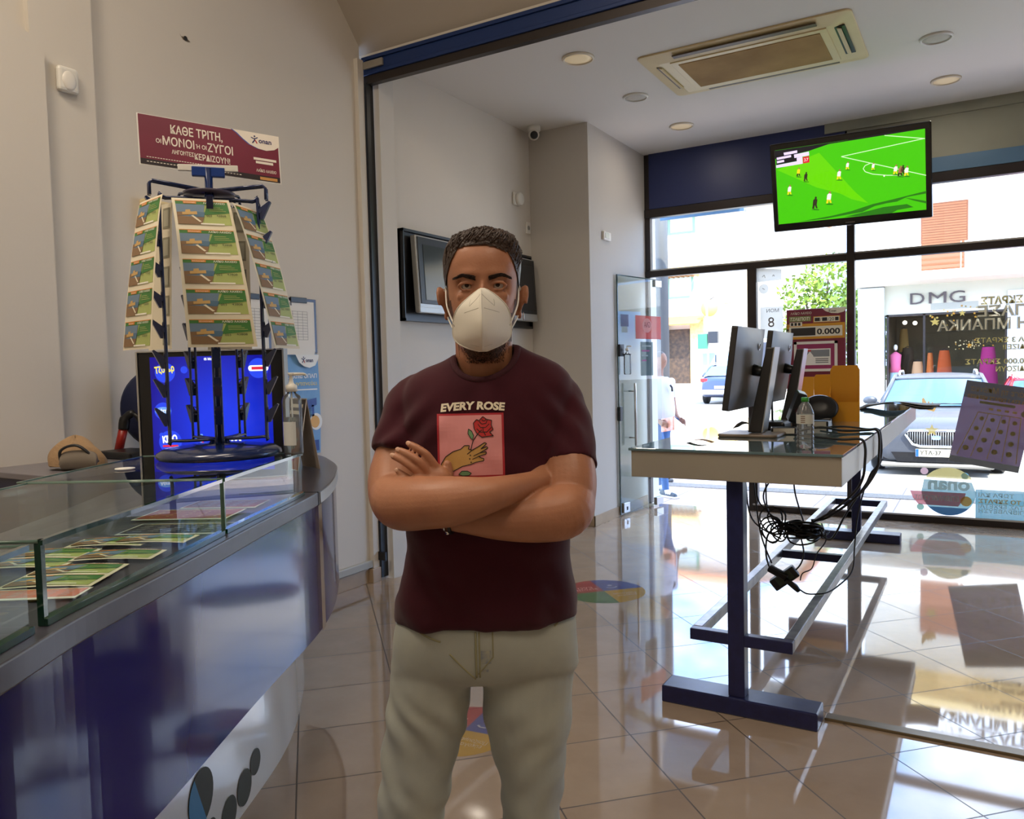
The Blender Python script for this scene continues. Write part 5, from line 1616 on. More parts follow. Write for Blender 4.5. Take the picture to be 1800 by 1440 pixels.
# ---------------------------------------------------------------- blue advertising display behind the carousel
m_disp = bpy.data.materials.new('lit blue display')
m_disp.use_nodes = True
nt = m_disp.node_tree
tc = N(nt, 'ShaderNodeTexCoord')
mp = N(nt, 'ShaderNodeMapping')
mp.inputs['Scale'].default_value = (3.2, 1.0, 2.6)
mp.inputs['Location'].default_value = (-0.1, 0, -0.60)
gr = N(nt, 'ShaderNodeTexGradient', gradient_type='SPHERICAL')
rp = ramp(nt, [(0.0, lin((20, 10, 150))), (0.75, lin((24, 60, 250)))])
nt.links.new(tc.outputs['Object'], mp.inputs['Vector'])
nt.links.new(mp.outputs['Vector'], gr.inputs['Vector'])
nt.links.new(gr.outputs['Fac'], rp.inputs['Fac'])
bs_ = nt.nodes['Principled BSDF']
bs_.inputs['Base Color'].default_value = lin((8, 8, 20))
bs_.inputs['Roughness'].default_value = 0.15
nt.links.new(rp.outputs['Color'], bs_.inputs['Emission Color'])
bs_.inputs['Emission Strength'].default_value = 0.6
DC = Vector((-2.769, 2.205, 1.06))
dsp = thing('advertising_display', 'black-framed display glowing blue behind the ticket carousel', 'screen', DC, YAW)
fdp = Fr((0, 0, 0), (1, 0, 0), (0, 0, 1))            # local: normal is -y, towards the viewpoint
DW2, DH = 0.302, 0.545
MB().rect(fdp, -DW2, 0, DW2, DH, h=0.0, t=0.05).build('casing', m_black, dsp, local=True, bevel=0.004, fix=True)
MB().rect(fdp, -DW2 - 0.007, 0, -DW2, DH + 0.004, h=0.006, t=0.056).rect(fdp, DW2, 0, DW2 + 0.007, DH + 0.004, h=0.006, t=0.056).rect(fdp, -DW2, DH, DW2, DH + 0.005, h=0.006, t=0.056).build('silver_rim', m_steel, dsp, local=True, fix=True)
U0, U1, V0, V1 = -0.252, 0.252, 0.045, 0.525
scn = MB().rect(fdp, U0, V0, U1, V1, h=0.001).build('screen', m_disp, dsp, local=True)
m_ad = [em('lit bubble blue', (40, 70, 230), 0.8), em('lit white lettering', (240, 244, 255), 1.0), em('lit yellow lettering', (230, 210, 70), 1.0), em('lit red lettering', (200, 40, 60), 1.0), em('lit pale blue', (110, 160, 240), 0.8), em('lit black', (8, 8, 20), 0.05)]
for u, v, r in ((-0.19, 0.46, 0.042), (-0.205, 0.30, 0.036), (-0.18, 0.170, 0.048), (0.20, 0.47, 0.042), (-0.11, 0.47, 0.015), (0.14, 0.10, 0.02), (-0.10, 0.10, 0.014), (-0.215, 0.20, 0.01)):
    MB().circ(fdp, u, v, r, 0, 0.0016).build('advert_bubble', m_ad, scn, local=True)


def advert(name, fn):
    ad = MB()
    fn(ad)
    ad.build(name, m_ad, scn, local=True)


advert('advert_logo', lambda ad: ad.text(fdp, 'Τζόκερ', -0.19, 0.462, 0.026, 2, 0.0022, width=0.082, bold=0.04, rot=0.12))
advert('advert_logo', lambda ad: ad.circ(fdp, -0.205, 0.30, 0.034, 4, 0.0019, rv=0.017).text(fdp, 'Λόττο', -0.205, 0.293, 0.015, 1, 0.0022, width=0.05, bold=0.03))
advert('advert_logo', lambda ad: ad.text(fdp, 'KINO', -0.18, 0.170, 0.028, 1, 0.0026, width=0.062, bold=0.05, rot=0.10).rect(fdp, -0.212, 0.149, -0.148, 0.157, 3, 0.0024))
advert('advert_logo', lambda ad: ad.poly(fdp, [(a + 0.20, b_ + 0.47) for a, b_ in rr(-0.042, -0.012, 0.042, 0.012, 0.011)], 1, 0.0020).rect(fdp, 0.172, 0.464, 0.228, 0.476, 3, 0.0024))
advert('advert_date', lambda ad: ad.text(fdp, '05 Μαΐου', 0.0, 0.508, 0.010, 1, 0.0022, width=0.05, bold=0.03))
advert('advert_logo', lambda ad: opap(ad, fdp, -0.05, 0.145, 0.055, 4, 3, 0.0024, word=False))
advert('advert_wordmark', lambda ad: ad.text(fdp, 'onan', 0.055, 0.150, 0.045, 1, 0.0030, width=0.125, bold=0.03))


# ---------------------------------------------------------------- sanitiser bottle, tent card
t = thing('sanitiser_bottle', 'clear pump bottle of hand sanitiser beside the ticket carousel', 'bottle', (-2.150, 2.058, 1.21))
bx = Vector((-2.150, 2.058, 1.21))
MB().lathe([(0, 0.002), (0.033, 0.002), (0.035, 0.006), (0.035, 0.195), (0.030, 0.212), (0.016, 0.222), (0.016, 0.232)], bx, 28).build('bottle_body', m_pet, t, fix=True)
MB().lathe([(0, 0.006), (0.0325, 0.006), (0.0325, 0.135), (0, 0.135)], bx, 24).build('gel', glass_mat('clear gel', (214, 224, 226), 0.8, 0.15, 1.33), t, fix=True)
pm = MB().lathe([(0.0, 0.228), (0.021, 0.228), (0.021, 0.25), (0.012, 0.255), (0.009, 0.26), (0.006, 0.285), (0.010, 0.287), (0.012, 0.297), (0, 0.297)], bx, 20)
pm.tube([bx + Z3 * 0.291 - FACE * 0.0, bx + Z3 * 0.291 + FACE * 0.045, bx + Z3 * 0.287 + FACE * 0.055], [0.006, 0.005, 0.0045], 8)
pm.build('pump', m_white, t, fix=True)
MB().tube([bx + Z3 * 0.02, bx + Z3 * 0.23], 0.003, 6).build('dip_tube', m_white, t)
wl = MB()
wl.grid(12, 2, lambda u, v: bx + Vector((0.0356 * cos(YAW - 2.5 + 1.5 * u), 0.0356 * sin(YAW - 2.5 + 1.5 * u), 0.035 + 0.085 * v)))
wl.build('label_sleeve', mat('pale grey label', (206, 208, 206), 0.5), t)

tc_ = thing('tent_card', 'folded standing card with black and orange front beside the far glass case', 'card', (-2.80, 2.72, 1.05), YAW - rad(52))
tl_ = MB()
H_ = 0.335
ff = Fr((-0.10, -0.055, 0.001), (1, 0, 0), (0, 0.055, H_))
tl_.rect(ff, 0, 0, 0.20, 0.34, 0, 0, 0.002).rect(ff, 0.004, 0.004, 0.196, 0.334, 1, 0.0006).rect(ff, 0.004, 0.20, 0.196, 0.334, 2, 0.0010)
for k in range(3):
    tl_.rect(ff, 0.03, 0.295 - 0.032 * k, 0.17 - 0.01 * k, 0.312 - 0.032 * k, 3, 0.0014)
tl_.poly(ff, [(0.02, 0.02), (0.10, 0.06), (0.16, 0.15), (0.06, 0.17)], 3, 0.0012)
tl_.circ(ff, 0.12, 0.07, 0.03, 4, 0.0014)
tl_.build('front_leaf', [m_paper, mat('orange card print', (190, 110, 28), 0.5), mat('black card print', (40, 30, 26), 0.5), mat('cream card print', (232, 220, 196), 0.5), mat('red card print', (180, 40, 40), 0.5)], tc_, local=True)
fb_ = Fr((0.10, 0.055, 0.001), (-1, 0, 0), (0, -0.055, H_))
MB().rect(fb_, 0, 0, 0.20, 0.34, 0, 0, 0.002).build('back_leaf', mat('shaded white card back', (176, 158, 138), 0.6), tc_, local=True, fix=True)  # white leaf coloured grey-brown, its shade put into the colour

# ---------------------------------------------------------------- on the wall behind the counter
fwl = Fr((XL, 0, 0), (0, 1, 0), (0, 0, 1))
pw = MB()
pw.grid(6, 8, lambda u, v: (XL + 0.006 + 0.02 * sin(pi * u) * (1 - v) + 0.012 * u * sin(3 * v), 3.16 + 0.68 * u, 0.98 + 0.65 * v), 0, True)
fp = Fr((XL + 0.034, 0, 0), (0, 1, 0), (0, 0, 1))
pw.poly(fp, [(3.62, 1.625), (3.65, 1.575), (3.69, 1.55), (3.74, 1.54), (3.79, 1.555), (3.82, 1.60), (3.825, 1.625)], 1, 0.002)
opap(pw, fp, 3.685, 1.572, 0.04, 2, 3, 0.004)
pw.text(fp, 'Στα καταστήματα ΟΠΑΠ', 3.80, 1.475, 0.026, 1, 0.002, align='r', width=0.46, bold=0.02)
pw.text(fp, 'το παιχνίδι ζωντανεύει', 3.80, 1.428, 0.026, 4, 0.002, align='r', width=0.46, bold=0.01)
pw.rect(fp, 3.56, 1.397, 3.80, 1.405, 1, 0.002)
pw.poly(fp, [(3.70, 1.27), (3.79, 1.30), (3.79, 1.345), (3.70, 1.33)], 5, 0.002)
pw.rect(fp, 3.745, 1.20, 3.765, 1.30, 5, 0.002)
pw.poly(fp, [(3.42, 1.18), (3.60, 1.16), (3.72, 1.10), (3.60, 1.24), (3.48, 1.25)], 4, 0.002)
pw.circ(fp, 3.78, 1.19, 0.055, 1, 0.002).circ(fp, 3.77, 1.19, 0.04, 6, 0.003)
pw.rect(fp, 3.20, 1.0, 3.80, 1.07, 5, 0.0015)
for k in range(3):
    pw.rect(fp, 3.50, 1.012 + 0.018 * k, 3.76 - 0.03 * k, 1.02 + 0.018 * k, 1, 0.0025)
tag(pw.build('poster', [mat('poster sky blue', (92, 150, 204), 0.5, var=(5, 0.6, (140, 184, 222))), mat('poster white', (236, 236, 232), 0.5), mat('navy print', (26, 30, 96)), mat('red print', (196, 40, 50)), mat('poster yellow', (226, 206, 96), 0.5), mat('poster royal blue', (30, 70, 150), 0.5), mat('poster orange', (222, 168, 84), 0.5)]),
    'pale blue poster with Greek lettering low on the left wall', 'poster')
for k, (y0, y1, lab) in enumerate(((3.52, 3.84, 'navy clipboard with a printed results table on the left wall, nearest the door jamb'), (3.13, 3.45, 'navy clipboard with papers on the left wall, half hidden by the carousel'))):
    t = thing('clipboard', lab, 'clipboard', (XL, (y0 + y1) / 2, 1.63), 0, 'clipboards on the left wall')
    MB().rect(fwl, y0, 1.635, y1, 1.985, h=0.012, t=0.012).build('board', m_navy, t, bevel=0.003, fix=True)
    pp = MB()
    for q in range(3):
        pp.rect(fwl, y0 + 0.015 + 0.006 * q, 1.625 + 0.01 * q, y1 - 0.035 + 0.006 * q, 1.965, 0, 0.014 + 0.002 * (2 - q))
    pp.rect(fwl, y0 + 0.03, 1.935, y0 + 0.10, 1.955, 1, 0.0195)
    for q in range(6):
        pp.rect(fwl, y0 + 0.02 + q * 0.042, 1.72, y0 + 0.022 + q * 0.042, 1.90, 1, 0.0195)
    for q in range(11):
        pp.rect(fwl, y0 + 0.02, 1.72 + 0.018 * q, y0 + 0.02 + 0.21, 1.7215 + 0.018 * q, 1, 0.0195)
    pp.build('papers', [m_paper, mat('grey rule print', (110, 110, 110), 0.6)], t)
    MB().rect(fwl, y0 + 0.09, 1.955, y1 - 0.09, 1.99, h=0.024, t=0.012).build('clip', m_black, t, bevel=0.003, fix=True)
t = thing('wall_box', 'cream electrical box on the left wall behind the carousel top', 'box', (XL, 2.68, 2.24))
MB().box((XL, 2.60, 2.24), (XL + 0.05, 2.76, 2.43)).build('casing', m_cream, t, bevel=0.012)
MB().box((XL + 0.05, 2.61, 2.325), (XL + 0.052, 2.75, 2.329)).build('seam', m_slot, t)
t = thing('motion_sensor', 'white rounded motion sensor high on the left wall', 'sensor', (XL + 0.05, 2.22, 2.9))
MB().box((XL + 0.05, 2.165, 2.845), (XL + 0.085, 2.265, 2.965)).build('housing', m_white, t, bevel=0.02, seg=3)
MB().sphere((XL + 0.082, 2.215, 2.90), (0.012, 0.036, 0.046), 0, 16, 10).build('cover_lens', mat('milky lens', (232, 226, 216), 0.3), t)
t = thing('wall_fixing', 'broken plaster fixing hole high on the left wall', 'hole', (XL, 2.93, 3.36))
mh = MB().circ(fwl, 2.93, 3.355, 0.012, 0, 0.004, 0.004).poly(fwl, [(2.89, 3.372), (2.905, 3.358), (2.93, 3.362), (2.962, 3.346), (2.945, 3.34), (2.915, 3.344)], 1, 0.002)
mh.build('rim', [m_dark, mat('crumbled plaster', (120, 106, 92), 0.9)], t)

# ---------------------------------------------------------------- behind the counter
m_desk = mat('grey desk top', (120, 116, 122), 0.35)
dk = thing('back_desk', 'grey-topped desk with dark blue edge against the left wall', 'desk', (-3.5, 1.95, 0))
MB().box((-3.69, 1.72, 1.10), (-3.16, 2.40, 1.125)).build('desk_top', m_desk, dk, bevel=0.003)
MB().box((-3.685, 1.73, 1.03), (-3.165, 2.39, 1.10)).build('edge_band', mat('dark blue laminate', (24, 28, 64), 0.3), dk)
MB().box((-3.66, 1.76, 0.0), (-3.25, 2.34, 1.03)).build('body', m_dark, dk)
bag = thing('backpack', 'beige rucksack with grey pocket leaning on the back desk', 'bag', (-3.40, 1.87, 1.125))
mb = MB()
bagc = Vector((-3.27, 1.91, 1.125))
mb.grid(24, 16, lambda u, v: bagc + FACE * (0.115 * cos(2 * pi * u) * (sin(pi * (0.5 + 0.5 * v)) ** 0.6 if v < 1 else 0.02) * (1 + 0.12 * sin(5 * u * 2 * pi + 4 * v))) + AWAY * (0.07 * sin(2 * pi * u) * (sin(pi * (0.5 + 0.5 * v)) ** 0.6)) + Vector((0, 0, 0.012 + 0.125 * v + 0.008 * sin(4 * pi * u))))
mb.build('bag_body', mat('beige canvas', (168, 138, 104), 0.9, var=(40, 0.25, (146, 116, 86)), bump=(90, 0.3)), bag)
mb = MB()
mb.grid(12, 8, lambda u, v: bagc + FACE * (0.055 + 0.075 * cos(pi * u)) - AWAY * (0.075 + 0.012 * sin(pi * v)) + Z3 * (0.01 + 0.075 * v * (0.4 + 0.6 * sin(pi * u) ** 0.4)))
mb.build('pocket', mat('grey pocket cloth', (128, 118, 106), 0.8), bag, solid=0.008)
MB().tube(catmull([bagc + FACE * -0.02 - AWAY * 0.07 + Z3 * 0.02, bagc + FACE * -0.015 - AWAY * 0.085 + Z3 * 0.085, bagc + FACE * 0.06 - AWAY * 0.09 + Z3 * 0.105, bagc + FACE * 0.13 - AWAY * 0.07 + Z3 * 0.035], 6), 0.006, 6).build('zip_strap', m_dark, bag)
t = thing('desk_tray', 'shallow black tray on the back desk beside the blue display', 'tray', (-3.47, 2.29, 1.125))
MB().box((-3.60, 2.20, 1.125), (-3.34, 2.38, 1.16)).build('body', m_black, t, bevel=0.01)
hn = thing('walking_stick', 'red walking-stick shaft with black handle leaning behind the back desk', 'stick', (-3.66, 2.36, 1.125))
MB().tube([(-3.655, 2.345, 1.126), (-3.64, 2.355, 1.20), (-3.632, 2.366, 1.255)], 0.021, 14).build('shaft', mat('red enamel', (150, 34, 24), 0.35), hn)
MB().tube(catmull([(-3.632, 2.366, 1.25), (-3.625, 2.372, 1.30), (-3.60, 2.39, 1.325), (-3.575, 2.405, 1.31), (-3.57, 2.41, 1.29)], 5), [0.025] * 6 + [0.02] * 6 + [0.012] * 9, 12).build('handle', m_black, hn)
chr_ = thing('office_chair', 'dark blue round-backed chair behind the blue display', 'chair', (-3.30, 2.95, 0))
cc = Vector((-3.565, 2.53, 1.345))
mb = MB()
mb.lathe([(0.0, -0.02), (0.17, -0.02), (0.203, -0.008), (0.207, 0.0), (0.19, 0.016), (0.10, 0.03), (0, 0.032)], cc, 40, 0, Matrix((FACE, Z3, -AWAY)).transposed())
mb.build('backrest', mat('navy chair fabric', (22, 30, 66), 0.6, bump=(200, 0.1)), chr_, fix=True)
MB().lathe([(0, 0.98), (0.15, 0.98), (0.17, 1.02), (0.15, 1.06), (0, 1.06)], (cc.x - .02, cc.y + .10, 0), 28).build('seat', mat('navy chair fabric', (22, 30, 66)), chr_, fix=True)
MB().tube([cc + AWAY * 0.03, cc + AWAY * 0.06 - Z3 * 0.2, Vector((cc.x - .02, cc.y + .10, 0.99))], 0.016, 8).tube([Vector((cc.x - .02, cc.y + .10, 0.98)), Vector((cc.x - .02, cc.y + .10, 0.0))], 0.03, 12).build('column', m_black, chr_)
MB().lathe([(0, 0), (0.17, 0), (0.17, 0.02), (0.03, 0.05), (0, 0.05)], (cc.x - .02, cc.y + .10, 0), 28).build('foot', m_black, chr_, fix=True)
# ================================================================ the man with folded arms
def limb(mb, pts, radii, n=18, sub=6, asp=None, ref=None, cap0=True, cap1=True, mi=0):
    """smooth tapering limb along a centre line; asp = width factor along ref per point"""
    P_ = [Vector(p) for p in pts]
    k = len(P_)
    asp = asp or [1.0] * k
    data = [Vector((p.x, p.y, p.z)) for p in P_]
    C_ = catmull(data, sub)
    R_ = catmull([Vector((r, a, 0)) for r, a in zip(radii, asp)], sub)
    rf = Vector(ref).normalized() if ref else Vector((0, 0, 1))
    seq = []
    m = len(C_)
    for i in range(m):
        t = (C_[min(i + 1, m - 1)] - C_[max(i - 1, 0)]).normalized()
        seq.append((C_[i], t, R_[i].x, R_[i].y))

    def extra(c, t, r, a, sgn):
        return [(c + t * sgn * r * 0.9 * sin(q), t, r * cos(q), a) for q in (rad(25), rad(48), rad(68), rad(84))]
    if cap0:
        seq = list(reversed(extra(*seq[0], -1))) + seq
    if cap1:
        seq = seq + extra(*seq[-1], 1)
    rings = []
    u = None
    for c, t, r, a in seq:
        if u is None:
            u = rf - t * rf.dot(t)
            if u.length < 0.1:
                u = Vector((1, 0, 0)) - t * t.x
        u = (u - t * u.dot(t)).normalized()
        w = t.cross(u)
        rings.append([c + r * (a * cos(q * 2 * pi / n) * u + sin(q * 2 * pi / n) * w) for q in range(n)])
    return mb.rings(rings, mi)


def fuse(mb, voxel, smooth=4, factor=0.5):
    """melt overlapping closed shapes into one continuous skin; returns vertices and faces"""
    me = mb.mesh('fuse', m_white)
    bm = bmesh.new()
    bm.from_mesh(me)
    bmesh.ops.recalc_face_normals(bm, faces=bm.faces)
    bm.to_mesh(me)
    bm.free()
    o = bpy.data.objects.new('fuse', me)
    COL.objects.link(o)
    r = o.modifiers.new('r', 'REMESH')
    r.mode = 'VOXEL'
    r.voxel_size = voxel
    r.adaptivity = 0
    if smooth:
        q = o.modifiers.new('s', 'SMOOTH')
        q.iterations = smooth
        q.factor = factor
    dg = bpy.context.evaluated_depsgraph_get()
    m2 = bpy.data.meshes.new_from_object(o.evaluated_get(dg))
    bpy.data.objects.remove(o)
    bpy.data.meshes.remove(me)
    return m2


def put(me, name, mats, parent, pick=None):
    me.materials.clear()
    for m in mats:
        me.materials.append(m)
    n = len(me.polygons)
    me.polygons.foreach_set('use_smooth', [True] * n)
    if pick:
        me.polygons.foreach_set('material_index', [pick(p.center, p.normal) for p in me.polygons])
    else:
        me.polygons.foreach_set('material_index', [0] * n)
    me.update()
    me.name = name
    o = bpy.data.objects.new(name, me)
    COL.objects.link(o)
    o.parent = parent
    WM[o] = WM[parent]
    return o


def ell_loft(mb, rows, n=40, p=2.4):
    """torso-like loft: rows of (z, x left, x right, y front, y back), super-elliptic sections"""
    R_ = catmull([Vector((r[0], r[1], r[2])) for r in rows], 5)
    S_ = catmull([Vector((r[3], r[4], 0)) for r in rows], 5)
    rings = []
    for a, b_ in zip(R_, S_):
        cx_, hw = (a.y + a.z) / 2, (a.z - a.y) / 2
        ring = []
        for q in range(n):
            th = 2 * pi * q / n
            c_, s_ = cos(th), sin(th)
            x = hw * math.copysign(abs(c_) ** (2 / p), c_)
            y = (b_.y if s_ > 0 else b_.x) * math.copysign(abs(s_) ** (2 / p), s_)
            ring.append((cx_ + x, y, a.x))
        rings.append(ring)
    return mb.rings(rings)


MAN_BASE, MAN_ROT = (-0.8932, 1.3978, 0), 0.56862
HEADXZ, HEADY = (-0.0018, 1.5270), -0.035
LEGL, LEGR = (-0.1834, -0.15), (0.0745, 0.135)
SHIRT_ROWS = [(0.9814, -0.2011, 0.1864, 0.118, 0.125), (0.9961, -0.203, 0.1891, 0.124, 0.13), (1.0242, -0.1998, 0.1897, 0.128, 0.13), (1.0791, -0.1825, 0.1713, 0.132, 0.125), (1.1521, -0.1755, 0.1692, 0.134, 0.12), (1.2248, -0.1745, 0.1682, 0.132, 0.12), (1.2971, -0.1782, 0.1697, 0.13, 0.12), (1.3691, -0.1807, 0.1772, 0.124, 0.12), (1.4228, -0.1814, 0.1831, 0.112, 0.118), (1.4621, -0.1731, 0.1839, 0.098, 0.108), (1.4858, -0.1606, 0.1772, 0.084, 0.1), (1.5047, -0.1293, 0.1584, 0.07, 0.09), (1.5199, -0.0886, 0.1325, 0.058, 0.082), (1.5366, -0.0586, 0.0947, 0.046, 0.076), (1.5508, -0.0238, 0.0688, 0.035, 0.07)]
JEAN_TOP = [(0.9875, -0.1949, 0.1792, 0.108, 0.115), (0.9447, -0.2058, 0.1832, 0.112, 0.125), (0.8957, -0.2146, 0.1798, 0.108, 0.13), (0.8686, -0.2154, 0.1768, 0.095, 0.12), (0.8469, -0.1776, 0.113, 0.06, 0.09)]
JL = ([(-0.1065, 0.0, 0.9329), (-0.131, 0.0, 0.8538), (-0.1423, 0.0, 0.7801), (-0.156, 0.0, 0.7062), (-0.1693, -0.005, 0.6345), (-0.1834, -0.01, 0.5505), (-0.15, 0.02, 0.3), (-0.15, 0.02, 0.12), (-0.15, 0.01, 0.045)], [0.085, 0.092, 0.09, 0.085, 0.08, 0.072, 0.062, 0.058, 0.058], [1.062, 0.964, 0.953, 0.961, 0.952, 0.972, 1.0, 1.0, 1.0])
JR = ([(0.0736, 0.0, 0.9269), (0.0742, 0.0, 0.8467), (0.0731, 0.0, 0.7721), (0.0751, 0.0, 0.6969), (0.0755, -0.005, 0.6241), (0.0745, -0.01, 0.5389), (0.135, 0.02, 0.3), (0.135, 0.02, 0.12), (0.135, 0.01, 0.045)], [0.085, 0.092, 0.09, 0.085, 0.08, 0.072, 0.062, 0.058, 0.058], [1.199, 1.097, 1.049, 0.97, 0.893, 0.856, 1.0, 1.0, 1.0])
GRAPH = (-0.0936, 0.0294, 1.2956, 1.4127)
MASK_ROWS = [(1.6552, -0.006, 0.0027, -0.107, -0.1), (1.6483, -0.016, 0.0145, -0.117, -0.098), (1.6385, -0.0294, 0.0285, -0.126, -0.092), (1.6246, -0.0464, 0.0427, -0.135, -0.082), (1.6087, -0.0572, 0.0504, -0.142, -0.07), (1.5872, -0.0616, 0.0536, -0.148, -0.058), (1.5657, -0.0612, 0.0509, -0.142, -0.056), (1.5516, -0.0501, 0.0379, -0.128, -0.066), (1.5418, -0.0311, 0.0174, -0.112, -0.084), (1.5364, -0.0113, 0.004, -0.098, -0.094)]
NECK = ((0.0006, 1.5325), (0.0657, 0.0526), 0.0096)
FLY = (-0.0331, 0.8863, 0.9812)

man_ = thing('person', 'man in a maroon printed t-shirt, pale jeans and white face mask standing with folded arms', 'person', MAN_BASE, MAN_ROT)
HX, HZ = HEADXZ          # chin point, local
HEAD = [(-.012, .020, .050, -.01), (0.0, .036, .076, .02), (.025, .051, .084, .045), (.055, .060, .086, .062), (.088, .066, .087, .078), (.117, .071, .085, .090), (.1415, .0725, .084, .097), (.162, .0735, .089, .101), (.187, .074, .087, .103), (.210, .0700, .078, .100), (.226, .060, .062, .088), (.237, .042, .042, .062), (.243, .018, .018, .028), (.2445, .003, .003, .004)]
HC = catmull([Vector((a, b_, c)) for a, b_, c, d in HEAD], 6)
HB = catmull([Vector((a, d, 0)) for a, b_, c, d in HEAD], 6)


def gs(d, s):
    return math.exp(-(d / s) ** 2)


def head_pt(i, th, push=0.0):
    """point on the head: i indexes the height profile, th the angle (0 = face, growing to image right)"""
    z, w, f = HC[i]
    bk = HB[i].y
    s_, c_ = sin(th), cos(th)
    e = 2 / 2.25
    x = (w + push) * math.copysign(abs(s_) ** e, s_)
    y = -(f + push) * abs(c_) ** e if c_ > 0 else (bk + push) * abs(c_) ** e
    if c_ > 0.2:
        ax = abs(x)
        y += 0.013 * gs(ax - .031, .017) * gs(z - .135, .014)                  # sockets
        y -= 0.005 * gs(ax - .030, .020) * gs(z - .157, .010)                  # brow ridge
        y -= 0.020 * gs(x, .0095) * gs(z - .118, .028) + 0.012 * gs(x, .014) * gs(z - .092, .012)   # nose
        y -= 0.004 * gs(ax - .045, .016) * gs(z - .100, .016)                  # cheekbones
        y -= 0.005 * gs(x, .024) * gs(z - .058, .010)                          # mouth
        y -= 0.006 * gs(x, .018) * gs(z - .012, .012)                          # chin
    return Vector((HX + x, HEADY + y, HZ + z + push * 0.6 * max(0, (z - .17) / .08)))


bd_ = MB()
NH = 56
bd_.rings([[head_pt(i, 2 * pi * q / NH) for q in range(NH)] for i in range(len(HC))])
# ears, lids
for sx in (-1, 1):
    ec = Vector((HX + sx * .0765, HEADY + .008, HZ + .113))
    er = Euler((rad(8), rad(sx * 10), rad(sx * 22))).to_matrix()
    bd_.sphere(ec, (.0065, .016, .030), 0, 14, 10, er)
    bd_.tube([ec + er @ Vector((sx * .006, .016 * cos(q) * 1.05, .030 * sin(q) * (1.0 if sin(q) > 0 else .95))) for q in [rad(a) for a in range(-100, 205, 18)]], .0042, 8)
    bd_.sphere(ec + er @ Vector((sx * .003, -.004, -.028)), (.005, .008, .010), 0, 10, 8)
    ex, ez = HX + sx * .0308, HZ + .1355
    ey = HEADY - .0735
    for zz, rr2, dr in ((1, .0036, .0135), (-1, .0028, .0135)):
        pts = []
        for a in range(-68, 69, 17):
            x_ = .0158 * sin(rad(a)) / sin(rad(68))
            z_ = zz * (.0070 if zz > 0 else .0074) * cos(rad(a * 1.3))
            pts.append(Vector((ex + x_, ey - .0105 * cos(rad(a)) + .004 + (.003 if zz < 0 else 0), ez + z_)))
        bd_.tube(pts, rr2, 8)
    bd_.sphere((ex, ey + .0060, ez - .0200), (.020, .0105, .0125), 0, 14, 10)
    bd_.sphere((ex + sx * .002, ey + .0050, ez + .0158), (.020, .0085, .0080), 0, 14, 10)
# neck, trunk, legs
limb(bd_, [(HX, HEADY + .022, HZ + .10), (HX, HEADY + .020, HZ + .02), (HX, .000, HZ - .06), (HX, .012, HZ - .13)], [.060, .059, .060, .072], 24)
ell_loft(bd_, [(1.44, -.10, .13, .05, .07), (1.38, -.145, .150, .07, .08), (1.28, -.140, .142, .085, .085), (1.1, -.130, .138, .09, .085), (.98, -.145, .150, .09, .09), (.90, -.13, .14, .07, .08)])
for sx, kx, ax_ in ((-1, LEGL[0], LEGL[1]), (1, LEGR[0], LEGR[1])):
    JJ = JL if sx < 0 else JR
    limb(bd_, [JJ[0][k] for k in (0, 1, 3, 5, 6, 7, 8)], [.060, .066, .058, .050, .042, .036, .036], 18)
    limb(bd_, [(ax_, .02, .05), (ax_ + sx * .012, -.10, .035), (ax_ + sx * .018, -.16, .028)], [.036, .036, .026], 14)
# arms
limb(bd_, [(-0.1227, 0.01, 1.4363), (-0.164, -0.01, 1.386), (-0.1876, -0.055, 1.2974), (-0.1878, -0.095, 1.255)], [.036, .042, .052, .050], 28)
limb(bd_, [(-0.1882, -0.09, 1.2588), (-0.1681, -0.135, 1.2476), (-0.116, -0.185, 1.2545), (-0.0533, -0.212, 1.2614), (0.0097, -0.205, 1.2711), (0.0724, -0.155, 1.2789), (0.1022, -0.12, 1.2808)], [.050, .053, .050, .045, .034, .026, .025], 28, asp=[1, 1, 1.0, 1.0, .95, .9, .9])
limb(bd_, [(0.1146, 0.01, 1.4351), (0.1556, -0.028, 1.3813), (0.1623, -0.092, 1.29), (0.1596, -0.118, 1.2395)], [.036, .043, .053, .050], 28)
limb(bd_, [(0.1602, -0.114, 1.2456), (0.1454, -0.145, 1.2245), (0.0925, -0.16, 1.2178), (0.0272, -0.158, 1.215), (-0.0378, -0.158, 1.2192), (-0.0847, -0.15, 1.2235)], [.050, .054, .050, .042, .032, .027], 28)
# left hand (image left) lying over the other arm: palm and five fingers
limb(bd_, [(-0.0814, -0.15, 1.2234), (-0.0957, -0.15, 1.2567), (-0.1103, -0.146, 1.2873), (-0.1178, -0.142, 1.3023)], [.024, .021, .019, .016], asp=[1.1, 1.75, 2.1, 2.15], ref=(1, 0, -.75))
FING = [([(-0.1018, -0.146, 1.3188), (-0.1161, -0.15, 1.3404), (-0.1343, -0.147, 1.3537), (-0.1488, -0.14, 1.3611)], .0082), ([(-0.1127, -0.15, 1.3054), (-0.131, -0.157, 1.3286), (-0.1515, -0.152, 1.3427), (-0.1683, -0.144, 1.35)], .0084),
        ([(-0.1206, -0.15, 1.2947), (-0.141, -0.157, 1.3158), (-0.1615, -0.152, 1.331), (-0.1795, -0.144, 1.3393)], .0082), ([(-0.1279, -0.146, 1.2801), (-0.1467, -0.15, 1.2933), (-0.1618, -0.147, 1.3031), (-0.1732, -0.14, 1.3102)], .0068)]
for pts, r in FING:
    limb(bd_, pts, [r * 1.08, r, r * .95, r * .82], 12, 5)
limb(bd_, [(-0.0906, -0.146, 1.2537), (-0.0804, -0.138, 1.2809), (-0.0768, -0.132, 1.302), (-0.0786, -0.13, 1.3195)], [.013, .012, .0105, .009], 12, 5)
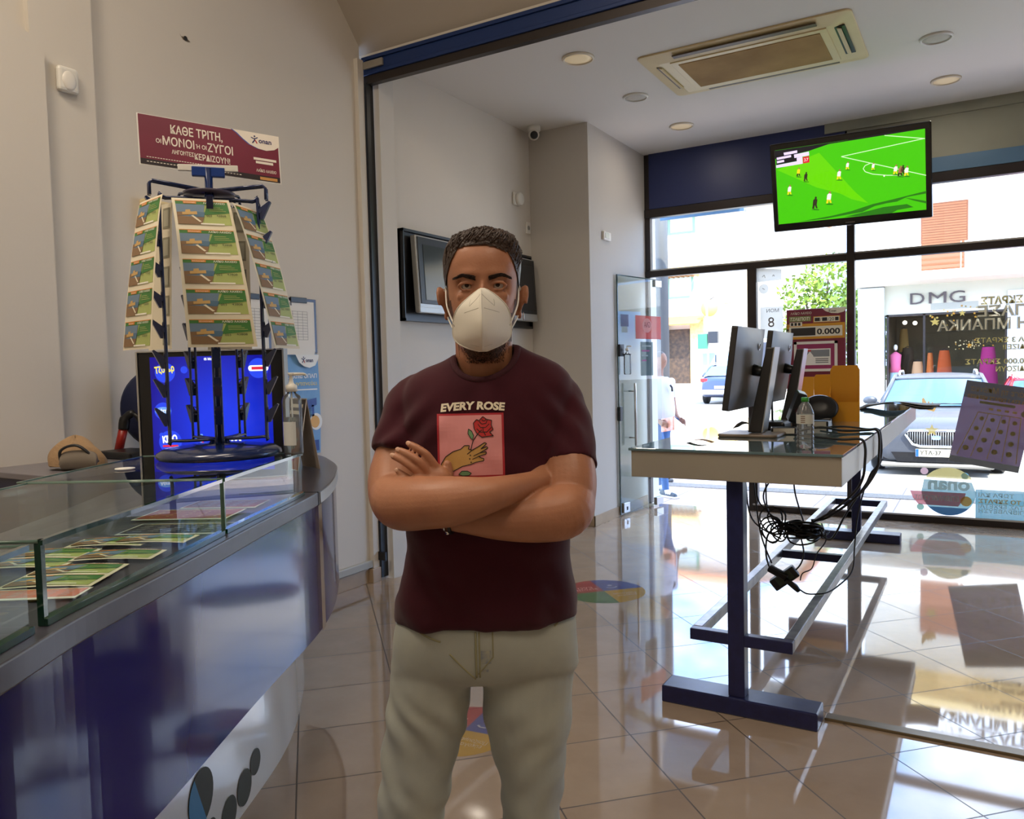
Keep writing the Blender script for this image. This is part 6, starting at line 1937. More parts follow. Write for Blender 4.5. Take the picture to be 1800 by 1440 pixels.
# right hand (image right), tucked between chest and upper arm
limb(bd_, [(0.0964, -0.122, 1.2801), (0.1175, -0.095, 1.2803), (0.1383, -0.066, 1.2803), (0.1489, -0.052, 1.2805)], [.021, .019, .017, .015], asp=[1.2, 1.9, 2.2, 2.2], ref=(0, .3, 1))
for k, (dy, L_) in enumerate(((-22, 44), (-8, 50), (6, 47), (19, 38))):
    limb(bd_, [((-0.9390 + (980) * 0.001098), -.058, (2.2032 + (836 + dy) * -0.001101)), ((-0.9390 + (980 + L_ * .45) * 0.001098), -.036, (2.2032 + (834 + dy) * -0.001101)), ((-0.9390 + (980 + L_ * .9) * 0.001098), -.010, (2.2032 + (831 + dy) * -0.001101))], [.0088, .0084, .0074], 12, 5)
limb(bd_, [(0.1087, -0.11, 1.2894), (0.1252, -0.09, 1.3022), (0.1383, -0.072, 1.3088)], [.012, .0105, .0088], 12, 5)
m_skin = mat('skin', (172, 118, 88), 0.45, 0, 0.4, var=(30, 0.4, (150, 98, 72)), bump=(220, 0.05), sss=0.12)
m_stub = mat('beard stubble skin', (112, 74, 54), 0.65, var=(320, 1.0, (52, 34, 26)), bump=(400, 0.4))
m_fade = mat('close-cropped hair skin', (104, 74, 56), 0.6, var=(300, 1.0, (52, 36, 28)), bump=(400, 0.3))


def skin_pick(c, n):
    x, z, y = c.x - HX, c.z - HZ, c.y - HEADY
    if -0.02 < z < 0.26 and abs(x) < .071 + max(0, .0):
        if z < .050 and z > -.010 and y < .010 and (z > .030 or y < -.047):
            return 1
        if abs(x) > .050 and z < .112 and z > 0 and -.065 < y < -.008:
            return 1 if z < .085 or y > -.045 else 0
        if z > .098 and y > -.034 + max(0, (z - .15)) * -.1 and abs(x) > .045:
            return 2
        if z > .085 and y > .03:
            return 2
    return 0


body_me = fuse(bd_, 0.0026, 4, 0.45)
body = put(body_me, 'body', [m_skin, m_stub, m_fade], man_, skin_pick)

m_nail = mat('finger nail', (206, 160, 132), 0.3)
for pts, r in FING:
    p1, p2 = Vector(pts[-2]), Vector(pts[-1])
    t_ = (p2 - p1).normalized()
    nn_ = (Vector((0, -1, .25)) - t_ * t_.dot(Vector((0, -1, .25)))).normalized()
    MB().sphere(p2 + t_ * r * .1 + nn_ * r * .62, (r * .58, r * .72, r * .20), 0, 12, 8, Matrix((nn_.cross(t_), t_, nn_)).transposed()).build('finger_nail', m_nail, body, local=True)
# eyes and brows
m_eye = mat('eye white', (196, 180, 168), 0.3)
m_iris = mat('dark brown iris', (40, 24, 16), 0.35, 0, 0.3)
for sx in (-1, 1):
    e0 = Vector((HX + sx * .0308, HEADY - .0632, HZ + .1355))
    eb = MB().sphere(e0, .0128, 0, 40, 28).build('eye', m_eye, man_, local=True)
    MB().tube([e0 + Vector((.0150 * sin(rad(a)) / sin(rad(66)), -.0112 * cos(rad(a)) - .0022, .0052 * cos(rad(a * 1.3)))) for a in range(-66, 67, 12)], .0009, 6).build('eyelashes', m_iris, eb, local=True)
    MB().sphere(e0 + Vector((sx * -.0003, -.0046, 0.0008)), (.0084, .0086, .0084), 0, 40, 28).build('iris', m_iris, eb, local=True)
m_brow = mat('dark brown brow hair', (44, 28, 20), 0.7, bump=(500, 0.6))
bvh_body = BVHTree.FromPolygons([v.co for v in body_me.vertices], [tuple(p.vertices) for p in body_me.polygons])


def front(x, z, bvh, y0=-1.0):
    h = bvh.ray_cast(Vector((x, y0, z)), Vector((0, 1, 0)))
    return h[0].y if h[0] is not None else None


rb_ = random.Random(4)
for sx in (-1, 1):
    br = MB()
    for k in range(190):
        q = rb_.random()
        x = HX + sx * (.012 + .040 * q)
        z = HZ + .1490 + (.0075 * q / .6 if q < .6 else .0075 - .011 * (q - .6)) + rb_.uniform(-.0040, .0040) * (1.0 - .55 * q)
        y = front(x, z, bvh_body)
        if y is None:
            continue
        d = Vector((sx * .0065, -.0012, .0022 * (1 - 1.9 * q)))
        p0 = Vector((x, y - .0002, z))
        br.tube([p0, p0 + d * .5 + Vector((0, -.0008, 0)), p0 + d], [.0006, .0006, .0002], 4)
    br.build('eyebrow', m_brow, man_, local=True)

# hair
m_hair = mat('dark brown hair', (50, 33, 24), 0.42, 0, 0.5, var=(60, 0.5, (60, 40, 28)), bump=(160, 0.5))
hair = MB()
NT, NS = 96, 26
I0, I1 = 0, len(HC) - 1


def hairline(th):
    """height on the head (0..1 of .25 m) where the hair begins, by angle from the face"""
    a = abs((th + pi) % (2 * pi) - pi)
    if a < rad(40):
        return .214 - .010 * (a / rad(40)) ** 2 + (-.001 - .005 * sin(th * 1.6 if th < pi else (th - 2 * pi) * 1.6))
    if a < rad(62):
        q = (a - rad(40)) / rad(22)
        return .204 - .035 * q
    if a < rad(84):
        q = (a - rad(62)) / rad(22)
        return .169 - .034 * q
    if a < rad(112):
        return .135 + .012 * sin((a - rad(84)) / rad(28) * pi)
    return .135 - .070 * min(1, (a - rad(112)) / rad(40))


def z_index(z):
    lo = min(range(len(HC)), key=lambda i: abs(HC[i].x - z))
    return lo


def hpt(th, s):
    z0 = hairline(th)
    i0 = z_index(z0)
    fi = i0 + (I1 - i0) * s
    i = int(fi)
    f = fi - i
    p = head_pt(i, th).lerp(head_pt(min(i + 1, I1), th), f)
    zz = p.z - HZ
    top = min(1, max(0, (zz - .165) / .06))
    fr_ = max(0, cos(th)) ** 0.7
    ed = min(1, s * 5)
    thick = (.0025 + .0035 * min(1, s * 3)) + top * (.0015 + .005 * fr_) * ed
    strand = noise.noise(Vector((p.x * 55 + p.y * 22, p.y * 14, p.z * 26))) * .004 * top + noise.noise(Vector((p.x * 150, p.y * 40, p.z * 60))) * .0018
    c = Vector((HX, HEADY + .01, HZ + .14))
    d = (p - c).normalized()
    q = p + d * (thick + strand * ed)
    q.x += .008 * top * fr_ * ed          # swept to image right
    q.y -= .006 * top * fr_ * ed
    return q


hair.grid(NT, NS, lambda u, v: hpt(2 * pi * u, v), 0, True)
for k in range(420):                      # loose strand tufts over the swept top
    th = rb_.uniform(-1.2, 1.2)
    s0 = rb_.uniform(.05, .7)
    p0 = hpt(th, s0)
    p1 = hpt(th + .10 + rb_.uniform(-.05, .1), min(.98, s0 + .16))
    p2 = hpt(th + .22, min(.99, s0 + .34))
    lift = (p0 - Vector((HX, HEADY, HZ + .12))).normalized()
    hair.tube([p0 - lift * .001, p1 + lift * rb_.uniform(.001, .004), p2 + lift * .001], [.0016, .0014, .0004], 4)
hair.build('hair', m_hair, man_, local=True)
# short beard under the mask
bdm = MB()
for k in range(900):
    x = HX + rb_.gauss(0, .030)
    z = HZ + rb_.uniform(-.012, .030)
    y = front(x, z, bvh_body)
    if y is None or y > HEADY - .02:
        continue
    p0 = Vector((x, y, z))
    bdm.tube([p0 + Vector((0, .001, 0)), p0 + Vector((rb_.uniform(-.0015, .0015), -.0012, -.003))], [.0006, .0003], 4)
bdm.build('beard', m_brow, man_, local=True)

# ---------------------------------------------------------------- clothes
sh_ = MB()
ell_loft(sh_, SHIRT_ROWS, 56, 2.5)
limb(sh_, [(-0.0983, 0.01, 1.4524), (-0.1497, 0.008, 1.4442), (-0.1708, -0.012, 1.3887), (-0.1834, -0.042, 1.3306)], [.042, .050, .051, .056], 28, cap1=False)
limb(sh_, [(0.091, 0.01, 1.4561), (0.1434, 0.006, 1.4453), (0.1619, -0.025, 1.3844), (0.1647, -0.082, 1.3001)], [.042, .052, .053, .058], 28, cap1=False)
sme = fuse(sh_, 0.0045, 5)
nrm_ = [v.normal.copy() for v in sme.vertices]
for v, n_ in zip(sme.vertices, nrm_):
    c = v.co.copy()
    low = max(0, min(1, (1.17 - c.z) / .12))
    w = .0045 * noise.noise(Vector((c.x * 7 + c.z * 5, c.y * 7, c.z * 11)))
    w += .010 * low * noise.noise(Vector((c.x * 9 - c.z * 6, c.y * 8, c.z * 5 + 3)))
    w += .0055 * low * noise.noise(Vector((c.x * 24 + c.z * 8, c.y * 12, c.z * 7 + 9)))
    w += .004 * max(0, min(1, (1.42 - c.z) / .08)) * noise.noise(Vector((c.x * 15 + c.z * 22, c.y * 9, c.z * 10 - c.x * 14)))
    arm = max(0, min(1, (abs(c.x - .0) - .14) / .05)) * max(0, min(1, (c.z - 1.26) / .05))
    w += .0022 * arm * sin((c.z * 1.2 + abs(c.x) * .9) * 70 + 9 * noise.noise(c * 9))
    pit = math.exp(-((abs(c.x) - .15) / .05) ** 2 - ((c.z - 1.40) / .06) ** 2)
    w += .004 * pit * sin((abs(c.x) * 1.0 + c.z) * 90)
    v.co = c + n_ * w
sme.update()
m_shirt = mat('maroon cotton', (62, 13, 27), 0.85, 0, 0.2, var=(240, 0.3, (50, 10, 21)), bump=(700, 0.04), sheen=0.15)
shirt = put(sme, 't_shirt', [m_shirt], man_)
bvs = BVHTree.FromPolygons([v.co for v in sme.vertices], [tuple(p.vertices) for p in sme.polygons])
# round neckline: cut the front of the collar open and run a ribbed band along the cut
NKC, NKR, NKS = NECK
nb = []
for k in range(33):
    a = -pi / 2 + pi * k / 32
    x, z = NKC[0] + NKR[0] * sin(a), NKC[1] - NKR[1] * cos(a) + NKS * sin(a)
    y = front(x, z, bvs)
    nb.append(Vector((x, min(y if y is not None else -.03, -.01 - .0 * cos(a)), z)))
nb = [p + Vector((0, .004, 0)) for p in nb]
for k in range(1, 16):
    a = pi / 2 + pi * k / 16
    nb.append(Vector((NKC[0] + NKR[0] * 1.0 * sin(a), .012 + .072 * abs(cos(a)), NKC[1] + NKS * sin(a) + .012 * abs(cos(a)))))
bmq = bmesh.new()
bmq.from_mesh(sme)
kill = []
for f_ in bmq.faces:
    c = f_.calc_center_median()
    u_ = (c.x - NKC[0]) / NKR[0]
    v_ = (c.z - NKC[1] - NKS * u_) / NKR[1]
    if c.y < .03 and v_ > -1 and (abs(u_) < 1 and (v_ > 0 or u_ * u_ + v_ * v_ < 1)):
        kill.append(f_)
bmesh.ops.delete(bmq, geom=kill, context='FACES')
bmq.to_mesh(sme)
bmq.free()
sme.update()
MB().tube(nb, .0075, 10, 0, True).build('neckband', mat('maroon rib', (60, 12, 26), 0.85, bump=(500, 0.3)), shirt, local=True)


def drape(shapes, mats, name, parent, bvh, lift=.0016):
    """flat printed shapes laid onto the cloth; points are (x, z) in the man's own frame"""
    mb = MB()
    for lvl, (pts, fs, mi) in enumerate(shapes):
        vs = []
        for x, z in pts:
            y = front(x, z, bvh)
            vs.append((x, (y if y is not None else -.12) - lift - .0004 * mi, z))
        mb.add(vs, fs, mi)
    return mb.build(name, mats, parent, local=True)


def shape_poly(pts, mi):
    return (pts, [tuple(range(len(pts)))], mi)


def shape_grid(x0, z0, x1, z1, nx, nz, mi):
    return ([(x0 + (x1 - x0) * i / nx, z0 + (z1 - z0) * j / nz) for j in range(nz + 1) for i in range(nx + 1)],
            [(j * (nx + 1) + i, j * (nx + 1) + i + 1, (j + 1) * (nx + 1) + i + 1, (j + 1) * (nx + 1) + i) for j in range(nz) for i in range(nx)], mi)


def shape_fill(pts, mi, n=44, step=.006):
    """concave outline filled with narrow strips, so that it can follow the cloth"""
    z0, z1 = min(p[1] for p in pts), max(p[1] for p in pts)

    def cross(z):
        xs = []
        for (a, b_), (c, d) in zip(pts, pts[1:] + pts[:1]):
            if (b_ <= z) != (d <= z):
                xs.append(a + (c - a) * (z - b_) / (d - b_))
        return sorted(xs)
    vs, fs = [], []
    for k in range(n):
        a, b_ = z0 + (z1 - z0) * k / n, z0 + (z1 - z0) * (k + 1) / n
        xs = cross((a + b_) / 2)
        for p, q in zip(xs[0::2], xs[1::2]):
            m = max(1, int((q - p) / step))
            for i in range(m):
                e, f = p + (q - p) * i / m, p + (q - p) * (i + 1) / m
                fs.append(tuple(range(len(vs), len(vs) + 4)))
                vs += [(e, a), (f, a), (f, b_), (e, b_)]
    return (vs, fs, mi)


def shape_line(pts, w, mi):
    out = []
    for (a, b_), (c, d) in zip(pts[:-1], pts[1:]):
        L = sqrt((c - a) ** 2 + (d - b_) ** 2) or 1
        ox, oz = -(d - b_) / L * w / 2, (c - a) / L * w / 2
        out.append(([(a - ox, b_ - oz), (c - ox, d - oz), (c + ox, d + oz), (a + ox, b_ + oz)], [(0, 1, 2, 3)], mi))
    return out


# print: design space of 100 x 106 units, rectangle lower-left at (0, 0)
GX0, GX1, GZ0, GZ1 = GRAPH
gx = lambda u: GX0 + (GX1 - GX0) * u / 100.0
gz = lambda v: GZ0 + (GZ1 - GZ0) * v / 106.0
Sg = [shape_grid(gx(-3), gz(-3), gx(103), gz(109), 16, 16, 0), shape_grid(gx(0.5), gz(0.5), gx(99.5), gz(105.5), 16, 16, 1)]
PP = lambda pts, mi: Sg.append(shape_fill([(gx(u), gz(v)) for u, v in pts], mi))
LL = lambda pts, w, mi: Sg.extend(shape_line([(gx(u), gz(v)) for u, v in pts], w * (GX1 - GX0) / 100, mi))
hand_o = [(0, 4), (3, 22), (10, 34), (22, 43), (34, 47), (40, 53), (48, 53), (46, 47), (52, 45), (62, 51), (72, 58), (75, 56), (66, 47), (75, 51), (77, 48), (64, 40), (74, 42), (74, 38), (62, 34), (66, 31), (70, 30), (70, 26), (58, 24), (48, 20), (36, 17), (24, 10), (12, 3), (4, 0)]
PP(hand_o, 2)
LL(hand_o + [hand_o[0]], 1.3, 5)
LL([(52, 45), (44, 38)], 1.1, 5), LL([(64, 40), (54, 35)], 1.1, 5), LL([(62, 34), (52, 29)], 1.1, 5)
LL([(50, 46), (54, 62), (62, 74), (68, 80)], 1.3, 5)
PP([(50, 66), (46, 74), (47, 82), (52, 78), (55, 70), (53, 63)], 4)
LL([(50, 66), (46, 74), (47, 82), (52, 78), (55, 70), (53, 63), (50, 66)], 1.0, 5)
PP([(30, 3), (36, 0.5), (46, 1), (50, 5), (44, 9), (35, 9)], 4)
LL([(30, 3), (36, 0.5), (46, 1), (50, 5), (44, 9), (35, 9), (30, 3)], 1.0, 5)
rose = [(56, 82), (55, 92), (60, 98), (64, 96), (70, 103), (76, 98), (84, 96), (83, 88), (86, 80), (80, 76), (86, 69), (74, 68), (68, 67), (60, 74)]
PP(rose, 3)
LL(rose + [rose[0]], 1.3, 5)
for q in ([(62, 90), (66, 84), (74, 84), (80, 90)], [(64, 95), (68, 90), (75, 91), (77, 97)], [(60, 82), (66, 76), (76, 76), (83, 84)], [(70, 84), (70, 78), (74, 70)], [(68, 98), (72, 95), (75, 98)]):
    LL(q, 1.1, 5)
for u, v in ((50, 24), (48, 30), (49, 36)):
    PP([(u - 1, v - 1), (u + 1, v - 1), (u + 1, v + 1), (u - 1, v + 1)], 5)
vs_, fs_2 = text_shape('EVERY ROSE', 0.045, 0.12)
x0_, x1_ = min(p[0] for p in vs_), max(p[0] for p in vs_)
kx_ = (gx(106) - gx(3)) / (x1_ - x0_)
tz = gz(113)
Sg.append(([(gx(3) + (x - x0_) * kx_, tz + y * .0205 + .0035 * sin(pi * (x - x0_) / (x1_ - x0_))) for x, y in vs_], fs_2, 6))
drape(Sg, [mat('print red border', (176, 36, 48), 0.7), mat('print pink', (222, 146, 146), 0.75), mat('print tan hand', (196, 152, 84), 0.7), mat('print rose red', (190, 40, 40), 0.7), mat('print leaf green', (110, 150, 104), 0.7), mat('print black line', (30, 20, 18), 0.7), mat('print cream letters', (234, 222, 196), 0.7)],
      'printed_graphic', shirt, bvs)

# jeans
jn = MB()
ell_loft(jn, JEAN_TOP, 44, 2.6)
limb(jn, JL[0], JL[1], 26, asp=JL[2], ref=(1, 0, 0), cap1=False)
limb(jn, JR[0], JR[1], 26, asp=JR[2], ref=(1, 0, 0), cap1=False)
jme = fuse(jn, 0.006, 5)
nrm_ = [v.normal.copy() for v in jme.vertices]
for v, n_ in zip(jme.vertices, nrm_):
    c = v.co.copy()
    w = .006 * noise.noise(Vector((c.x * 8 + c.z * 9, c.y * 7, c.z * 9)))
    side = -1 if c.x < .0 else 1
    w += .0045 * sin((c.z * 1.1 - side * (c.x) * 1.3) * 62 + 5 * noise.noise(c * 6)) * max(0, min(1, (c.z - .55) / .1)) * max(0, min(1, (.86 - c.z) / .08)) * max(0, noise.noise(c * 5) + .55)
    w += .004 * math.exp(-((c.z - .52) / .10) ** 2) * noise.noise(Vector((c.x * 12, c.y * 6, c.z * 26)))
    v.co = c + n_ * w
jme.update()
m_jean = mat('pale washed denim', (172, 174, 162), 0.85, 0, 0.2, var=(9, 0.65, (146, 150, 146)), bump=(500, 0.05), sheen=0.1)
jeans = put(jme, 'jeans', [m_jean], man_)
bvj = BVHTree.FromPolygons([v.co for v in jme.vertices], [tuple(p.vertices) for p in jme.polygons])
m_st = mat('denim seam', (150, 146, 112), 0.8)


def seam(name, pts, r, m=None):
    q = []
    for x, z in pts:
        y = front(x, z, bvj)
        if y is not None:
            q.append(Vector((x, y - r * .3, z)))
    MB().tube(q, r, 6).build(name, m or m_st, jeans, local=True)


fx, fz0, fz1 = FLY
seam('fly_seam', [(fx, fz1 - (fz1 - fz0) * k / 12) for k in range(13)], .0022)
seam('fly_seam', [(fx + .007, fz1 - (fz1 - fz0) * k / 12) for k in range(13)], .0016)
seam('fly_seam', [(fx + .034 - .030 * max(0, k - 7) / 5, fz1 - (fz1 - fz0) * .92 * k / 12) for k in range(13)], .0014)
seam('crotch_seam', [(fx - .002 - .050 * k / 10, fz0 - .004 + .055 * k / 10) for k in range(11)], .0016)
seam('pocket_seam', [(-.178 + .075 * k / 10, fz1 - .002 + .016 * (1 - k / 10) - .018 * sin(pi * k / 20)) for k in range(11)], .002)
seam('pocket_seam', [(.186 - .06 * k / 10, fz1 + .030 - .030 * (k / 10)) for k in range(11)], .002)
drape([shape_grid(fx + .010, fz0 + .030, fx + .030, fz0 + .058, 4, 4, 0), shape_grid(fx + .012, fz0 + .012, fx + .024, fz0 + .018, 3, 2, 0)], [mat('faded blue denim', (128, 138, 146), 0.85, var=(90, 0.9, (176, 172, 150)))], 'faded_patch', jeans, bvj, .0008)
# trainers
for sx, ax_ in ((-1, LEGL[1]), (1, LEGR[1])):
    so = MB()
    limb(so, [(ax_, .065, .045), (ax_, .02, .055), (ax_ + sx * .012, -.09, .042), (ax_ + sx * .02, -.18, .034)], [.038, .043, .042, .030], 18, asp=[1, 1, 1.1, 1.15], ref=(1, 0, 0))
    s_ = so.build('shoe', mat('white trainer', (222, 220, 214), 0.5), man_, local=True)
    sl2 = MB().poly(Fr((ax_ + sx * .008, 0, 0.024), (1, 0, 0), (0, 1, 0)), rr(-.052, -.215, .052, .105, .045), 0, 0, 0.024)
    sl2.build('sole', mat('pale sole', (200, 196, 186), 0.6), s_, local=True, fix=True)

# face mask
m_mask = mat('white mask fabric', (226, 220, 206), 0.85, bump=(500, 0.03))
m_mline = mat('mask emboss', (188, 182, 168), 0.85)
MK = [MASK_ROWS]
MR = catmull([Vector((r[0], r[1], r[2])) for r in MK[0]], 5)
MT = catmull([Vector((r[3], r[4], 0)) for r in MK[0]], 5)


def mask_pt(u, v, push=0.0):
    f = v * (len(MR) - 1)
    i = min(int(f), len(MR) - 2)
    a, b_ = MR[i].lerp(MR[i + 1], f - i), MT[i].lerp(MT[i + 1], f - i)
    mid = HX - .003
    x = mid + (a.z - mid) * u if u > 0 else mid + (mid - a.y) * u
    k = 1 - abs(u) ** 1.25
    y = b_.y + (b_.x - b_.y) * k - .003 * gs(abs(u), .03)
    return Vector((x, HEADY + y - push, a.x))


mb = MB().grid(48, 40, lambda u, v: mask_pt(2 * u - 1, v))
mk = mb.build('face_mask', m_mask, man_, local=True, solid=0.0016)
mb = MB()
mb.tube([mask_pt(u, v, .0012) for u, v in [(-1, k / 24) for k in range(1, 25)] + [(1, 1 - k / 24) for k in range(0, 24)]], .0016, 6, 0, True)
mb.build('edge_seam', m_mask, mk, local=True)
mb = MB()
mb.tube([mask_pt(0, .03 + .95 * k / 20, .002) for k in range(21)], .0013, 6)
mb.build('centre_fold', m_mask, mk, local=True)
for nm, uv in (('crease', [(-.62, .44), (-.1, .40)]), ('crease', [(.1, .40), (.62, .44)]), ('crease', [(-.55, .80), (-.15, .86)]), ('crease', [(.15, .86), (.5, .80)]), ('nose_clip', [(-.62, .26), (-.5, .36), (-.06, .18), (.06, .18), (.5, .36), (.62, .26)])):
    pts = []
    for (a, b_), (c, d) in zip(uv[:-1], uv[1:]):
        pts += [mask_pt(a + (c - a) * q / 6, b_ + (d - b_) * q / 6, .0010) for q in range(6)]
    pts.append(mask_pt(uv[-1][0], uv[-1][1], .0010))
    MB().tube(pts, .0007, 5).build(nm, m_mline, mk, local=True)
for sx in (-1, 1):
    e0 = Vector((HX + sx * .074, HEADY - .006, HZ + .140))
    a, b_ = mask_pt(sx * .93, .56, .001), mask_pt(sx * .93, .80, .001)
    MB().tube(catmull([a, a.lerp(e0, .5) + Vector((sx * .006, -.006, 0)), e0, e0 + Vector((sx * .004, .012, -.012)), Vector((HX + sx * .0755, HEADY + .012, HZ + .092)), b_.lerp(Vector((HX + sx * .072, HEADY - .01, HZ + .075)), .5), b_], 5), .0017, 6).build('ear_loop', m_white, mk, local=True)
# earring, bracelet
er0 = Vector((HX + .0815, HEADY - .002, HZ + .080))
MB().tube([er0 + Vector((.001, .0065 * sin(q), .0075 * cos(q))) for q in [i * pi / 10 for i in range(20)]], .0011, 6, 0, True).build('earring', m_chrome, man_, local=True)
wc, wd = Vector((-0.0683, -0.153, 1.2203)), (Vector((-0.0847, -0.15, 1.2235)) - Vector((-0.0378, -0.158, 1.2192))).normalized()
wu = Vector((0, 0, 1))
wv = wd.cross(wu).normalized()
MB().tube([wc + wd * .004 + (wu * cos(q) + wv * sin(q)) * .0305 for q in [i * pi / 12 for i in range(24)]], .0035, 8, 0, True).build('bracelet', m_black, man_, local=True)
MB().tube([wc + wd * .014 + (wu * cos(q) + wv * sin(q)) * .0300 for q in [i * pi / 12 for i in range(24)]], .0022, 8, 0, True).sphere(wc + wd * .012 + wu * -.030 + Vector((0, -.006, 0)), .005, 0, 10, 8).build('bracelet', m_chrome, man_, local=True)

# ================================================================ the passer-by outside
pas = thing('person', 'grey-haired man in white polo and jeans walking past outside the glass door', 'person', (-3.43, 9.36, -0.10), rad(62))
pb_ = MB()
pb_.sphere((0, -.015, 1.665), (.075, .095, .115), 0, 20, 14)
pb_.sphere((0, -.105, 1.655), (.014, .02, .022), 0, 10, 8)
for sx in (-1, 1):
    pb_.sphere((sx * .076, .0, 1.66), (.01, .02, .03), 0, 10, 8)
limb(pb_, [(0, .0, 1.60), (0, .015, 1.50), (0, .02, 1.42)], [.055, .056, .07])
ell_loft(pb_, [(1.46, -.12, .12, .06, .09), (1.38, -.19, .19, .10, .11), (1.2, -.18, .18, .14, .11), (1.02, -.18, .18, .17, .11), (.88, -.17, .17, .12, .12)], 30)
for sx, dy in ((-1, -.18), (1, .16)):
    limb(pb_, [(sx * .09, 0, .9), (sx * .09, dy * .6 - .02, .5), (sx * .09, dy, .09)], [.085, .055, .042])
    limb(pb_, [(sx * .09, dy + .05, .05), (sx * .10, dy - .17, .03)], [.042, .032])
for sx, hy in ((-1, -.16), (1, -.05)):
    limb(pb_, [(sx * .20, .01, 1.40), (sx * .235, .03, 1.16), (sx * .23, hy * .6, .99), (sx * .22, hy - .06, .93)], [.052, .042, .032, .024])
    hb_ = Vector((sx * .22, hy - .06, .93))
    limb(pb_, [hb_, hb_ + Vector((0, -.07, -.03))], [.022, .022], asp=[1, 1.6], ref=(0, .4, 1))
    for q in range(4):
        limb(pb_, [hb_ + Vector((0, -.07, -.05 + .018 * q)), hb_ + Vector((sx * -.012, -.11, -.065 + .018 * q)), hb_ + Vector((sx * -.03, -.125, -.075 + .018 * q))], [.0085, .008, .007], 10, 4)
    limb(pb_, [hb_ + Vector((sx * -.01, -.03, .015)), hb_ + Vector((sx * -.03, -.08, .02))], [.010, .008], 10, 4)
m_skin2 = mat('weathered skin', (150, 112, 92), 0.6)
pme = fuse(pb_, 0.007, 4)


def pick2(c, n):
    if c.z > 1.47 or (abs(c.x) > .17 and c.z < 1.20 and c.z > .8 and (abs(c.x) > .20 or c.y < -.12)):
        return 3 if (c.z > 1.705 and c.y > -.075) or (c.z > 1.62 and c.y > .03) else 0
    if c.z > .95:
        return 1
    return 2 if c.z > .09 else 4


put(pme, 'body', [m_skin2, mat('white polo cloth', (200, 198, 206), 0.85), mat('blue denim', (70, 104, 150), 0.85), mat('grey short hair', (96, 92, 90), 0.8), mat('dark trainer', (74, 86, 96), 0.6)], pas, pick2)
for sx, dy in ((-1, -.18), (1, .16)):
    st2 = MB()
    for k in range(3):
        st2.obox((sx * .10, dy - .05 - .03 * k, .068), (.09, .010, .05), (rad(-30), 0, 0))
    st2.build('shoe_stripes', m_white, pas, local=True)
    MB().obox((sx * .097, dy - .06, .012), (.09, .30, .024)).build('shoe_sole', m_white, pas, local=True, bevel=.01)
MB().tube([(.03, -.155, 1.36), (.05, -.165, 1.33), (.05, -.17, 1.28)], .012, 8).build('hanging_glasses', m_black, pas, local=True)
pp = MB()
pp.grid(4, 4, lambda u, v: (-.20 + .03 * sin(3 * u), -.24 - .22 * u, .80 + .16 * v + .04 * u))
tg2 = pp.build('held_papers', mat('pinkish printed papers', (230, 190, 180), 0.7, var=(20, 0.8, (226, 130, 70))), None, solid=.003)
Mx = WM[pas]
for v in tg2.data.vertices:
    v.co = Mx @ v.co
tag(tg2, 'pink and orange papers held by the passer-by outside', 'papers')
# ================================================================ papers, stickers and boards on the shop window
YG = YF - 0.006          # inner face of the panes
fgl = Fr((0, YG, 0), (1, 0, 0), (0, 0, 1))
F = lambda n, c, o=0.85: film_mat('film ' + n, c, o)
W_GRP = 'gold stickers on the window'
mg, mgd, mgo, mcr = F('gold', (200, 176, 100), .9), F('dark outline', (80, 74, 60), .75), F('orange gold', (214, 160, 70), .9), F('cream', (214, 196, 156), .92)
for lab, txt, u, v, hgt, w, front in (
        ('top row of gold mirrored lettering on the window right of the shop letters', '100 ΣΚΡΑΤΣ', -0.011, 1.970, 0.062, 0.44, mg),
        ('big cream mirrored lettering, upper of the two big rows on the window', 'ΣΠΑΣΕ', -0.036, 1.866, 0.088, 0.47, mcr),
        ('big cream mirrored lettering, lower of the two big rows on the window', 'ΤΗ ΜΠΑΝΚΑ', -0.351, 1.752, 0.092, 0.78, mcr),
        ('gold mirrored lettering row beside the cluster of small stars', 'ΣΤΑ 3 ΣΚΡΑΤΣ', -0.054, 1.634, 0.042, 0.45, mg),
        ('short gold mirrored lettering row just under the star cluster', 'ΚΕΡΔΙΖΕΙ!', 0.155, 1.571, 0.040, 0.28, mg),
        ('gold mirrored lettering row above the silver car roof', '100.000 ΣΚΡΑΤΣ', -0.130, 1.446, 0.044, 0.50, mg),
        ('lowest gold mirrored lettering row above the red car', 'ΚΕΡΔΙΖΟΥΝ', 0.103, 1.379, 0.044, 0.32, mg)):
    mb = MB()
    mb.text(fgl, txt, u, v, hgt, 0, 0.0005, align='r', width=w, bold=0.055, mirror=True)
    mb.text(fgl, txt, u, v, hgt, 1, 0.002, align='r', width=w, bold=0.012, mirror=True)
    tag(mb.build('window_lettering', [mgd, front]), lab, 'sticker', W_GRP)
rs = random.Random(11)
for k, (u, v, r, lab) in enumerate(((-0.371, 1.836, 0.042, 'largest gold star left of the lower big lettering'), (-0.155, 1.903, 0.03, 'tall gold star above the big cream lettering'), (-0.392, 0.849, 0.058, 'pale gold star sticker over the silver car grille'),
                                    (-0.10, 1.617, 0.022, 'orange star amid the cluster of small stars'))):
    tag(MB().star(fgl, u, v, r, 0, 0.001).build('star_sticker', [mgo if k == 3 else mg]), lab, 'sticker', W_GRP)
mb = MB()
for k in range(44):
    mb.star(fgl, -0.10 + rs.gauss(0, .055), 1.61 + rs.gauss(0, .022), rs.uniform(.004, .009), rs.choice((0, 0, 1)), 0.001, n=5)
tag(mb.build('star_confetti', [F('pale stars', (230, 214, 160), .95), mgo]), 'cluster of tiny pale star stickers on the window', 'stickers', kind='stuff')
mb = MB()
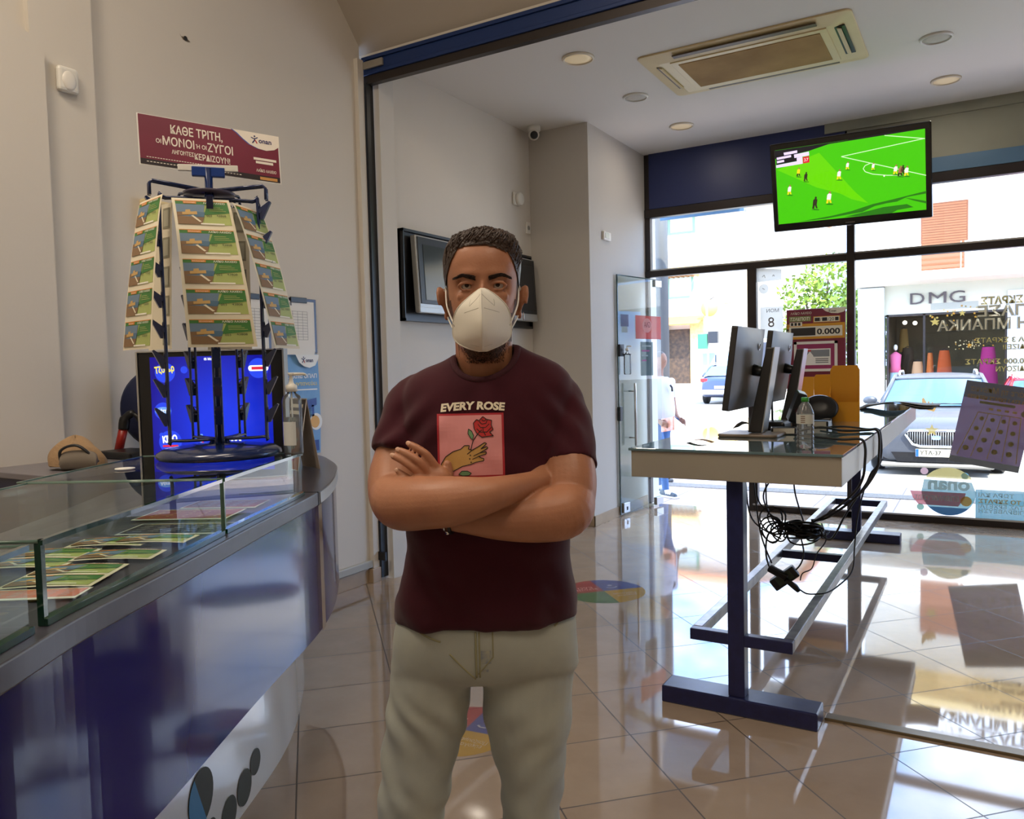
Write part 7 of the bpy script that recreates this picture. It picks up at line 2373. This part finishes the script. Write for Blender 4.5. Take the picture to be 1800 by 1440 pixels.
for k in range(22):
    mb.star(fgl, -0.30 + rs.uniform(-.14, .30), 1.90 + rs.uniform(-.10, .07), rs.uniform(.008, .016), rs.choice((0, 1)), 0.001)
tag(mb.build('star_confetti', [mg, mgo]), 'scattered gold star stickers below the shop letters on the window', 'stickers', kind='stuff')
mb = MB().rect(fgl, -0.405, 1.945, -0.03, 2.005, 0, 0.0004)
tag(mb.build('tinted_strip', F('grey tint', (150, 156, 156), .55)), 'translucent grey strip sticker below the shop letters', 'sticker')
mb = MB().poly(fgl, [(-0.475, 1.135), (-0.462, 1.150), (-0.452, 1.136), (-0.432, 1.095), (-0.418, 1.122), (-0.407, 1.090), (-0.385, 1.112), (-0.382, 1.078), (-0.350, 1.090), (-0.365, 1.04), (-0.375, 1.02), (-0.425, 1.035), (-0.468, 1.060)], 0, 0.001)
tag(mb.build('crown_sticker', F('crown gold', (206, 160, 90), .95)), 'tilted gold crown sticker above the silver car bonnet', 'sticker', W_GRP)
# tilted purple scratch-card poster
pb0, pbx, pby = Vector((-0.259, YG - 0.004, 0.577)), Vector((0.535, 0, -0.089)), Vector((0.144, 0, 0.73))
fq = Fr(pb0, pbx, pby)
PW, PH = pbx.length, pby.length
mb = MB().rect(fq, 0, 0, PW, PH, 0, 0, 0.004)
mb.rect(fq, 0, PH * .80, PW, PH, 1, 0.001).rect(fq, 0, 0, PW, PH * .075, 2, 0.001)
U = lambda a, b_: (PW * a, PH * b_)
mb.line(fq, [U(.10, .10), U(.26, .64), U(.86, .64), U(.94, .10)], 0.007, 3, 0.0015)
for a, c in ((.26 + .2, .30), (.26 + .39, .53), (.26 + .5, .74)):
    mb.line(fq, [U(a - .05, .64), U(c, .10)], 0.006, 3, 0.0015)
for j in range(4):
    for i in range(4):
        q = j / 3.0
        u_ = .33 + i * .155 - q * (.13 - i * .05)
        v_ = .57 - .125 * j
        mb.circ(fq, PW * u_, PH * v_, 0.019 + 0.005 * q, 4, 0.0018, n=16)
        mb.text(fq, '€', PW * u_, PH * v_ - 0.012, 0.024, 3, 0.0024, mirror=True, bold=0.03)
for i in range(4):
    mb.rect(fq, PW * (.40 + .11 * i), PH * .68, PW * (.46 + .11 * i), PH * .705, 3, 0.0015)
mb.text(fq, 'Σπάσε τη Μπάνκα', PW * .08, PH * .88, .052, 3, 0.0018, align='r', width=PW * .88, mirror=True, shear=0.25)
mb.text(fq, 'ΜΕ 1 ΣΤΑ 3 ΣΚΡΑΤΣ ΚΕΡΔΙΖΕΙ!', PW * .06, PH * .795, .032, 5, 0.0018, align='r', width=PW * 1.0 * .9, mirror=True, bold=0.02)
mb.rect(fq, PW * .25, PH * .745, PW * .75, PH * .775, 4, 0.0015)
mb.circ(fq, PW * .90, PH * .69, .028, 4, 0.0015)
tag(mb.build('window_poster', [F('poster purple', (128, 110, 124), .88), F('poster grey green', (124, 130, 122), .84), F('poster foot', (150, 158, 150), .93), F('poster gold line', (186, 160, 96), .97), F('poster olive', (140, 132, 84), .95), F('poster ochre', (186, 150, 70), .97)]),
    'large tilted purple scratch-card poster stuck on the window over the silver car', 'poster')
# round decal with banner
mb = MB()
tq, bl = F('decal teal', (92, 136, 136), .9), F('decal blue', (70, 116, 164), .9)
mb.poly(fgl, [(-0.258 + .222 * cos(rad(a)), 0.294 + .219 * sin(rad(a))) for a in range(32, 149, 6)], 2, 0.0006)
cc_ = [(-0.258 + .217 * cos(rad(a)), 0.294 + .219 * sin(rad(a))) for a in range(180, 361, 6)]
mb.poly(fgl, [(-0.455, 0.40), (-0.475, 0.29)] + cc_[1:-1] + [(-0.041, 0.294), (-0.075, 0.385), (-0.12, 0.385)], 0, 0.0010)
mb.poly(fgl, [p for p in cc_ if p[1] < 0.165] , 1, 0.0014)
mb.poly(fgl, [(-0.57, 0.287), (-0.12, 0.285), (-0.13, 0.24), (-0.18, 0.161), (-0.50, 0.163), (-0.545, 0.22)], 3, 0.0018)
for u, v, r, mi in ((-0.453, 0.474, .032, 4), (-0.128, 0.442, .030, 5), (-0.484, 0.14, .030, 6), (-0.118, 0.212, .045, 7)):
    mb.circ(fgl, u, v, r, mi, 0.0022 if mi == 7 else 0.0004)
mb.text(fgl, 'onan', -0.424, 0.312, 0.115, 8, 0.0024, align='r', width=0.335, bold=0.035, mirror=True)
mb.text(fgl, 'ΕΠΙΒΡΑΒΕΥΣΕΙΣ', -0.535, 0.208, 0.042, 8, 0.0024, align='r', width=0.36, bold=0.03, mirror=True)
tag(mb.build('round_decal', [tq, bl, F('decal ochre', (186, 170, 110), .9), F('decal red', (172, 100, 100), .93), F('decal pink', (196, 160, 160), .9), F('decal sky', (120, 176, 190), .9), F('decal green', (96, 140, 116), .9), F('decal orange', (214, 160, 80), .95), F('decal white', (206, 214, 206), .97)]),
    'round teal window decal with a red ribbon, low on the glass', 'sticker')
mb = MB().rect(fgl, -0.045, 0.066, 1.9, 0.327, 0, 0.0006)
for txt, v, mi, w in (('ΤΩΡΑ ΚΑΙ', 0.262, 1, .27), ('ΜΕ ΤΟ ΣΚΡΑΤΣ', 0.208, 2, .42), ('ΠΟΝΤΑΣ ΕΡΧΕΤΑΙ', 0.163, 1, .46), ('Η ΕΠΙΒΡΑΒΕΥΣΗ', 0.120, 1, .44)):
    mb.text(fgl, txt, -0.022, v, 0.034, mi, 0.0014, align='r', width=w, bold=0.03, mirror=True)
tag(mb.build('window_banner', [F('banner teal', (84, 134, 140), .9), F('decal white', (206, 214, 206), .97), F('decal orange', (214, 160, 80), .95)]), 'long teal banner sticker with Greek lettering along the foot of the window', 'sticker')
# handwritten papers
m_bk = mat('sunlit back of paper', (168, 168, 160), 0.8)
m_bk2 = film_mat('thin paper', (206, 204, 194), 0.97)
m_ink = mat('faint pencil', (120, 116, 112), 0.8)
mb = MB().poly(fgl, [(-1.965, 2.31), (-1.715, 2.32), (-1.713, 2.425), (-1.965, 2.455)], 0, 0.001)
mb.line(fgl, [(-1.90, 2.36), (-1.88, 2.38), (-1.87, 2.35)], .005, 1, .002).line(fgl, [(-1.80, 2.36), (-1.79, 2.375), (-1.78, 2.36)], .005, 1, .002)
tag(mb.build('window_paper', [m_bk2, m_ink]), 'blank grey paper strip taped high on the window beside the mullion', 'paper', 'papers taped on the window')
tag(MB().circ(fgl, -1.887, 2.243, .05, 0, .001).line(fgl, [(-1.90, 2.25), (-1.875, 2.235)], .006, 1, .002).build('window_disc', [m_bk2, m_ink]), 'small round grey disc stuck on the window under the paper strip', 'disc')
mb = MB().rect(fgl, -1.922, 1.745, -1.70, 2.062, 0, 0.001)
mb.text(fgl, '8', -1.815, 1.86, 0.10, 1, 0.002, width=.06, mirror=True)
mb.text(fgl, 'ΜΟΝ', -1.80, 2.005, 0.035, 1, 0.002, width=.12, mirror=True)
tag(mb.build('window_paper', [m_bk2, m_ink]), 'white paper with a pencilled 8 taped on the window behind the monitors', 'paper', 'papers taped on the window')
tag(MB().rect(fgl, -1.915, 1.42, -1.70, 1.71, 0, 0.001).build('window_paper', [F('grey blue sheet', (130, 136, 156), .97)]), 'grey-blue sheet on the window partly hidden behind the monitors', 'paper', 'papers taped on the window')

# red lottery board standing against the window
bd = thing('jackpot_board', 'maroon lottery display board reading 0.000 fixed before the window behind the monitors', 'board', (-1.36, 7.97, 1.0))
fbd = Fr((0, 7.95, 0), (1, 0, 0), (0, 0, 1))
MB().rect(fbd, -1.625, 1.0, -1.095, 2.005, h=0.0, t=0.03).build('panel', mat('maroon board', (116, 22, 50), 0.4), bd, bevel=0.006, fix=True)
mb = MB()
mb.rect(fbd, -1.62, 1.72, -1.10, 1.865, 0, .001)
mb.rect(fbd, -1.60, 1.742, -1.122, 1.838, 1, .002).rect(fbd, -1.582, 1.752, -1.36, 1.826, 2, .003)
mb.text(fbd, '0.000', -1.347, 1.762, .052, 2, .003, align='l', width=.205, bold=.03)
mb.rect(fbd, -1.62, 1.755, -1.603, 1.82, 2, .003).text(fbd, '€', -1.611, 1.772, .028, 1, .004)
mb.rect(fbd, -1.38, 1.872, -1.14, 1.93, 0, .001).rect(fbd, -1.372, 1.878, -1.148, 1.924, 1, .002)
for a, c in ((-1.366, -1.32), (-1.30, -1.255), (-1.185, -1.155)):
    mb.rect(fbd, a, 1.884, c, 1.917, 2, .003)
mb.text(fbd, '/', -1.312, 1.884, .032, 2, .003).text(fbd, '/20', -1.222, 1.884, .032, 2, .003, width=.055)
mb.rect(fbd, -1.595, 1.845, -1.48, 1.882, 1, .002)
for a in (-1.583, -1.55, -1.517):
    mb.rect(fbd, a, 1.85, a + .022, 1.877, 2, .003)
mb.rect(fbd, -1.60, 1.888, -1.40, 1.938, 3, .001)
mb.text(fbd, 'ΤΖΑΚΠΟΤ!', -1.50, 1.897, .030, 1, .002, width=.18, bold=.03, shear=.2)
mb.text(fbd, 'ΛΑΪΚΟ ΛΑΧΕΙΟ', -1.49, 1.955, .022, 1, .002, width=.19)
mb.poly(fbd, [(-1.30, 2.003), (-1.27, 1.975), (-1.22, 1.955), (-1.16, 1.95), (-1.11, 1.962), (-1.098, 1.975), (-1.098, 2.003)], 1, .001)
opap(mb, fbd, -1.235, 1.963, .028, 2, 2, .003)
mb.build('board_print', [mat('board amber', (206, 146, 30), 0.5), mat('board white', (226, 220, 200), 0.5), mat('board black', (34, 28, 28), 0.5), mat('board olive', (120, 130, 70), 0.5)], bd)
hol = MB()
for a in ((-1.555, 1.67, -1.165, 1.695), (-1.555, 1.41, -1.165, 1.435), (-1.555, 1.41, -1.53, 1.695), (-1.19, 1.41, -1.165, 1.695)):
    hol.rect(fbd, a[0], a[1], a[2], a[3], 0, .012, .012)
ho = hol.build('poster_frame', m_white, bd, fix=True)
mb = MB().rect(fbd, -1.53, 1.435, -1.19, 1.67, 0, .002)
mb.rect(fbd, -1.475, 1.47, -1.225, 1.625, 1, .004).rect(fbd, -1.465, 1.55, -1.235, 1.615, 2, .005).poly(fbd, [(-1.45, 1.48), (-1.37, 1.48), (-1.38, 1.56), (-1.41, 1.60), (-1.44, 1.56)], 1, .006)
mb.rect(fbd, -1.46, 1.60, -1.40, 1.615, 3, .006)
for k in range(3):
    mb.rect(fbd, -1.36, 1.49 + .017 * k, -1.245, 1.498 + .017 * k, 4, .006)
mb.build('framed_notice', [mat('magenta board', (150, 40, 90), 0.5), m_paper, mat('grey photo print', (130, 134, 140), 0.5), mat('red print', (196, 40, 50)), mat('grey rule print', (110, 110, 110))], ho)
MB().rect(fbd, -1.50, 1.16, -1.12, 1.36, 0, .03, .03).build('slip_pocket', m_must, bd, bevel=.004, fix=True)
MB().box((-1.57, 7.985, 1.5), (-1.15, 8.13, 1.54)).build('window_bracket', m_steel, bd)
# stickers, a painted reflection and bottle at the glass door
fdd = Fr(fd.p(0, 0, 0.004), fd.x, fd.y)
ds = MB().rect(fdd, 0.33, 1.78, 0.83, 2.02, 0, 0.0).poly(fdd, [(0.55 + .09 * cos(rad(a)), 1.92 + .075 * sin(rad(a))) for a in range(0, 360, 15)], 1, .001)  # reflection of a red street sign, painted onto the door glass
ds.text(fdd, 'GNA', 0.55, 1.90, .06, 2, .002, width=.12, mirror=True)
tag(ds.build('door_glass_patch', [F('door red', (226, 110, 104), .8), F('door white', (236, 190, 184), .8), F('door grey', (130, 90, 90), .8)]), 'faded red sticker with a pale emblem on the glass door', 'sticker')
ds = MB().rect(fdd, 0.42, 1.40, 0.66, 1.75, 0, 0.0)
for k in range(4):
    ds.rect(fdd, 0.44, 1.70 - .05 * k, 0.62 - .03 * k, 1.715 - .05 * k, 1 + k % 2, .001)
tag(ds.build('door_glass_patch', [F('door slate', (96, 116, 120), .75), F('door pale', (190, 200, 200), .85), F('door pink', (200, 120, 170), .85)]), 'dark slate opening-hours sticker below the red one on the glass door', 'sticker')
tag(MB().rect(fdd, 0.06, 1.90, 0.20, 2.02, 0, 0.0).rect(fdd, 0.08, 1.84, 0.18, 1.90, 1, 0.0).build('door_glass_patch', [F('door blue', (120, 120, 160), .7), F('door pale', (190, 200, 200), .85)]), 'small blue-grey sticker near the free edge of the glass door', 'sticker')
sb = thing('door_sanitiser', 'clear hand sanitiser bottle held by a bracket on the glass door edge', 'bottle', fd.p(0.06, 1.42, 0.06))
c0 = fd.p(0.07, 1.42, 0.065)
MB().lathe([(0, 0), (.034, 0), (.036, .01), (.036, .19), (.02, .215), (.012, .22), (.012, .24), (0, .24)], c0, 20).build('bottle_body', m_pet, sb, fix=True)
MB().lathe([(0, .235), (.016, .235), (.016, .26), (.005, .262), (.005, .285), (0, .285)], c0, 14).tube([c0 + Z3 * .28, c0 + Z3 * .278 + dn * .05], .006, 6).build('pump', m_white, sb, fix=True)
MB().tube([c0 + Z3 * .20 + (dv * cos(q) + dn * sin(q)) * .04 for q in [i * pi / 8 for i in range(16)]], .004, 5, 0, True).rect(fd, 0.0, 1.60, 0.07, 1.72, h=0.03, t=0.028).build('bracket', m_black, sb, fix=True)

# floor stickers
ff_ = Fr((0, 0, 0.0015), (1, 0, 0), (0, 1, 0))
fcol = [F('floor red', (206, 70, 84), .45), F('floor blue', (60, 96, 196), .45), F('floor green', (70, 150, 96), .45), F('floor yellow', (222, 186, 84), .5), F('floor white', (236, 230, 220), .7)]  # half-clear colours imitate floor reflections washing out the print


def floor_sticker(lab, cx_, cy_, w, h, rz, strong):
    x_, y_ = Vector((cos(rz), sin(rz), 0)), Vector((-sin(rz), cos(rz), 0))
    fr_ = Fr((cx_, cy_, 0.0015), x_, y_)
    mb = MB()
    E_ = lambda a0, a1: [(w / 2 * cos(rad(a)), h / 2 * sin(rad(a))) for a in range(a0, a1 + 1, 10)]
    for a0, mi in ((0, 1), (90, 0), (180, 2), (270, 3)):
        mb.poly(fr_, [(0, 0)] + E_(a0, a0 + 90), mi, 0.0003)
    mb.text(fr_, 'ΕΔΩ', -w * .18, h * .22, h * .07, 4, 0.001, rot=pi)
    mb.text(fr_, 'ΚΕΡΔΙΖΕΙΣ', -w * .20, h * .14, h * .06, 4, 0.001, width=w * .3, rot=pi)
    mb.text(fr_, 'Παίζουμε', w * .20, -h * .14, h * .06, 4, 0.001, width=w * .28, rot=pi)
    mb.text(fr_, 'εύκολα!', w * .20, -h * .22, h * .06, 4, 0.001, width=w * .24, rot=pi)
    mb.circ(fr_, w * .15, h * .20, h * .03, 4, 0.001).line(fr_, [(w * .08, h * .13), (w * .12, h * .10), (w * .18, h * .10), (w * .22, h * .13)], h * .02, 4, 0.001)
    return tag(mb.build('floor_sticker', fcol), lab, 'sticker', 'floor stickers')


floor_sticker('round four-colour floor sticker between the man and the tall table', -2.17, 4.80, 0.55, 0.55, YAW + 0.25, 1)
floor_sticker('round four-colour floor sticker seen between the legs of the man', -1.85, 2.66, 0.42, 0.46, YAW - 0.42, 1)
